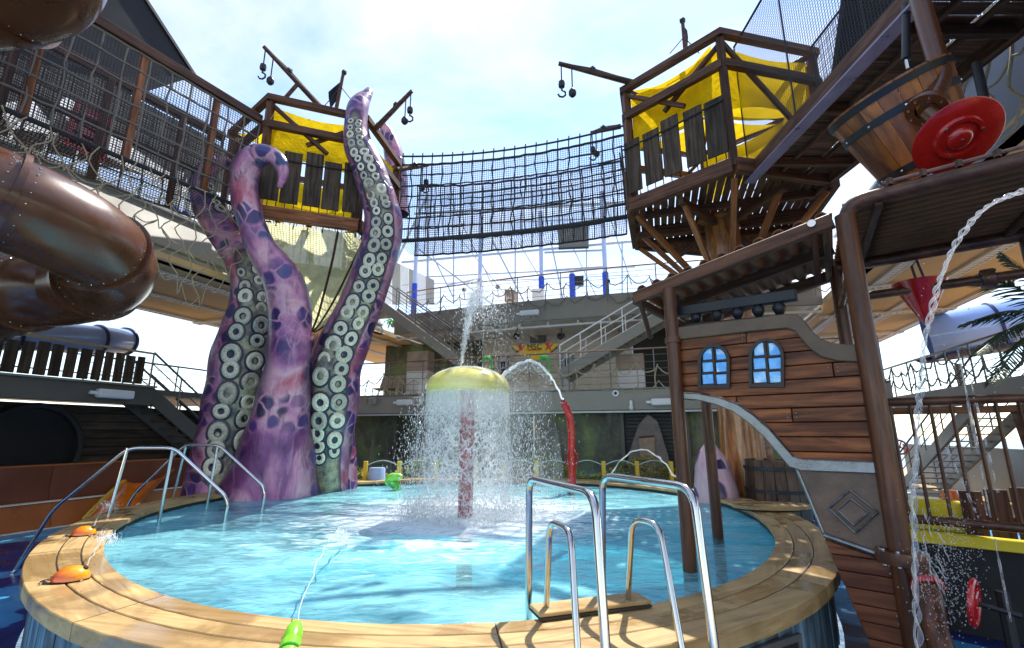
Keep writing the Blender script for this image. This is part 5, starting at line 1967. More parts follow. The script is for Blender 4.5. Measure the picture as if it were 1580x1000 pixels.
def add_suckers(tn, cols, i0, i1, size, seed=3):
    o, P, Rr, fr, flat = tn
    rg = random.Random(seed)
    for (u, ph) in cols:
        i = float(i0 + ph)
        while i < i1:
            k = int(i)
            T, front, sd = fr[k]
            r = size(k / (len(P) - 1)) * Rr[k] * rg.uniform(0.80, 1.12)
            uu = u + rg.uniform(-0.05, 0.05)
            f = math.sqrt(max(0, 1 - uu * uu))
            p = P[k] + sd * uu * Rr[k] * 1.0 + front * f * Rr[k] * 0.86 * flat
            nn = (sd * uu + front * f * 1.1).normalized()
            p = p - nn * r * 0.02
            mtx = frame_of(p, T, nn) @ MX.Diagonal((r * rg.uniform(0.95, 1.25), r * rg.uniform(0.9, 1.05), r * 0.6, 1))
            place(SUCK, 'sucker', o, mtx)
            # walk along the limb by a bit more than one sucker
            d = 0
            while d < r * 2.32 and i < i1:
                a = int(i)
                b = min(a + 1, len(P) - 1)
                if a == b:
                    i = i1
                    break
                seg = (P[b] - P[a]).length
                step = min(1.0, (r * 2.32 - d) / max(seg, 1e-4))
                d += seg * step
                i += step


# front tentacle, curling at the top; scales, no suckers in view
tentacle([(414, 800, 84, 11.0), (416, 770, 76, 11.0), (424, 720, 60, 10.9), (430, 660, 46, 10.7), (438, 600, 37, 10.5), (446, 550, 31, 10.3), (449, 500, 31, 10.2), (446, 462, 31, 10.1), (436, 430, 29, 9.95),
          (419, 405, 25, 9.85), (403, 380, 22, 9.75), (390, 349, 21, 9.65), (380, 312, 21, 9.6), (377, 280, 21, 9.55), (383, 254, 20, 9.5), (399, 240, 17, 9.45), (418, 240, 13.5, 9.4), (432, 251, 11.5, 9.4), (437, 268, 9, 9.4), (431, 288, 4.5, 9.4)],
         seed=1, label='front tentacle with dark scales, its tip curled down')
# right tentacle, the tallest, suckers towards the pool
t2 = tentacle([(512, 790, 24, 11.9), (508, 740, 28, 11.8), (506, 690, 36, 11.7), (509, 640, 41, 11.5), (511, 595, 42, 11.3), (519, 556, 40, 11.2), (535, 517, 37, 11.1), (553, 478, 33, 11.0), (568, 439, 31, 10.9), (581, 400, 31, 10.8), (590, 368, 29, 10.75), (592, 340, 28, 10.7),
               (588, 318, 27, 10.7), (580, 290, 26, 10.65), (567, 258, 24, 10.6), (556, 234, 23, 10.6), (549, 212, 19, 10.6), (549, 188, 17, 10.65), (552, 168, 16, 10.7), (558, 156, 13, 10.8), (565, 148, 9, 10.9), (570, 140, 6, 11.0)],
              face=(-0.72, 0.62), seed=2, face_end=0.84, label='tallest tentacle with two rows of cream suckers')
N2 = len(t2[1])
add_suckers(t2, ((-0.36, 0.0), (0.24, 1.6)), 9, int(N2 * 0.80), lambda f: 0.29 - 0.03 * f, 3)
# left tentacle, suckers on its right half, top bending behind the walkway net
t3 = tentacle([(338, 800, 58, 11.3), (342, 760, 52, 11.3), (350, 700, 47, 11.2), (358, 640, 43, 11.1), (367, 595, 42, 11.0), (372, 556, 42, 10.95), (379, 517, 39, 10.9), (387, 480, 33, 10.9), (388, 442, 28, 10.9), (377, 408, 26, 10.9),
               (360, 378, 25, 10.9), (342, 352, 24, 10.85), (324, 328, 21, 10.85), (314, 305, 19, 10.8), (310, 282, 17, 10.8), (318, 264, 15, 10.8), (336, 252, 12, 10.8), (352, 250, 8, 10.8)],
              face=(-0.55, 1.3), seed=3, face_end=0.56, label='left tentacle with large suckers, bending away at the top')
N3 = len(t3[1])
add_suckers(t3, ((-0.30, 0.0), (0.42, 1.4)), 9, int(N3 * 0.52), lambda f: 0.31 - 0.06 * f, 4)
# pale sucker row on the bent-over top
add_suckers(t3, ((0.70, 0.0),), int(N3 * 0.68), int(N3 * 0.82), lambda f: 0.38, 6)
# inner and base lobes
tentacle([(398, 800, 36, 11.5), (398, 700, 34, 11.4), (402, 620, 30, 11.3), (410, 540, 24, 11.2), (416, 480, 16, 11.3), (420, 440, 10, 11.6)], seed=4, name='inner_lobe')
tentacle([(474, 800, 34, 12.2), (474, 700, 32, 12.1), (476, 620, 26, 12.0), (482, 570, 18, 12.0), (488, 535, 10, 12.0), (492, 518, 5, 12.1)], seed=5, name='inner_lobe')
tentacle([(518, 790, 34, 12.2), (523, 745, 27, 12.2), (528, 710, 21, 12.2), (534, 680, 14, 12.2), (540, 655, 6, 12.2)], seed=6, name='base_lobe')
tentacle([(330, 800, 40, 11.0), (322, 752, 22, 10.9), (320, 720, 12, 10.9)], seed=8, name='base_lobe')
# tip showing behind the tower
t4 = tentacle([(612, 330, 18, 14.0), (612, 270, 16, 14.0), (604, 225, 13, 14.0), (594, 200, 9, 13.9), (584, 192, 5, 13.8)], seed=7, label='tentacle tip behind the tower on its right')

# separate tentacle stump by the varnished trunk
stp = V((3.35, 9.9, 0))
st = thing('tentacle_stump', 'pale pink tentacle stump with dark scales beside the varnished trunk', 'sculpture', stp)
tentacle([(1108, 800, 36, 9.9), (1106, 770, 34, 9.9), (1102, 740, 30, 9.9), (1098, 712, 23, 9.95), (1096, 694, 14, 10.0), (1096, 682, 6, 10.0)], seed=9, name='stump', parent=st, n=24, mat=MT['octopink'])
# ============================================================ the ship's stern, roofs and pipework at right
PS = V((3.00, 4.00, 0))        # stern post
P1 = V((1.73, 5.07, 0))        # post standing in the pool, near
P2 = V((2.65, 6.62, 0))        # post standing in the pool, far
P3 = V((3.92, 5.53, 0))        # post behind the stern
HU = (PS - P1).normalized()    # along the hull towards the stern
HN = V((HU.y, -HU.x, 0))       # hull normal towards the camera side
if HN.dot(-PS) < 0:
    HN = -HN
H0 = PS - HN * 0.07


def flange(c, axis, r, parent, mat, bolts=8, w=0.05):
    o = MB().lathe([(r * 0.55, -w), (r, -w), (r * 1.02, -w * 0.5), (r * 1.02, w * 0.5), (r, w), (r * 0.55, w)], c, axis, 20).build('flange', mat, parent)
    ax = V(axis).normalized()
    s, u = perp(ax)
    b = MB()
    for k in range(bolts):
        a = 2 * math.pi * k / bolts
        p = V(c) + (s * math.cos(a) + u * math.sin(a)) * r * 0.80
        for sg in (-1, 1):
            b.lathe([(0.014, w), (0.014, w + 0.014), (0, w + 0.016)], p, ax * sg, 6)
    tag(b.build('flange_bolts', MT['steel'], o), kind='stuff')
    return o


def post(name, label, base, z0, z1, r=0.068, fl=()):
    t = thing(name, label, 'post', V((base.x, base.y, z0)), 'brown round posts of the ship frame')
    MB().lathe([(r, 0), (r, z1 - z0)], V((base.x, base.y, z0)), (0, 0, 1), 20).build('shaft', MT['polewood'], t)
    for z in fl:
        MB().lathe([(r, z - z0 - .03), (r + .014, z - z0 - .03), (r + .014, z - z0 + .03), (r, z - z0 + .03)], V((base.x, base.y, z0)), (0, 0, 1), 20).build('collar', MT['pipewood'], t)
    return t


post('frame_post', 'brown round post standing in the pool at the ship arch', P1, -0.5, 3.50, fl=(2.92,))
post('frame_post', 'brown round post in the pool behind the nearer one', P2, -0.5, 3.50)
post('frame_post', 'brown round post behind the stern holding the corrugated roofs', P3, 0.0, 4.0)
sp = post('frame_post', 'thick brown post along the stern edge of the wooden ship', PS, 0.0, 3.86, 0.080)
flange(PS + V((0, 0, 1.02)), (0, 0, 1), 0.165, sp, MT['pipewood'], 8, 0.045)

# ------------------------------------------------------------ hull
ship = thing('wooden_ship', 'wooden pirate ship stern with two blue arched windows', 'ship', V((PS.x, PS.y, 0)))
hp = lambda x, y, o=0.0: onplane(x, y, H0 + HN * o, HN)


def to2(p):
    d = p - H0
    return (d.dot(HU), p.z)


def to3(u, z, o=0.0):
    p = H0 + HU * u + HN * o
    return V((p.x, p.y, z))


def clip(poly, a, b, c):
    """keep the side a*x + b*y <= c"""
    out = []
    n_ = len(poly)
    for i in range(n_):
        p, q = poly[i], poly[(i + 1) % n_]
        dp, dq = a * p[0] + b * p[1] - c, a * q[0] + b * q[1] - c
        if dp <= 0:
            out.append(p)
        if (dp < 0 < dq) or (dq < 0 < dp):
            t = dp / (dp - dq)
            out.append((p[0] + (q[0] - p[0]) * t, p[1] + (q[1] - p[1]) * t))
    return out


def hullpoly(poly, o0, th, name, mat, parent, bev=0.004):
    if len(poly) < 3:
        return None
    ar = sum(poly[i][0] * poly[(i + 1) % len(poly)][1] - poly[(i + 1) % len(poly)][0] * poly[i][1] for i in range(len(poly)))
    if abs(ar) < 0.002:
        return None
    cu = sum(p[0] for p in poly) / len(poly)
    cz = sum(p[1] for p in poly) / len(poly)
    mb = MB().prism([to3(u, z, o0) for u, z in poly], HN * th)
    o = mb.build(name, mat, parent, smooth=0, frame=frame_of(to3(cu, cz, o0), HU, HN))
    if bev:
        bevel_obj(o, bev, 1)
    return o


top_edge = [(1046, 522), (1100, 516), (1160, 510), (1214, 505), (1226, 508), (1236, 520), (1250, 536), (1268, 549), (1290, 556), (1327, 560)]
right_e = [(1344, 640), (1362, 716)]
arch = [(1236, 716), (1222, 700), (1206, 680), (1188, 660), (1166, 640), (1140, 622), (1112, 612), (1082, 606), (1052, 604)]
out2 = [to2(hp(x, y)) for x, y in top_edge + right_e + arch]
hullpoly(out2, -0.05, 0.035, 'hull_backing', MT['hullgap'], ship, 0)
zmin, zmax = min(z for u, z in out2), max(z for u, z in out2)
z = zmin - 0.02
row = 0
joints = ((), (0.42,), (), (0.62,), (0.36,), (), (0.86,), ())
umin, umax = min(u for u, q in out2), max(u for u, q in out2)
while z < zmax:
    hgt = 0.128
    band = clip(clip(out2, 0, -1, -(z + 0.004)), 0, 1, z + hgt - 0.004)
    cuts = [umin - 1] + [umin + (umax - umin) * (j + 0.03 * math.sin(row)) for j in joints[row % len(joints)]] + [umax + 1]
    for i in range(len(cuts) - 1):
        pc = clip(clip(band, -1, 0, -(cuts[i] + 0.003)), 1, 0, cuts[i + 1] - 0.003)
        o = hullpoly(pc, rnd.uniform(-0.003, 0.003), 0.028 + rnd.uniform(-.004, .004), 'plank', MT['hull'], ship, 0.005)
        if o and i > 0 and umin < cuts[i] < umax:
            for dz in (0.35, 0.65):
                for du in (-0.035, 0.035):
                    pz = to3(cuts[i] + du, z + hgt * dz, 0.032)
                    MB().lathe([(0.006, 0), (0.005, 0.004), (0, 0.005)], pz, HN, 8).build('nail_head', MT['pewter'], ship)
    z += hgt
    row += 1


def band_strip(px_top, px_bot, o0, th, name, mat, parent, bev=0.008):
    poly = [hp(x, y) for x, y in px_top] + [hp(x, y) for x, y in reversed(px_bot)]
    return hullpoly([to2(p) for p in poly], o0, th, name, mat, parent, bev)


band_strip([(1044, 507), (1100, 500), (1160, 493), (1215, 486), (1232, 487), (1243, 496), (1254, 512), (1268, 524), (1286, 531), (1324, 534)],
           [(1046, 526), (1100, 520), (1160, 513), (1216, 508), (1228, 512), (1238, 524), (1252, 540), (1270, 552), (1292, 558), (1328, 560)], -0.03, 0.10, 'top_trim', MT['trim'], ship)
band_strip([(1051, 606), (1082, 608), (1112, 614), (1140, 624), (1166, 642), (1190, 663), (1210, 686), (1226, 704), (1240, 708), (1363, 713)],
           [(1052, 616), (1080, 618), (1108, 625), (1134, 636), (1158, 653), (1182, 675), (1202, 699), (1220, 720), (1238, 726), (1367, 731)], -0.05, 0.115, 'arch_band', MT['pewter'], ship)
pl = band_strip([(1229, 724), (1367, 729)], [(1272, 826), (1392, 868)], -0.05, 0.06, 'bronze_plate', MT['plate'], ship)
# diamond boss on the plate
dc = hp(1316, 789)
cu, cz = to2(dc)
for (k, o0, th, nm) in ((1.0, 0.012, 0.022, 'diamond_frame'), (0.62, 0.034, 0.020, 'diamond_boss')):
    dm = [hp(1316 + (x - 1316) * k, 789 + (y - 789) * k) for x, y in ((1312, 756), (1355, 790), (1320, 822), (1280, 784))]
    mb = MB().prism([p + HN * o0 for p in dm], HN * th)
    bevel_obj(mb.build(nm, MT['pewter'] if k == 1 else MT['plate'], pl if pl else ship, smooth=0), 0.010, 2) if False else None
    o = mb.build(nm, MT['plate'] if k < 1 else MT['trim'], ship, smooth=0)
    bevel_obj(o, 0.014, 2)
    for i in range(4):
        tubeo('diamond_edge', [dm[i] + HN * (o0 + th), dm[(i + 1) % 4] + HN * (o0 + th)], 0.009, MT['pewter'], o, 6)
tubeo('lower_bar', [hp(1271, 826, 0.03), hp(1392, 868, 0.03)], 0.022, MT['pewter'], ship, 10)
tubeo('plate_edge', [hp(1229, 722, 0.01), hp(1272, 826, 0.01)], 0.014, MT['pewter'], ship, 8)
tubeo('plate_edge', [hp(1366, 726, 0.015), hp(1392, 868, 0.015)], 0.012, MT['pewter'], ship, 8)
# lower hull
low = [to2(hp(x, y)) for x, y in ((1273, 832), (1392, 874), (1412, 985), (1424, 1070))] + [(0.02, 0.02), (-0.30, 0.02)] + [to2(hp(1350, 1010))]
hullpoly(low, -0.05, 0.035, 'hull_backing', MT['hullgap'], ship, 0)
z = 0.02
row = 0
while z < 1.35:
    bandp = clip(clip(low, 0, -1, -(z + 0.003)), 0, 1, z + 0.115)
    cu_ = -0.22 + 0.16 * ((row * 5) % 3) / 2 if row % 3 == 1 else None
    segs = [bandp] if cu_ is None else [clip(bandp, 1, 0, cu_ - 0.003), clip(bandp, -1, 0, -(cu_ + 0.003))]
    for s_ in segs:
        hullpoly(s_, rnd.uniform(-.003, .003), 0.028, 'plank', MT['hulllow'], ship, 0.005)
    if cu_ is not None and bandp:
        for dz in (0.03, 0.085):
            for du in (-0.03, 0.03):
                MB().lathe([(0.007, 0), (0.006, 0.004), (0, 0.005)], to3(cu_ + du, z + dz, 0.030), HN, 8).build('nail_head', MT['pewter'], ship)
    z += 0.118
    row += 1
# hull side going back from the stern, so that the ship has a body
MB().prism([PS + V((0.02, 0.1, 0.0)), P3 + V((0, -0.1, 0)), P3 + V((0, -0.1, 0.55)), PS + V((0.02, 0.1, 1.3))], V((HU.x, HU.y, 0)) * -0.05).build('hull_side', MT['hulllow'], ship, smooth=0)
for k in range(26):
    f = k / 25
    i0 = f * (len(arch) - 1)
    i = min(int(i0), len(arch) - 2)
    x = arch[i][0] + (arch[i + 1][0] - arch[i][0]) * (i0 - i)
    y = arch[i][1] + (arch[i + 1][1] - arch[i][1]) * (i0 - i)
    if x < 1215:
        plank('arch_batten', hp(x, y + 10, -0.06), hp(x, y + 10, -0.06) - HN * rnd.uniform(0.18, 0.26), 0.045, 0.02, MT['hull'], ship)


# windows
def arched(x0, x1, y0, y1, k, n_=10):
    """outline in hull coordinates of an arched opening given in picture px, shrunk by k px"""
    yc = y0 + (x1 - x0) * 0.52
    a0 = hp(x0, y1)
    pts = []
    cx = (x0 + x1) / 2
    rx = (x1 - x0) / 2 - k
    ry = (yc - y0) - k
    skew = (y0 - y1) * 0.0
    pts.append((x0 + k, y1 - k))
    pts.append((x1 - k, y1 - k))
    for i in range(n_ + 1):
        a = math.pi * i / n_
        pts.append((cx + rx * math.cos(a), yc - ry * math.sin(a)))
    return [to2(hp(x, y)) for x, y in pts]


for (x0, x1, y0, y1, tilt, lab) in ((1080, 1129, 532, 600, -1, 'arched blue window nearer the pool post'), (1158, 1212, 523, 598, -1, 'larger arched blue window in the middle of the hull')):
    fo = arched(x0, x1, y0, y1, 0)
    fi = arched(x0, x1, y0, y1, 5)
    w = hullpoly(fo, 0.022, 0.020, 'window', MT['windowframe'], ship, 0.006)
    w['label'] = lab
    n_ = len(fo)
    mb = MB()
    mb.v = []
    A_ = [to3(u, zz, 0.068) for u, zz in fo]
    B_ = [to3(u, zz, 0.068) for u, zz in fi]
    A0 = [to3(u, zz, 0.040) for u, zz in fo]
    B0_ = [to3(u, zz, 0.040) for u, zz in fi]
    mb.grid([A0, A_, B_, B0_], closed=True)
    fr_ = mb.build('frame', MT['windowframe'], ship, smooth=30)
    xm = (x0 + x1) / 2
    ys = [y0 + 5 + (y1 - y0 - 10) * t for t in (0.0, 0.36, 0.68, 1.0)]
    for c_ in range(2):
        for r_ in range(3):
            xa, xb = (x0 + 6, xm - 2.2) if c_ == 0 else (xm + 2.2, x1 - 6)
            ua, ub = to2(hp(xa, ys[r_]))[0], to2(hp(xb, ys[r_]))[0]
            za, zb = to2(hp((xa + xb) / 2, ys[r_ + 1] - 2))[1], to2(hp((xa + xb) / 2, ys[r_] + 2))[1]
            pc = clip(clip(clip(clip(fi, -1, 0, -ua), 1, 0, ub), 0, -1, -za), 0, 1, zb)
            hullpoly(pc, 0.0425, 0.008, 'pane', MT['pane'], ship, 0.002)
    z0_, z1_ = to2(hp(xm, y1 - 5))[1], to2(hp(xm, y0 + 5))[1]
    um = to2(hp(xm, (y0 + y1) / 2))[0]
    plank('muntin', to3(um, z0_, 0.052), to3(um, z1_, 0.052), 0.022, 0.018, MT['windowframe'], ship, up=HN)
    for r_ in (1, 2):
        zq = to2(hp(xm, ys[r_]))[1]
        ul, ur = to2(hp(x0 + 5, ys[r_]))[0], to2(hp(x1 - 5, ys[r_]))[0]
        plank('muntin', to3(ul, zq, 0.050), to3(ur, zq, 0.050), 0.018, 0.016, MT['windowframe'], ship, up=HN)

# balustrade above the hull
ra, rb = hp(1044, 482, -0.10), hp(1229, 455, -0.10)
plank('balustrade_rail', ra, rb, 0.10, 0.11, MT['blackmetal'], ship)
plank('balustrade_foot', hp(1044, 505, -0.10), hp(1218, 489, -0.10), 0.06, 0.05, MT['blackmetal'], ship)
for i in range(5):
    f = 0.14 + 0.185 * i
    p = hp(1044 + 174 * (f + 0.04), 503 - 15 * f, -0.10)
    tp_ = ra.lerp(rb, f + 0.02)
    h = tp_.z - p.z - 0.03
    MB().lathe([(0.020, 0), (0.026, h * 0.06), (0.045, h * 0.22), (0.062, h * 0.45), (0.058, h * 0.62), (0.035, h * 0.80), (0.022, h * 0.92), (0.03, h)], V((p.x, p.y, p.z + 0.01)), (0, 0, 1), 14).build('baluster', MT['blackmetal'], ship)


# ------------------------------------------------------------ roofs
def corrugated(A, B, C, D, nw, amp, name, parent, mat, lines='AB'):
    """sheet A-B-C-D with ribs running from A to D (ribs repeat along AB)"""
    up = (B - A).cross(D - A).normalized()
    if up.z < 0:
        up = -up
    cols_ = nw * 6
    top, bot = [], []
    for e0, e1, lst in ((A, B, top), (D, C, bot)):
        for i in range(cols_ + 1):
            f = i / cols_
            ph = (i % 6)
            h = (0, 0.0, 0.9, 1, 0.9, 0.0)[ph]
            lst.append(e0.lerp(e1, f) + up * amp * h)
    o = MB().grid([top, bot]).build(name, mat, parent, smooth=20)
    m_ = o.modifiers.new('thick', 'SOLIDIFY')
    m_.thickness = 0.012
    return o


z1, z2 = 3.47, 3.84
F1, F2 = V((1.42, 5.35, z1)), V((2.93, 4.06, z2))
B2, B1 = V((3.95, 5.60, z2)), V((2.55, 6.85, z1))
nr = thing('stern_roof', 'brown corrugated roof on timber beams over the ship stern', 'roof', F1)
corrugated(F1 + V((0, 0, .08)), F2 + V((0, 0, .08)), B2 + V((0, 0, .08)), B1 + V((0, 0, .08)), 11, 0.045, 'corrugated_sheet', nr, MT['rooftin'])
plank('front_beam', F1, F2, 0.09, 0.13, MT['darkwood'], nr)
plank('back_beam', B1, B2, 0.09, 0.13, MT['darkwood'], nr)
plank('purlin', F1.lerp(B1, 0.45), F2.lerp(B2, 0.45), 0.08, 0.10, MT['darkwood'], nr)
plank('end_board', F1 + V((0, 0, -.02)), B1 + V((0, 0, -.02)), 0.06, 0.10, MT['darkwood'], nr)
plank('end_board', F2 + V((0, 0, -.02)) - HU * .06, B2 + V((0, 0, -.02)) - HU * .06, 0.06, 0.10, MT['darkwood'], nr)
MB().lathe([(0, 0.02), (0.035, 0.02), (0.045, 0.0)], F2 - HU * 0.16 + HN * 0.047, HN, 14).build('bolt_cap', MT['steel'], nr)
for f in (0.03, 0.92):
    p = F1.lerp(F2, f)
    plank('knee_brace', p - V((0, 0, .05)), V((p.x, p.y, 0)) + (P2 - P1) * 0.22 + V((0, 0, p.z - 0.42)), 0.05, 0.05, MT['darkwood'], nr)

RX = 4.2                       # how far the big roof runs on to the right
zr = 3.93
G1, G2 = PS + V((0, 0, zr)), PS + HU * RX + V((0, 0, zr))
K1, K2 = P3 + V((0, 0, zr)), P3 + HU * RX + V((0, 0, zr))
brf = thing('long_roof', 'long brown corrugated roof with round pipe edges at right', 'roof', G1)
rr_ = []
up = V((0, 0, 1))
nst = 14
prof_ = []
for i in range(nst * 6 + 1):
    f = i / (nst * 6)
    h = (0, 0.0, 0.9, 1, 0.9, 0.0)[i % 6] * 0.05
    prof_.append((f, h))
rows_ = [[(G1 + V((0, 0, .02))).lerp(K1 + V((0, 0, .02)), f) + up * h for f, h in prof_], [(G2 + V((0, 0, .02))).lerp(K2 + V((0, 0, .02)), f) + up * h for f, h in prof_]]
o = MB().grid(rows_).build('corrugated_sheet', MT['rooftin'], brf, smooth=20)
m_ = o.modifiers.new('thick', 'SOLIDIFY')
m_.thickness = 0.012
elb = [PS + V((0, 0, 3.70)), PS + V((0, 0, 3.87)) + HU * 0.02, PS + V((0, 0, 3.95)) + HU * 0.09, PS + V((0, 0, 3.97)) + HU * 0.20, G2 + V((0, 0, .04))]
MB().tube(cm3(elb[:4], 4) + [elb[4]], 0.062, 14).build('edge_pipe', MT['pipewood'], brf)
MB().tube([K1 + V((0, 0, -.04)), K2 + V((0, 0, -.04))], 0.062, 14).build('edge_pipe', MT['pipewood'], brf)
for f in (0.06, 0.35, 0.65):
    plank('roof_rib', (G1.lerp(G2, f)) + V((0, 0, -.02)), (K1.lerp(K2, f)) + V((0, 0, -.02)), 0.06, 0.07, MT['darkwood'], brf)
flange(K1 + HU * 0.16 + V((0, 0, -.04)), HU, 0.105, brf, MT['pipewood'], 6)
tubeo('sprinkler_line', [G1 + HU * .3 + V((0, 0, 0.13)) + HN * .03, G2 + V((0, 0, 0.13)) + HN * .03], 0.016, MT['handwood'], brf, 6)
for i in range(4):
    p = G1 + HU * (0.35 + 0.22 * i) + V((0, 0, 0.10)) + HN * 0.03
    MB().lathe([(0.022, 0), (0.03, 0.05), (0.0, 0.07)], p, (0, 0, 1), 8).build('nozzle', MT['pipewood'], brf)

lp = thing('tie_pipe', 'brown pipe with bolted flange crossing behind the red funnel', 'pipe', P3 + V((0, 0, 3.5)))
MB().tube([P3 + V((0, 0, 3.50)), P3 + HU * RX + V((0, 0, 3.50))], 0.050, 12).build('pipe', MT['pipewood'], lp)
flange(P3 + HU * 1.28 + V((0, 0, 3.50)), HU, 0.10, lp, MT['pipewood'], 6)
MB().tube([PS + V((0, 0, 3.42)) + HN * -.02, P3 + V((0, 0, 3.42))], 0.035, 10).build('tie_rod', MT['pipewood'], lp)
p4 = post('frame_post', 'dark post at the right picture edge under the long roof', P3 + HU * 1.62, 0.0, 4.0, 0.07)

# red funnel
fc = atY(1419, 440, 5.15)
fu = thing('red_funnel', 'red cone funnel hanging under the long roof', 'funnel', fc)
MB().lathe([(0.0, -0.46), (0.03, -0.45), (0.235, 0.0), (0.25, 0.03), (0.235, 0.03), (0.22, 0.0), (0.02, -0.42)], fc, (0, 0, 1), 28).build('cone', MT['red'], fu)
tubeo('hanger', [fc + V((-0.02, 0, 0.0)), fc + V((-0.05, 0, 0.22)), fc + V((0.02, 0, 0.30)), fc + V((0.08, 0, 0.02))], 0.014, MT['blackmetal'], fu, 6)
tubeo('hanger_arm', [fc + V((0.02, 0, 0.30)), V((fc.x + .05, fc.y, 4.05))], 0.012, MT['blackmetal'], fu, 6)

# ------------------------------------------------------------ bar fence behind the stern
bf = thing('bar_fence', 'brown fence of thin upright bars between round pipes at right', 'fence', P3)
z0, z1 = 1.08, 2.28
MB().tube([P3 + V((0, 0, z1)), P3 + HU * 3.6 + V((0, 0, z1))], 0.045, 12).build('top_pipe', MT['pipewood'], bf)
MB().tube([P3 + V((0, 0, z0)), P3 + HU * 3.6 + V((0, 0, z0))], 0.045, 12).build('bottom_pipe', MT['pipewood'], bf)
plank('ledger', P3 + HU * .1 + V((0, 0, z1 - 0.10)) - HN * .04, P3 + HU * 1.6 + V((0, 0, z1 - 0.10)) - HN * .04, 0.05, 0.07, MT['strut'], bf)
for i in range(18):
    p = P3 + HU * (0.14 + 0.165 * i)
    tubeo('bar', [p + V((0, 0, z0)), p + V((0, 0, z1))], 0.017, MT['polewood'], bf, 8)
for z in (z0, z1):
    flange(P3 + HU * 0.1 + V((0, 0, z)), HU, 0.075, bf, MT['pipewood'], 6, 0.03)
pnl = [P3 + HU * 1.28 + V((0, 0, 1.62)), P3 + HU * 2.4 + V((0, 0, 1.62)), P3 + HU * 2.4 + V((0, 0, 2.22)), P3 + HU * 1.22 + V((0, 0, 2.22))]
o = MB().prism([p - HN * 0.06 for p in pnl], -HN * 0.03).build('brown_panel', MT['darkwood'], bf, smooth=0)

# dark platform with yellow edge behind the fence
dp0 = P3 + HU * 0.05 - HN * 0.25
plat = thing('play_platform', 'black sided play platform with yellow edge behind the bar fence', 'platform', dp0)
o = MB().prism([dp0, dp0 + HU * 4, dp0 + HU * 4 - HN * 2.2, dp0 - HN * 2.2], (0, 0, 0.82)).build('base', MT['black'], plat, smooth=0)
plank('yellow_edge', dp0 + HN * .02 + V((0, 0, 0.88)), dp0 + HU * 4 + HN * .02 + V((0, 0, 0.88)), 0.12, 0.11, MT['yellowplastic'], plat)
MB().prism([dp0 + V((0, 0, .83)) - HN * .07, dp0 + HU * 4 + V((0, 0, .83)) - HN * .07, dp0 + HU * 4 - HN * 2.2 + V((0, 0, .83)), dp0 - HN * 2.2 + V((0, 0, .83))], (0, 0, 0.04)).build('top_sheet', MT['deck'], plat, smooth=0)
yb0 = dp0 + HU * 0.10 - HN * 0.35 + V((0, 0, 0.88))
yb = thing('yellow_block', 'yellow plastic play block on the black platform', 'block', yb0)
o = MB().prism([yb0, yb0 + HU * 0.62, yb0 + HU * 0.58 - HN * 0.4, yb0 - HN * 0.4], (0, 0, 0.34)).build('body', MT['yellowplastic'], yb, smooth=0)
bevel_obj(o, 0.04, 3)
MB().lathe([(0.0, 0.10), (0.07, 0.09), (0.10, 0.0)], yb0 + HU * 0.52 - HN * 0.2 + V((0, 0, 0.35)), (0, 0, 1), 12).build('knob', MT['orange'], yb)
wb0 = dp0 + HU * 0.78 - HN * 0.25 + V((0, 0, 0.88))
wbd = thing('leaning_boards', 'dark brown boards set upright on the black platform', 'boards', wb0)
for i in range(6):
    p = wb0 + HU * (0.20 * i)
    plank('board', p, p + V((0, 0, 0.46 + 0.03 * (i % 3))) - HN * 0.10, 0.185, 0.03, MT['darkwood'], wbd, up=HN)
plank('batten', wb0 - HU * .05 + V((0, 0, 0.2)) - HN * .08, wb0 + HU * 1.1 + V((0, 0, 0.2)) - HN * .08, 0.04, 0.06, MT['strut'], wbd)


# hand wheels
def wheel(p, axis, r, label, mat=MT['red']):
    t = thing('hand_wheel', label, 'wheel', p)
    ax = V(axis).normalized()
    s, u = perp(ax)
    MB().tube([p + (s * math.cos(a) + u * math.sin(a)) * r for a in [2 * math.pi * k / 24 for k in range(24)]], r * 0.13, 8, closed=True).build('rim', mat, t)
    for k in range(4):
        a = math.pi / 2 * k + 0.4
        tubeo('spoke', [p, p + (s * math.cos(a) + u * math.sin(a)) * r], r * 0.08, mat, t, 6)
    MB().lathe([(0, r * .2), (r * .2, r * .15), (r * .2, -r * .15), (0, -r * .2)], p, ax, 12).build('hub', mat, t)
    tubeo('spindle', [p, p - ax * r * 1.6], r * 0.12, MT['blackmetal'], t, 6)
    return t


wheel(atY(1503, 930, 3.45), (-0.62, 0.76, 0.12), 0.135, 'red spoked hand wheel low at right in front of the black platform')
wheel(atY(1388, 690, 6.3), (-0.3, -0.9, 0.1), 0.085, 'small red hand wheel behind the stern post')
ap_ = thing('angled_pipe', 'brown angled pipe with red ring below the stern flange', 'pipe', V((2.6, 3.1, 0)))
pp = [PS + V((0.02, -0.02, 1.0)), atY(1432, 905, 3.80), atY(1452, 1000, 3.55), V((2.95, 3.35, 0.02))]
MB().tube(cm3(pp, 4), 0.075, 12).build('pipe', MT['polewood'], ap_)
MB().lathe([(0.08, -.02), (0.10, -.02), (0.10, .02), (0.08, .02)], pp[1], pp[2] - pp[0], 16).build('ring', MT['red'], ap_)
wheel_post = thing('wheel_post', 'dark post carrying the low red hand wheel', 'post', V((3.25, 3.5, 0)))
q = atY(1503, 930, 3.45)
tubeo('shaft', [V((q.x + 0.25, q.y + .06, 0)), V((q.x + 0.25, q.y + .06, q.z + 0.05))], 0.035, MT['blackmetal'], wheel_post, 8)

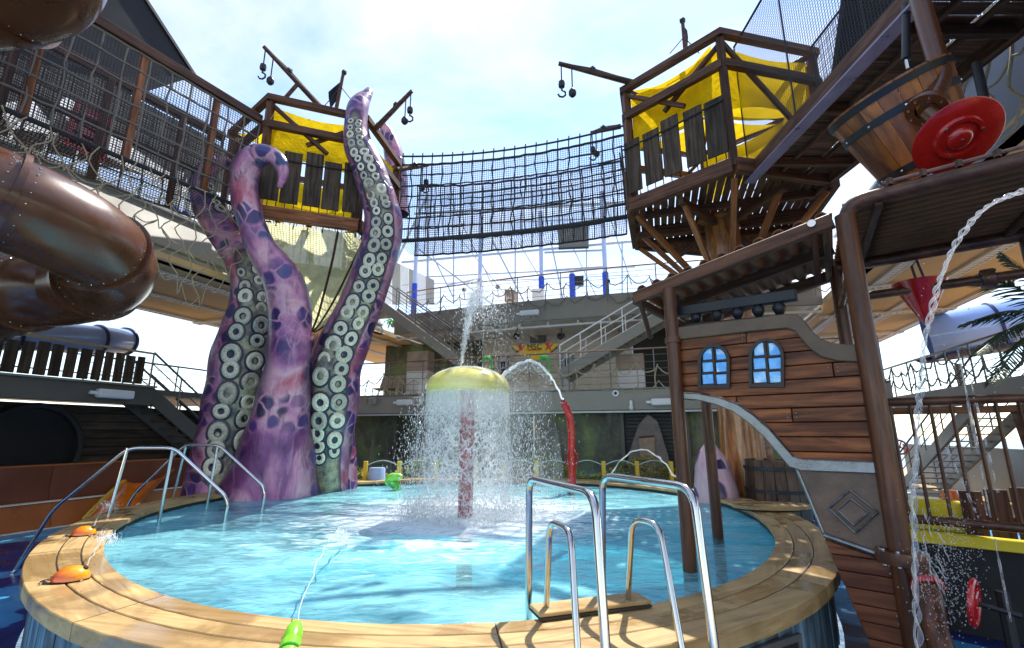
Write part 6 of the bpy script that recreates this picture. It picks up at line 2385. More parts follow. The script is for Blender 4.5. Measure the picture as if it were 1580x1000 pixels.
# ------------------------------------------------------------ tipping bucket and the red disc
bc = atY(1402, 205, 4.6)
bu = thing('tipping_bucket', 'tilted wooden bucket with dark iron hoops under the right walkway', 'bucket', bc)
bax = V((-0.40, -0.08, 0.86)).normalized()
H, r0, r1 = 0.98, 0.40, 0.58
s, u = perp(bax)
b0 = bc - bax * H / 2
for k in range(20):
    a0, a1 = 2 * math.pi * (k + 0.02) / 20, 2 * math.pi * (k + 0.98) / 20
    vv = []
    for (h, r) in ((0, r0), (H, r1)):
        for rr in (r, r - 0.03):
            for a in (a0, (a0 + a1) / 2, a1):
                vv.append(b0 + bax * h + (s * math.cos(a) + u * math.sin(a)) * rr)
    mb = MB().add(vv, [(0, 1, 7, 6), (1, 2, 8, 7), (3, 9, 10, 4), (4, 10, 11, 5), (0, 6, 9, 3), (2, 5, 11, 8), (0, 3, 4, 1), (1, 4, 5, 2), (6, 7, 10, 9), (7, 8, 11, 10)])
    mb.build('stave', MT['bucket'], bu, smooth=30, frame=frame_of(b0, s, bax))
MB().lathe([(0, 0.02), (r0 - 0.02, 0.02)], b0, bax, 24).build('bottom', MT['darkwood'], bu)
for h, w in ((0.10, 0.075), (0.66, 0.075), (0.885, 0.07)):
    r = r0 + (r1 - r0) * h / H
    rb_ = r0 + (r1 - r0) * (h + w) / H
    hoop = MB().lathe([(r + .001, h), (r + .014, h), (rb_ + .014, h + w), (rb_ + .001, h + w)], b0, bax, 40).build('hoop', MT['ironhoop'] if h < 0.8 else MT['blackmetal'], bu)
    if h < 0.8:
        bl_ = MB()
        for k in range(10):
            a = 2 * math.pi * k / 10
            d = s * math.cos(a) + u * math.sin(a)
            bl_.lathe([(0.014, 0), (0.012, 0.008), (0, 0.012)], b0 + bax * (h + w / 2) + d * ((r + rb_) / 2 + .013), d, 8)
        tag(bl_.build('hoop_rivets', MT['steel'], hoop), kind='stuff')
for (q0, q1) in ((atY(1398, 8, 4.75), atY(1398, 92, 4.65)), (atY(1506, 98, 4.6), atY(1522, 168, 4.5))):
    tubeo('hanger', [q0, q1], 0.045, MT['blackmetal'], bu, 10)
    tubeo('hanger_lug', [q1, q1 - V((0, 0, 0.12))], 0.018, MT['steel'], bu, 8)

dc_ = atY(1478, 212, 3.9)
rdisc = thing('red_disc', 'large red round spray disc on a bent brown pipe at top right', 'spray disc', dc_)
dax = V((-0.12, -0.62, -0.80)).normalized()
r = 0.35
MB().lathe([(0, 0.075), (r * 0.16, 0.075), (r * 0.26, 0.055), (r * 0.30, 0.02), (r * 0.40, 0.012), (r * 0.44, 0.035), (r * 0.52, 0.035), (r * 0.56, 0.008), (r * 0.97, 0.0), (r, -0.008), (r * 0.98, -0.02), (0, -0.02)], dc_, dax, 56).build('disc', MT['red'], rdisc)
s, u = perp(dax)
for k in range(3):
    a = 0.6 + 2.1 * k
    MB().lathe([(0.016, 0), (0.014, 0.012), (0, 0.014)], dc_ + (s * math.cos(a) + u * math.sin(a)) * r * 0.48 + dax * 0.034, dax, 8).build('bolt', MT['steel'], rdisc)
MB().lathe([(0.014, 0.07), (0.012, 0.09), (0, 0.09)], dc_, dax, 8).build('bolt', MT['steel'], rdisc)
pip = [atY(1405, -60, 4.20), atY(1425, 20, 4.15), atY(1446, 90, 4.10), atY(1452, 122, 4.08), atY(1442, 150, 4.05), atY(1432, 172, 4.02)]
pp_ = MB().tube(cm3(pip, 5), 0.085, 16).build('feed_pipe', MT['slidebrown'], rdisc)
flange(pip[-1] + V((0, 0, .03)), pip[-1] - pip[-2], 0.17, rdisc, MT['slidebrown'], 8, 0.03)
tubeo('neck', [pip[-1], dc_ - dax * 0.02], 0.07, MT['slidebrown'], rdisc, 12)
rc = atY(1428, 163, 4.25)
cpts = []
for k in range(15):
    a = rad(60 + 250 * k / 14)
    cpts.append(rc + V((0.235 * math.cos(a), 0.05 * math.sin(a), 0.235 * math.sin(a))))
tubeo('bent_ring', cpts, 0.045, MT['slidebrown'], rdisc, 10)

# palm fronds at the right edge
pt = thing('palm_tree', 'dark green palm fronds entering at the right picture edge', 'palm', V((8.0, 7.4, 0)))
crown = atY(1640, 490, 7.0)
MB().tube([V((crown.x + .1, crown.y, 0)), V((crown.x + .06, crown.y, 1.8)), crown], [0.14, 0.11, 0.10], 12).build('trunk', MT['stone'], pt)
for (ex, ey, dY, droop) in ((1505, 428, 0.1, 0.0), (1508, 545, -0.1, -0.05), (1545, 395, 0.3, 0.1), (1530, 590, -0.4, -0.1), (1490, 500, 0.4, 0.0), (1700, 350, 0.2, 0.1), (1780, 470, 0.5, 0)):
    tip = atY(ex, ey, 7.0 + dY)
    mid_ = crown.lerp(tip, 0.5) + V((0, 0, 0.16))
    sp_ = cm3([crown, mid_, tip], 12)
    fro = tubeo('frond_stem', sp_, 0.012, MT['palm'], pt, 5)
    lf = MB()
    d = (tip - crown).normalized()
    for i in range(3, len(sp_)):
        f = i / len(sp_)
        L = 0.34 * math.sin(math.pi * min(1, f * 0.85 + 0.12)) + 0.06
        sd = d.cross(V((0, 0, 1))).normalized()
        for sg in (-1, 1):
            for q_ in (0, 0.5):
                p = sp_[i].lerp(sp_[i - 1], q_)
                e = p + (sd * sg * 0.75 + d * 0.75 + V((0, 0, -0.45 + rnd.uniform(-.2, .2)))).normalized() * L
                w_ = (d * 0.016)
                lf.add([p - w_, p + w_, p.lerp(e, 0.55) + w_ + V((0, 0, 0.02)), e, p.lerp(e, 0.55) - w_ + V((0, 0, 0.02))], [(0, 1, 2, 3, 4)])
    lf.build('leaflets', MT['palm'], fro, smooth=0, recalc=False)
# ============================================================ slides, rails, fountains and small things
def slide_tube(name, label, pts, r, mat, seam, parent_loc, seam_every=1.5, rivets=True, ringmat=None, open_end=False):
    t = thing(name, label, 'slide', parent_loc)
    P = cm3(pts, 8)
    m = len(P)
    acc, last, secs, cur = 0, 0, [], [P[0]]
    for i in range(1, m):
        cur.append(P[i])
        acc += (P[i] - P[i - 1]).length
        if acc > seam_every:
            secs.append(cur)
            cur = [P[i]]
            acc = 0
    if len(cur) > 1:
        secs.append(cur)
    for s_ in secs:
        sec = MB().tube(s_, r, 36, cap=False).build('slide_section', mat, t, smooth=60)
    for s_ in secs[:-1] if not open_end else secs:
        p, ax = s_[-1], (s_[-1] - s_[-2]).normalized()
        fl_ = MB().lathe([(r, -0.035), (r + 0.055, -0.035), (r + 0.055, 0.035), (r, 0.035)], p, ax, 40).build('flange', ringmat or seam, t)
        if rivets:
            s2, u2 = perp(ax)
            b = MB()
            for k in range(26):
                a = 2 * math.pi * k / 26
                d = s2 * math.cos(a) + u2 * math.sin(a)
                for o_ in (-0.12, 0.12):
                    b.lathe([(0.010, 0), (0.008, 0.006), (0, 0.007)], p + ax * o_ + d * (r + 0.001), d, 6)
            tag(b.build('rivets', MT['steel'], fl_), kind='stuff')
    return t


# big brown slide turning at the left
hx, hy, hr = -7.5, 6.25, 1.5
pts = []
for k in range(13):
    a = rad(-95 + 17 * k)
    pts.append(V((hx + hr * math.cos(a), hy + hr * math.sin(a), 4.95 - 0.06 * k)))
pts = [V((hx - 2.5, hy - hr + 0.3, 5.5))] + pts + [V((hx - 1.6, hy + hr + 0.4, 4.12)), V((hx - 3.2, hy + hr + 0.5, 4.0))]
slide_tube('tube_slide', 'glossy brown tube slide with riveted seams turning at left', pts, 0.60, MT['slidebrown'], MT['slidebrown'], pts[6], 1.25)
# the higher turn of it, top left corner
q = [V((-8.4, 3.4, 8.9)), V((-7.1, 3.75, 8.7)), V((-6.3, 4.35, 8.5)), V((-6.2, 5.1, 8.4)), V((-6.8, 5.7, 8.3)), V((-7.8, 5.9, 8.2)), V((-9.2, 5.8, 8.1))]
slide_tube('tube_slide', 'glossy brown tube slide bend in the top left corner', q, 0.62, MT['slidebrown'], MT['slidebrown'], q[3], 1.5)
sup = thing('slide_support', 'black steel column holding the brown slide at left', 'column', V((-8.1, 7.2, 0)))
tubeo('column', [V((-9.6, 8.2, 0)), V((-9.6, 8.2, 6.4))], 0.12, MT['blackmetal'], sup, 12)
tubeo('arm', [V((-9.6, 8.2, 3.5)), V((-8.6, 7.6, 3.15))], 0.07, MT['blackmetal'], sup, 8)

# blue slides
bz = 4.75
q = [SP(1, -16.2, bz + .1), SP(4.6, -16.2, bz + 0.05), SP(8.4, -16.3, bz - 0.05), SP(11.6, -16.5, bz - 0.15), SP(12.8, -16.9, bz - 0.25)]
q = [atz(-60, 505, 0) * 0 + onplane(x, y, SP(0, b, 0), BX) for x, y, b in ((-150, 512, -17.0), (-20, 516, -17.0), (80, 520, -17.0), (150, 524, -17.0), (192, 527, -17.3))]
slide_tube('blue_slide', 'pale blue tube slide with navy rings behind the left slat fence', q, 0.42, MT['slidepale'], MT['navy'], q[2], 1.9, False, MT['navy'], True)
q = [atY(1430, 522, 16.5), atY(1480, 513, 16.0), atY(1540, 503, 15.5), atY(1620, 490, 15.0), atY(1720, 475, 14.5)]
slide_tube('blue_slide', 'blue tube slide with navy rings behind the palm at right', q, 0.78, MT['slidepale'], MT['navy'], q[1], 1.6, False, MT['navy'])
e0 = q[0]
ee = thing('slide_trough', 'navy open slide trough below the right blue slide', 'slide', e0)
rows_ = []
for i in range(9):
    p = e0.lerp(q[2], i / 8) + V((0, 0, -0.62))
    rows_.append([p + V((0, -0.7 * math.cos(math.pi * k / 8), -0.25 * math.sin(math.pi * k / 8))) for k in range(9)])
o = MB().grid(rows_).build('trough', MT['navy'], ee)
tubeo('leg', [e0 + V((0.9, 0, -0.9)), V((e0.x + 0.9, e0.y, 0))], 0.10, MT['railgrey'], ee, 8)

# ---- dark funnel, canopies and clutter on the upper left deck
fnl = thing('ship_funnel', 'dark navy slanted funnel casing rising behind the left walkway', 'funnel', SP(6, -17, 7))
P_ = [onplane(x, y, SP(0, -15.5, 0), BX) for x, y in ((-260, 120), (300, 118), (222, -5), (120, -160), (-300, -200))]
MB().prism(P_, BX * -3.0).build('casing', MT['sail'], fnl, smooth=0)
plank('casing_rib', P_[1] + BX * .02, P_[3] + BX * .02, 0.12, 0.12, MT['blackmetal'], fnl)
lowp = [onplane(x, y, SP(0, -15.0, 0), BX) for x, y in ((-100, 60), (150, 120), (300, 200), (370, 245), (370, 300), (-100, 190))]
dkw = thing('upper_wall', 'dark brown upper deck house wall behind the left netting', 'wall', lowp[4])
MB().prism(lowp, BX * -0.3).build('wall', MT['blackwall'], dkw, smooth=0)
for i, poly in enumerate((((18, 150), (110, 132), (118, 200), (20, 195)), ((120, 148), (165, 126), (172, 170), (125, 205)), ((158, 235), (192, 168), (300, 270), (300, 305)), ((300, 300), (330, 250), (372, 300), (372, 340)))):
    b_ = -13.3 - 0.25 * i
    pp = [onplane(x, y, SP(0, b_, 0), BX) for x, y in poly]
    zb_ = min(q.z for q in pp)
    pp = [q - BX * (q.z - zb_) * 0.9 - V((0, 0, 0.02)) for q in pp]
    t = thing('white_canopy', ('white canopy behind the left netting near the brown slide', 'small white canopy behind the dark red frame', 'white sloping canopy behind the middle of the left netting', 'white canopy behind the netting nearest the octopus')[i], 'canopy', pp[0], 'white canopies on the upper left deck')
    MB().prism(pp, BX * -0.08).build('canvas', MT['canvaswhite'], t, smooth=0)
    for k in (0, len(pp) - 1):
        tubeo('pole', [pp[k], V((pp[k].x, pp[k].y, 6.4))], 0.04, MT['white'], t, 6)
pp = [onplane(x, y, SP(0, -12.9, 0), BX) for x, y in ((100, 218), (158, 250), (172, 178), (122, 155))]
rf_ = thing('lattice_screen', 'dark red slatted screen behind the left netting', 'screen', pp[0])
for i in range(4):
    plank('frame_side', pp[i], pp[(i + 1) % 4], 0.09, 0.09, MT['chairred'], rf_)
for k in (0.2, 0.4, 0.6, 0.8):
    plank('slat', pp[0].lerp(pp[3], k), pp[1].lerp(pp[2], k), 0.05, 0.17, MT['chairred'], rf_, up=(0, 0, 1))
MB().prism([p - BX * 0.08 for p in pp], BX * -0.03).build('back_panel', MT['chairred'], rf_, smooth=0)
for i, (x, y0, y1) in enumerate(((272, 306, 262), (292, 300, 268))):
    a_, b_ = onplane(x, y0, SP(0, -12.6, 0), BX), onplane(x + 12, y1, SP(0, -12.6, 0), BX)
    t = thing('blue_pad_post', ('blue padded post behind the left netting near the octopus', 'second blue padded post behind the left netting beside the octopus')[i], 'post', V((a_.x, a_.y, 6.4)))
    MB().lathe([(0.12, 0), (0.13, 0.03), (0.13, 1.5), (0.1, 1.55)], V((a_.x, a_.y, 6.4)), (0, 0, 1), 12).build('pad', MT['bluepad'], t)
    MB().lathe([(0.07, 1.5), (0.07, 2.6), (0, 2.62)], V((a_.x, a_.y, 6.4)), (0, 0, 1), 12).build('shaft', MT['white'], t)


# ---- steel rails
def round_path(pts, rc=0.14, n_=6):
    """polyline with rounded corners"""
    out = [V(pts[0])]
    for i in range(1, len(pts) - 1):
        a, b, c = V(pts[i - 1]), V(pts[i]), V(pts[i + 1])
        d0, d1 = (a - b), (c - b)
        k0, k1 = min(rc, d0.length * 0.45), min(rc, d1.length * 0.45)
        s_, e_ = b + d0.normalized() * k0, b + d1.normalized() * k1
        for j in range(n_ + 1):
            f = j / n_
            out.append(s_.lerp(b, f).lerp(b.lerp(e_, f), f))
    out.append(V(pts[-1]))
    return out


def steel_rail(name, label, path, legs=(), r=0.024, rc=0.14, group=None):
    t = thing(name, label, 'handrail', V((path[0].x, path[0].y, min(p.z for p in path))), group)
    MB().tube(round_path(path, rc), r, 14).build('tube', MT['steel'], t, smooth=60)
    for (a, b) in legs:
        tubeo('leg', [a, b], r * 0.9, MT['steel'], t, 12)
    for p in (path[0], path[-1]):
        MB().lathe([(r, 0.0), (r * 1.9, 0.0), (r * 1.9, 0.012), (r, 0.016)], V((p.x, p.y, p.z)), (0, 0, 1), 14).build('foot_plate', MT['steel'], t)
    return t


zt_ = 1.73
steel_rail('entry_rail', 'steel entry handrail at the left coping, nearer one beside orange jet',
           [V((-7.15, 7.50, 0.01)), V((-6.72, 7.45, 0.86)), V((-5.75, 7.42, zt_)), V((-5.15, 7.55, zt_)), V((-4.30, 7.68, 0.98)), V((-4.33, 7.68, 0.30))],
           [(V((-5.76, 7.42, zt_)), V((-5.84, 7.38, RZ))), (V((-5.17, 7.55, zt_)), V((-5.28, 7.62, 0.2)))], 0.026)
steel_rail('entry_rail', 'steel entry handrail beside the octopus, farther one',
           [V((-7.3, 9.3, 0.01)), V((-6.95, 9.3, 0.86)), V((-6.15, 9.3, zt_)), V((-5.48, 9.25, zt_)), V((-4.48, 9.15, 0.98)), V((-4.50, 9.15, 0.30))],
           [(V((-6.13, 9.3, zt_)), V((-6.28, 9.38, RZ))), (V((-5.50, 9.25, zt_)), V((-5.6, 9.28, 0.2)))], 0.026)
grp = 'polished steel pool ladder rails'
steel_rail('ladder_rail', 'tall polished steel ladder rail on the near coping, left of the pair',
           [V((0.115, 3.83, 0.35)), V((0.13, 3.80, 1.62)), V((0.46, 2.80, 1.62)), V((0.47, 2.52, 0.01))], (), 0.026, 0.13, grp)
steel_rail('ladder_rail', 'tall polished steel ladder rail on the near coping, right of the pair',
           [V((0.665, 3.98, 0.35)), V((0.70, 3.88, 1.63)), V((1.085, 3.02, 1.63)), V((1.09, 2.78, 0.01))], (), 0.026, 0.13, grp)
steel_rail('ladder_rail', 'short polished steel loop rail standing between the tall rails on the left',
           [V((0.232, 3.60, RZ + .03)), V((0.26, 3.52, 1.36)), V((0.365, 3.20, 1.36)), V((0.372, 2.90, 0.30))], (), 0.021, 0.11, grp)
steel_rail('ladder_rail', 'short polished steel loop rail standing before the right tall rail',
           [V((0.82, 3.75, RZ + .03)), V((0.835, 3.55, 1.37)), V((0.965, 3.36, 1.37)), V((1.0, 3.12, 0.60))], (), 0.021, 0.11, grp)
for (c0, c1, w_, lab) in ((V((0.15, 3.56, RZ + 0.026)), V((0.95, 3.82, RZ + 0.026)), 0.20, 'brown step board with dark edge on the inner coping at the ladder'),
                          (V((0.42, 2.86, 0.58)), V((1.12, 3.06, 0.58)), 0.24, 'brown step board outside the coping under the ladder')):
    t = thing('ladder_step', lab, 'step', c0, 'ladder steps')
    plank('tread', c0 + V((0, 0, .012)), c1 + V((0, 0, .012)), w_, 0.026, MT['teak'], t)
    plank('dark_edge', c0 - V((0, 0, .010)), c1 - V((0, 0, .010)), w_ + 0.02, 0.016, MT['caulk'], t)
    if c0.z < 0.7:
        for f in (0.1, 0.9):
            p = c0.lerp(c1, f)
            plank('leg', V((p.x, p.y, 0.0)), V((p.x, p.y, c0.z - 0.02)), 0.08, 0.08, MT['darkwood'], t)


# ---- orange jets on the coping
def mango_mat():
    m, nt, N, L, out = nmat('mango_gelcoat')
    t = nt.nodes.new('ShaderNodeTexCoord')
    sx = nt.nodes.new('ShaderNodeSeparateXYZ')
    L.new(t.outputs['Object'], sx.inputs[0])
    f = mth(nt, 'ADD', mth(nt, 'MULTIPLY', sx.outputs[0], 1.9), mth(nt, 'MULTIPLY', sx.outputs[2], 2.4))
    f = mth(nt, 'ADD', f, mth(nt, 'MULTIPLY', noise(nt, t.outputs['Object'], 5, 4), 0.25))
    c = ramp(nt, f, [(0.05, (0.70, 0.055, 0.004)), (0.30, (0.85, 0.17, 0.006)), (0.62, (0.90, 0.42, 0.01))])
    principled(nt, out, c, 0.18, coat=0.8)
    return m


MT['mango'] = mango_mat()


def jet(px, py, s_, yaw, lab):
    p = atz(px, py, RZ)
    t = thing('water_jet', lab, 'water jet', p, 'orange coping jets')
    rows_ = []
    for j in range(13):
        h = math.pi / 2 * j / 12
        row = []
        for k in range(32):
            a = 2 * math.pi * k / 32
            rr = 0.205 + 0.055 * math.cos(a) - 0.03 * math.cos(2 * a)
            x, y = rr * math.cos(a) * 1.18, rr * math.sin(a) * 0.78
            row.append(V((x * math.cos(h), y * math.cos(h), 0.165 * math.sin(h) * (1.0 + 0.22 * math.cos(a) * math.cos(h)))))
        rows_.append(row)
    mb = MB().grid(rows_, closed=True)
    rot = MX.Translation(p + V((0, 0, .012))) @ MX.Rotation(yaw, 4, 'Z') @ MX.Diagonal((s_, s_, s_, 1))
    mb.v = [rot @ v for v in mb.v]
    body = mb.build('shell', MT['mango'], t, smooth=180, frame=MX.Translation(p) @ MX.Rotation(yaw, 4, 'Z'))
    mb = MB().lathe([(0.245, 0), (0.25, 0.012), (0.2, 0.014)], (0, 0, 0), (0, 0, 1), 28)
    mb.v = [rot @ V((v.x * 1.12, v.y * 0.74, v.z - 0.0105)) for v in mb.v]
    mb.build('base', MT['blackmetal'], t)
    for ba in (0.7, 2.4, 3.9, 5.6):
        bp_ = rot @ V((0.255 * math.cos(ba) * 1.12, 0.255 * math.sin(ba) * 0.74, 0.0))
        MB().lathe([(0.012, -0.01), (0.012, 0.012), (0, 0.014)], bp_, (0, 0, 1), 8).build('bolt', MT['steel'], t)
    e = rot @ V((0.20, 0.0, 0.125))
    dv = (rot.to_3x3() @ V((1, 0, 0.9))).normalized()
    MB().lathe([(0.0, -0.02), (0.02, -0.02), (0.02, 0.012), (0.012, 0.014)], e, dv, 10).build('nozzle', MT['blackmetal'], t)
    return e, dv


J1 = jet(101, 896, 0.60, rad(20), 'orange and yellow dome shaped water jet nearest on the left coping')
J2 = jet(124, 826, 0.56, rad(15), 'smaller orange dome shaped water jet farther along the left coping')


# ---- mushroom fountain
mf = thing('mushroom_fountain', 'yellow mushroom fountain on a red pole in the pool', 'fountain', V((MUSH.x, MUSH.y, -0.5)))
MB().lathe([(0.135, 0), (0.125, 0.6), (0.125, 3.1), (0.2, 3.2)], V((MUSH.x, MUSH.y, -0.5)), (0, 0, 1), 24).build('pole', MT['redpole'], mf)
CAPZ = 2.66
prof = [(0.0, -0.02), (0.30, -0.03), (0.50, -0.03), (0.66, -0.045), (0.705, -0.03), (0.725, 0.03), (0.715, 0.10), (0.66, 0.20), (0.54, 0.30), (0.36, 0.375), (0.18, 0.41), (0.05, 0.42), (0.0, 0.42)]
cap = MB().lathe(prof, V((MUSH.x, MUSH.y, CAPZ)), (0, 0, 1), 64).build('cap', None or pm('yellow_cap_gelcoat', (0.82, 0.72, 0.17), 0.2, 0, 0.1, 2, 0.02, coat=0.8), mf, smooth=60)
MB().lathe([(0.0, 0.0), (0.035, 0.0), (0.03, 0.07), (0.0, 0.075)], V((MUSH.x - 0.12, MUSH.y, CAPZ + 0.41)), (0, 0, 1), 12).build('top_nozzle', MT['steel'], mf)

# ---- red pipe jet
rp0 = atz(882, 752, 0.75)
rj = thing('red_pipe_jet', 'bent red pipe jet at the far right of the fountain', 'water jet', rp0)
Yr = rp0.y
rpts = [V((rp0.x, Yr, 0.3)), atY(883, 735, Yr), atY(882, 690, Yr), atY(881, 655, Yr), atY(877, 638, Yr), atY(870, 622, Yr)]
MB().tube(cm3(rpts, 5), 0.085, 16).build('pipe', MT['red'], rj)
tubeo('bracket', [atY(873, 720, Yr), atY(873, 700, Yr), atY(891, 700, Yr), atY(891, 720, Yr)], 0.022, MT['redpole'], rj, 6)
RJ = atY(869, 619, Yr)
MB().lathe([(0.05, -0.03), (0.05, 0.04), (0.03, 0.06)], RJ, rpts[-1] - rpts[-2], 10).build('nozzle', MT['redpole'], rj)

# ---- green things
gp = atz(607, 755, WZ)
gj = thing('frog_jet', 'small bright green curled spout at the far edge of the pool', 'water jet', V((gp.x, gp.y, WZ)))
Yg = gp.y - 0.2
MB().tube(cm3([atY(609, 768, Yg), atY(612, 752, Yg), atY(604, 745, Yg), atY(600, 741, Yg)], 5), [0.10] * 16, 10).build('stem', MT['green'], gj)
MB().tube(cm3([atY(597, 748, Yg), atY(601, 739, Yg), atY(610, 736, Yg), atY(621, 735, Yg)], 5), [0.04 + 0.07 * math.sin(math.pi * i / 15) for i in range(16)], 10).build('spout', MT['lime'], gj)
for (x, y, lab) in ((752, 556, 'small green spray head on the balcony railing behind the mushroom'), (840, 556, 'green curved spray head on the balcony railing below the banner')):
    p = onplane(x, y, SP(EA - 0.1, 0, 0), AX)
    t = thing('spray_head', lab, 'water jet', p)
    MB().tube(cm3([p + V((-.16, 0, -.04)), p + V((-.09, 0, .09)), p + V((.06, 0, .09)), p + V((.13, 0, -.02))], 4), [0.03, 0.04, 0.05, 0.06, 0.07, 0.07, 0.07, 0.07, 0.07, 0.06, 0.06, 0.05, 0.05], 10).build('head', MT['green'], t)
    tubeo('stem', [p + V((.13, 0, 0)), p + V((.14, 0, -.5))], 0.035, MT['green'], t, 8)

# near green nozzle
n0, n1 = atY(440, 1030, 3.02), atY(456, 966, 3.30)
gn = thing('green_nozzle', 'lime green water cannon nozzle at the near coping', 'water jet', n0)
ax = (n1 - n0).normalized()
L = (n1 - n0).length
MB().lathe([(0.0, -0.02), (0.055, -0.02), (0.062, 0.02), (0.062, L * 0.55), (0.052, L * 0.60), (0.056, L * 0.66), (0.050, L * 0.9), (0.040, L), (0.0, L)], n0, ax, 22).build('barrel', MT['lime'], gn)
MB().lathe([(0.066, L * 0.30), (0.070, L * 0.32), (0.066, L * 0.36)], n0, ax, 22).build('grip_ring', MT['green'], gn)
MB().lathe([(0.0, L), (0.018, L), (0.016, L + 0.02), (0, L + 0.02)], n0, ax, 12).build('tip', MT['white'], gn)
tubeo('stand', [n0, V((n0.x, n0.y - .1, 0))], 0.045, MT['green'], gn, 10)
NZ = n1 + ax * 0.02

# ---- far pool edge: glass fence, yellow posts, cup, hedge
ge = []
for i, (x, y) in enumerate(((563, 738), (615, 737), (672, 736), (735, 736), (777, 737), (828, 738), (882, 738), (932, 740), (984, 742), (1037, 745))):
    p = atz(x, y, 0.62)
    p = V((p.x, min(p.y, 13.6) * 0 + 13.45 - 0.06 * abs(i - 4), 0.0))
    d = ray(x, y)
    p.x = d.x / d.y * p.y
    ge.append(p)
gf = thing('glass_fence', 'low wavy glass fence with yellow posts beyond the pool', 'fence', ge[4])
for p in ge:
    plank('post', p, p + V((0, 0, 1.22)), 0.10, 0.10, MT['yellowpost'], gf, up=(0, 1, 0))
for i in range(len(ge) - 1):
    a_, b_ = ge[i], ge[i + 1]
    lo_, hi_ = [], []
    for k in range(13):
        f = k / 12
        q = a_.lerp(b_, 0.05 + 0.9 * f)
        lo_.append(q + V((0, 0, 0.15)))
        hi_.append(q + V((0, 0, 1.12 + 0.12 * math.sin(math.pi * 2 * f * 0.5 + (0 if i % 2 else 0)))))
    MB().grid([lo_, hi_]).build('pane', MT['glass'], gf, recalc=False)
    tubeo('pane_edge', hi_, 0.014, pm('glass_edge', (0.45, 0.60, 0.58), 0.2) if i == 0 else bpy.data.materials['glass_edge'], gf, 6)
cp = V((ray(581, 740).x / ray(581, 740).y * 13.3, 13.3, 0))
cu_ = thing('blue_cup', 'pale blue upturned tub behind the glass fence near the octopus', 'tub', cp)
MB().lathe([(0.27, 0.0), (0.26, 0.3), (0.21, 1.03), (0.195, 1.05), (0.0, 1.05)], cp + V((0, 0, 0.0)), (0, 0, 1), 22).build('body', MT['bluecup'], cu_)
MB().lathe([(0.275, 0.0), (0.285, 0.02), (0.285, 0.06), (0.27, 0.08)], cp, (0, 0, 1), 22).build('rim', MT['bluecup'], cu_)
hd = MB()
hg = random.Random(3)
for k in range(7500):
    f = hg.random()
    x = -4.6 + 9.4 * f
    y = 14.05 + hg.uniform(0, 0.35)
    h = 0.25 + 1.05 * hg.random() * (0.75 + 0.25 * math.sin(x * 2.1))
    c0 = V((x, y, h))
    d = V((hg.uniform(-1, 1), hg.uniform(-1, 1), hg.uniform(0.1, 1))).normalized() * hg.uniform(0.05, 0.10)
    s_, u_ = perp(d)
    hd.add([c0 - s_ * 0.02, c0 + d * .5 + s_ * 0.03, c0 + d, c0 + d * .5 - s_ * 0.03], [(0, 1, 2, 3)])
tag(hd.build('hedge', MT['hedge'], smooth=0, recalc=False), 'low yellow green hedge behind the glass fence', 'hedge', kind='stuff')

# wooden tub by the trunk
tc0 = V((5.25, 9.35, 0))
d_ = ray(1198, 740)
tc0 = V((d_.x / d_.y * 9.6, 9.6, 0))
tbb = thing('wooden_tub', 'dark wooden tub with iron hoops behind the coping beside the trunk', 'tub', tc0)
for k in range(18):
    a0, a1 = 2 * math.pi * (k + .03) / 18, 2 * math.pi * (k + .97) / 18
    vv = []
    for (h, r) in ((0, 0.50), (0.75, 0.56), (1.45, 0.52)):
        for rr in (r, r - .03):
            for a in (a0, a1):
                vv.append(tc0 + V((math.cos(a) * rr, math.sin(a) * rr, h)))
    ff = []
    for l in (0, 4):
        ff += [(l, l + 1, l + 5, l + 4), (l + 2, l + 6, l + 7, l + 3), (l, l + 4, l + 6, l + 2), (l + 1, l + 3, l + 7, l + 5)]
    ff += [(0, 2, 3, 1), (8, 9, 11, 10)]
    MB().add(vv, ff).build('stave', MT['tub'], tbb, smooth=0)
for h, r in ((0.35, 0.535), (0.9, 0.56), (1.30, 0.54)):
    MB().lathe([(r, -.03), (r + .015, -.03), (r + .015, .03), (r, .03)], tc0 + V((0, 0, h)), (0, 0, 1), 30).build('hoop', MT['ironhoop'], tbb)
MB().lathe([(0, 0), (0.50, 0)], tc0 + V((0, 0, 1.40)), (0, 0, 1), 24).build('lid', MT['darkwood'], tbb)
for (dx, h) in ((-0.12, .75), (0.28, 0.95)):
    tubeo('spout_pipe', [tc0 + V((dx, -0.1, 1.40)), tc0 + V((dx - .04, -0.1, 1.40 + h))], 0.06, MT['steel'] if dx > 0 else MT['handwood'], tbb, 10)
sd_ = atz(1200, 783, RZ + .03)
stp_ = thing('round_step', 'tan rounded step board on the coping beside the trunk', 'step', sd_)
o = MB().prism([sd_ + V((0.62 * math.cos(a) - 0.1, 0.34 * math.sin(a), 0.0)) for a in [2 * math.pi * k / 28 for k in range(28)]], (0, 0, 0.05)).build('board', MT['teak'], stp_, smooth=30)
MB().prism([sd_ + V((0.55 * math.cos(a) - 0.1, 0.28 * math.sin(a), -0.03)) for a in [2 * math.pi * k / 28 for k in range(28)]], (0, 0, 0.028)).build('riser', MT['caulk'], stp_, smooth=30)
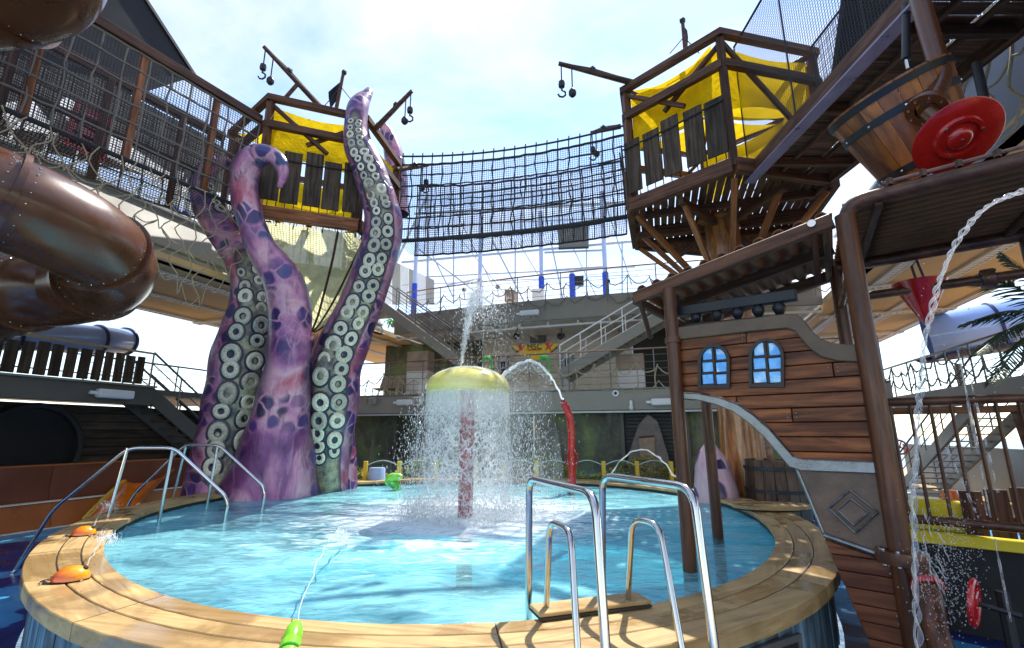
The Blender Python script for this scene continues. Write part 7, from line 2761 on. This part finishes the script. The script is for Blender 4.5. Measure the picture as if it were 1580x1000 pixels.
# ============================================================ moving water, frozen as in the photograph
def curtain_mat():
    """falling sheet that tears into a lace of strands further down"""
    m, nt, N, L, out = nmat('falling_water')
    t = nt.nodes.new('ShaderNodeTexCoord')
    sx = nt.nodes.new('ShaderNodeSeparateXYZ')
    L.new(t.outputs['UV'], sx.inputs[0])          # u: metres round, v: metres fallen
    mp1 = nt.nodes.new('ShaderNodeMapping')
    mp1.inputs['Scale'].default_value = (16, 1.6, 1)
    L.new(t.outputs['UV'], mp1.inputs[0])
    streak = noise(nt, mp1.outputs[0], 1.0, 5, 0.6)
    mp2 = nt.nodes.new('ShaderNodeMapping')
    mp2.inputs['Scale'].default_value = (8.0, 6.5, 1)
    L.new(t.outputs['UV'], mp2.inputs[0])
    wv = nt.nodes.new('ShaderNodeTexNoise')
    wv.inputs['Scale'].default_value = 1.6
    wv.inputs['Detail'].default_value = 4
    L.new(mp2.outputs[0], wv.inputs[0])
    sc1 = nt.nodes.new('ShaderNodeVectorMath')
    sc1.operation = 'SCALE'
    sc1.inputs['Scale'].default_value = 1.1
    L.new(wv.outputs['Color'], sc1.inputs[0])
    ad = nt.nodes.new('ShaderNodeVectorMath')
    L.new(mp2.outputs[0], ad.inputs[0])
    L.new(sc1.outputs[0], ad.inputs[1])
    vo = nt.nodes.new('ShaderNodeTexVoronoi')
    vo.feature = 'DISTANCE_TO_EDGE'
    vo.inputs['Scale'].default_value = 1.15
    L.new(ad.outputs[0], vo.inputs['Vector'])
    lace = ramp(nt, vo.outputs['Distance'], [(0.035, 1.0), (0.12, 0.0)])
    clump = noise(nt, mp2.outputs[0], 0.55, 4, 0.6)
    lace = mth(nt, 'MULTIPLY', lace, ramp(nt, clump, [(0.40, 0.03), (0.62, 0.95)]))
    sheet = ramp(nt, streak, [(0.30, 0.22), (0.70, 0.55)])
    fall = ramp(nt, mth(nt, 'ADD', mth(nt, 'MULTIPLY', sx.outputs[1], 0.5), mth(nt, 'MULTIPLY', clump, 0.30)), [(0.26, 0.0), (0.42, 1.0)])
    al = mixcol(nt, fall, sheet, lace)
    tr = nt.nodes.new('ShaderNodeBsdfTransparent')
    df = nt.nodes.new('ShaderNodeBsdfDiffuse')
    tl = nt.nodes.new('ShaderNodeBsdfTranslucent')
    for k in (df, tl):
        k.inputs[0].default_value = (0.93, 0.95, 0.97, 1)
    a = nt.nodes.new('ShaderNodeMixShader')
    a.inputs[0].default_value = 0.55
    L.new(df.outputs[0], a.inputs[1])
    L.new(tl.outputs[0], a.inputs[2])
    b = nt.nodes.new('ShaderNodeMixShader')
    L.new(al, b.inputs[0])
    L.new(tr.outputs[0], b.inputs[1])
    L.new(a.outputs[0], b.inputs[2])
    L.new(b.outputs[0], out.inputs['Surface'])
    return m


MT['curtain'] = curtain_mat()
wr = random.Random(77)
fw = MB()
for layer, (ra_, rb_) in enumerate(((0.705, 0.80), (0.66, 0.72))):
    rows_, uvs = [], []
    for j in range(29):
        f = j / 28
        z = CAPZ - 0.02 - (CAPZ - 0.02 - WZ) * f
        row, uv = [], []
        for k in range(97):
            a = 2 * math.pi * k / 96
            wob = 0.07 * f * mnoise.noise(V((math.cos(a) * 3 + layer * 9, math.sin(a) * 3, f * 3.0)))
            r = ra_ + (rb_ - ra_) * f + wob
            row.append(V((MUSH.x + r * math.cos(a), MUSH.y + r * math.sin(a), z)))
            uv.append((a * 0.75 + layer * 7.3, (CAPZ - z) + layer * 0.1))
        rows_.append(row)
        uvs.append(uv)
    fw.grid(rows_, uvs=uvs)
tag(fw.build('falling_water', MT['curtain'], smooth=180, recalc=False), 'sheet of water falling from the yellow mushroom cap', 'water', kind='stuff')

# fine mist drifting to the right of the sheet: thin shells of tiny specks
def mist_mat():
    m, nt, N, L, out = nmat('drifting_mist')
    t = nt.nodes.new('ShaderNodeTexCoord')
    sx = nt.nodes.new('ShaderNodeSeparateXYZ')
    L.new(t.outputs['UV'], sx.inputs[0])
    vv = nt.nodes.new('ShaderNodeMapping')
    vv.inputs['Scale'].default_value = (1, 0.55, 1)
    L.new(t.outputs['UV'], vv.inputs[0])
    sp = noise(nt, vv.outputs[0], 95, 3, 0.7)
    cl = noise(nt, vv.outputs[0], 2.2, 4, 0.6)
    al = mth(nt, 'MULTIPLY', ramp(nt, sp, [(0.50, 0.0), (0.66, 0.75)]), ramp(nt, cl, [(0.38, 0.0), (0.68, 1.0)]))
    al = mth(nt, 'ADD', al, mth(nt, 'MULTIPLY', ramp(nt, cl, [(0.40, 0.0), (0.75, 1.0)]), 0.10))
    al = mth(nt, 'MULTIPLY', al, 0.42)
    tr = nt.nodes.new('ShaderNodeBsdfTransparent')
    df = nt.nodes.new('ShaderNodeBsdfDiffuse')
    tl = nt.nodes.new('ShaderNodeBsdfTranslucent')
    for k in (df, tl):
        k.inputs[0].default_value = (0.95, 0.97, 0.98, 1)
    a = nt.nodes.new('ShaderNodeMixShader')
    a.inputs[0].default_value = 0.6
    L.new(df.outputs[0], a.inputs[1])
    L.new(tl.outputs[0], a.inputs[2])
    b = nt.nodes.new('ShaderNodeMixShader')
    L.new(al, b.inputs[0])
    L.new(tr.outputs[0], b.inputs[1])
    L.new(a.outputs[0], b.inputs[2])
    L.new(b.outputs[0], out.inputs['Surface'])
    return m


MT['mistveil'] = mist_mat()
ms = MB()
for li, (dx, r_, k_) in enumerate(((0.12, 0.86, 0.9), (0.30, 0.95, 0.75), (0.45, 1.12, 0.5), (0.0, 0.92, 0.5))):
    rows_, uvs = [], []
    for j in range(13):
        f = j / 12
        z = CAPZ + 0.15 - (CAPZ + 0.15 - WZ) * f
        row, uv = [], []
        for k in range(65):
            a = 2 * math.pi * k / 64
            rr_m = r_ * (0.88 + 0.22 * f) + 0.08 * mnoise.noise(V((math.cos(a) * 2, math.sin(a) * 2, f * 2 + li * 5)))
            row.append(V((MUSH.x + dx + rr_m * math.cos(a), MUSH.y + rr_m * math.sin(a), z)))
            uv.append((li * 3.7 + a * r_, (CAPZ - z) + li * 1.3))
        rows_.append(row)
        uvs.append(uv)
    ms.grid(rows_, uvs=uvs)
tag(ms.build('drifting_mist', MT['mistveil'], smooth=180, recalc=False), 'fine mist hanging round and right of the falling water', 'mist', kind='stuff')

dr = MB()


def droplet(p, r, v=None):
    if v is None:
        v = V((0, 0, 1))
    dr.octa(p, r * 0.62, (v.normalized() + V((wr.gauss(0, .25), wr.gauss(0, .25), 0))) * r * wr.uniform(1.2, 3.4))


# drops round the curtain, thicker towards the water and to the right
for k in range(9000):
    a = wr.uniform(0, 2 * math.pi)
    f = wr.random() ** 0.65
    z = CAPZ - (CAPZ - WZ) * f
    r = 0.74 + 0.12 * f + abs(wr.gauss(0, 0.13 + 0.12 * f))
    if math.cos(a) > 0.1:
        r += abs(wr.gauss(0, 0.34))
    droplet(V((MUSH.x + r * math.cos(a), MUSH.y + r * math.sin(a), z)), wr.uniform(0.003, 0.0085) * (1.6 if wr.random() < 0.12 else 1))
# splash ring on the water
for k in range(3600):
    a = wr.uniform(0, 2 * math.pi)
    r = 0.85 + wr.gauss(0, 0.16)
    h = abs(wr.gauss(0, 0.16))
    droplet(V((MUSH.x + r * math.cos(a), MUSH.y + r * math.sin(a), WZ + h)), wr.uniform(0.004, 0.011))
# the fan thrown up from the top of the cap
base = V((MUSH.x - 0.12, MUSH.y, CAPZ + 0.46))
for k in range(5200):
    t_ = wr.random() ** 0.8
    vx = 0.55 + wr.gauss(0, 0.10)
    vz = 5.1 + wr.gauss(0, 0.25)
    T = t_ * 0.85
    sp_ = 0.02 + 0.20 * t_ ** 1.5
    p = base + V((vx * T + wr.gauss(0, sp_), wr.gauss(0, sp_), vz * T - 4.9 * T * T + wr.gauss(0, sp_ * 0.8)))
    droplet(p, wr.uniform(0.003, 0.008))
# fine drops falling back on the right
for k in range(2600):
    p = base + V((0.55 + wr.gauss(0, 0.40), wr.gauss(0, 0.3), wr.uniform(-1.9, 1.0)))
    droplet(p, wr.uniform(0.003, 0.007))


def jet_path(p0, p1, h, n_=24):
    out_ = []
    for i in range(n_ + 1):
        f = i / n_
        q = p0.lerp(p1, f)
        q.z += 4 * h * f * (1 - f)
        out_.append(q)
    return out_


def jet_stream(path, r0, r1, name, label, mat, seed=1):
    rg_ = random.Random(seed)
    n_ = len(path)
    rr = [(r0 + (r1 - r0) * i / (n_ - 1)) * (1 + rg_.uniform(-0.3, 0.3)) for i in range(n_)]
    pts = [p + V((rg_.gauss(0, 1), rg_.gauss(0, 1), rg_.gauss(0, 1))) * 0.004 * (1 + 4 * i / n_) for i, p in enumerate(path)]
    o = MB().tube(pts, rr, 7).build(name, mat)
    return tag(o, label, 'water', kind='stuff')


# plume of the fan
pl_ = [base + V((0.55 * T, 0, 5.1 * T - 4.9 * T * T)) for T in [0.40 * i / 14 for i in range(15)]]
jet_stream(pl_, 0.018, 0.055, 'fan_plume', 'white water plume shooting up from the mushroom cap', MT['mist'], 2)
ja = jet_path(RJ, V((MUSH.x + 0.62, MUSH.y + 0.3, CAPZ + 0.30)), 0.55, 30)
jet_stream(ja, 0.022, 0.030, 'jet_stream', 'arc of water from the red pipe to the mushroom', MT['spray'], 3)
for k in range(500):
    p = ja[wr.randrange(8, len(ja))]
    droplet(p + V((wr.gauss(0, .05), wr.gauss(0, .05), -abs(wr.gauss(0, .12)))), wr.uniform(0.004, 0.009))
tgt = atz(535, 840, WZ)
gs = jet_path(NZ, tgt, 0.30, 30)
jet_stream(gs, 0.004, 0.008, 'jet_stream', 'thin water jet from the lime nozzle into the pool', MT['spray'], 4)
for k in range(260):
    p = gs[wr.randrange(20, len(gs))]
    droplet(p + V((wr.gauss(0, .03), wr.gauss(0, .03), wr.gauss(0, .03))), wr.uniform(0.003, 0.007))
for (e, dv), (tx, ty), lab, sd in ((J1, (190, 800), 'thin water jet from the nearest orange dome', 5), (J2, (160, 790), 'thin water jet from the farther orange dome', 6)):
    if sd == 5:
        tg = atz(205, 838, WZ)
        jp = jet_path(e, atz(172, 836, RZ), 0.14, 20)
    else:
        jp = jet_path(e, atz(176, 786, RZ), 0.16, 20)
    jet_stream(jp, 0.004, 0.009, 'jet_stream', lab, MT['mist'], sd)
    for k in range(200):
        p = jp[wr.randrange(10, len(jp))]
        droplet(p + V((wr.gauss(0, .05), wr.gauss(0, .05), wr.gauss(0, .03))), wr.uniform(0.003, 0.008))
wa = jet_path(V((ray(935, 745).x / ray(935, 745).y * 12.6, 12.6, 0.7)), V((ray(1055, 760).x / ray(1055, 760).y * 11.6, 11.6, 0.7)), 0.85, 26)
jet_stream(wa, 0.016, 0.020, 'jet_stream', 'low arc of water before the hedge at the far right edge', MT['mist'], 8)
tag(dr.build('spray_drops', MT['spray'], smooth=180, recalc=False), 'scattered drops and splashes round the fountain and jets', 'water', kind='stuff')

# clear stream falling at the right: two strands twisted round each other
st_px = [(1600, 288, 2.9), (1560, 300, 2.92), (1520, 322, 2.95), (1490, 352, 2.97), (1466, 394, 3.0), (1448, 440, 3.02), (1434, 490, 3.05), (1426, 540, 3.05), (1420, 600, 3.08), (1416, 660, 3.1), (1412, 730, 3.1), (1410, 800, 3.12), (1412, 880, 3.12), (1415, 960, 3.12), (1418, 1050, 3.12)]
cl = cm3([atY(x, y, Y) for x, y, Y in st_px], 12)
mb = MB()
for ph in (0, math.pi):
    pts, rr = [], []
    for i, p in enumerate(cl):
        T = (cl[min(i + 1, len(cl) - 1)] - cl[max(i - 1, 0)]).normalized()
        s_, u_ = perp(T)
        a = i * 0.62 + ph
        k = 0.010 + 0.004 * math.sin(i * 0.21)
        pts.append(p + (s_ * math.cos(a) + u_ * math.sin(a)) * k)
        rr.append(0.0085 * (1 + 0.45 * math.sin(i * 0.9 + ph) ) * (1.0 if i < len(cl) * 0.55 else 0.85 + 0.5 * abs(math.sin(i * 0.8))))
    mb.tube(pts, rr, 7)


def clearwater():
    m, nt, N, L, out = nmat('clear_falling_water')
    tr = nt.nodes.new('ShaderNodeBsdfTransparent')
    gl = nt.nodes.new('ShaderNodeBsdfGlossy')
    gl.inputs['Roughness'].default_value = 0.05
    tl = nt.nodes.new('ShaderNodeBsdfTranslucent')
    tl.inputs[0].default_value = (0.95, 0.97, 1, 1)
    lw_ = nt.nodes.new('ShaderNodeLayerWeight')
    lw_.inputs['Blend'].default_value = 0.45
    a = nt.nodes.new('ShaderNodeMixShader')
    a.inputs[0].default_value = 0.55
    L.new(gl.outputs[0], a.inputs[1])
    L.new(tl.outputs[0], a.inputs[2])
    b = nt.nodes.new('ShaderNodeMixShader')
    L.new(mth(nt, 'MULTIPLY_ADD', lw_.outputs['Facing'], 0.75, 0.22), b.inputs[0])
    L.new(tr.outputs[0], b.inputs[1])
    L.new(a.outputs[0], b.inputs[2])
    L.new(b.outputs[0], out.inputs['Surface'])
    return m


MT['clear'] = clearwater()
tag(mb.build('falling_stream', MT['clear'], smooth=180), 'clear twisted water stream falling past the stern at right', 'water', kind='stuff')
mb = MB()
for (x0, y0, x1, y1, Y) in ((1478, 540, 1560, 960, 3.3), (1496, 580, 1540, 760, 3.4), (1460, 690, 1510, 800, 3.5)):
    n_ = 26
    i = 0
    while i < n_:
        ln = wr.randrange(2, 6)
        pts = [atY(x0 + (x1 - x0) * (j / n_) ** 1.0, y0 + (y1 - y0) * j / n_, Y) for j in range(i, min(i + ln, n_) + 1)]
        if len(pts) > 1:
            mb.tube(pts, wr.uniform(0.004, 0.009), 6)
        i += ln + wr.randrange(0, 3)
for k in range(16):
    x0, y0 = 1418 + wr.uniform(-4, 20), 800 + wr.uniform(-30, 110)
    s_ = atY(x0, y0, 3.2)
    e_ = atY(x0 + wr.uniform(10, 70), y0 + wr.uniform(60, 150), 3.1)
    jp_ = jet_path(s_, e_, wr.uniform(0.04, 0.16), 18)
    a_ = wr.randrange(0, 8)
    mb.tube([p + V((wr.gauss(0, .004), 0, wr.gauss(0, .004))) for p in jp_[a_:a_ + wr.randrange(5, 11)]], wr.uniform(0.002, 0.004), 5)
for k in range(1100):
    x, y = 1462 + wr.gauss(0, 26), 870 + wr.gauss(0, 55)
    mb.octa(atY(x, y, 3.15 + wr.gauss(0, 0.1)), wr.uniform(0.002, 0.006))
for k in range(60):
    mb.octa(atY(1430 + wr.uniform(-20, 150), 380 + wr.uniform(0, 400), 3.1), wr.uniform(0.003, 0.007))
tag(mb.build('splash_strands', MT['clear'], smooth=180), 'thin broken strands and splash beside the stern post at right', 'water', kind='stuff')
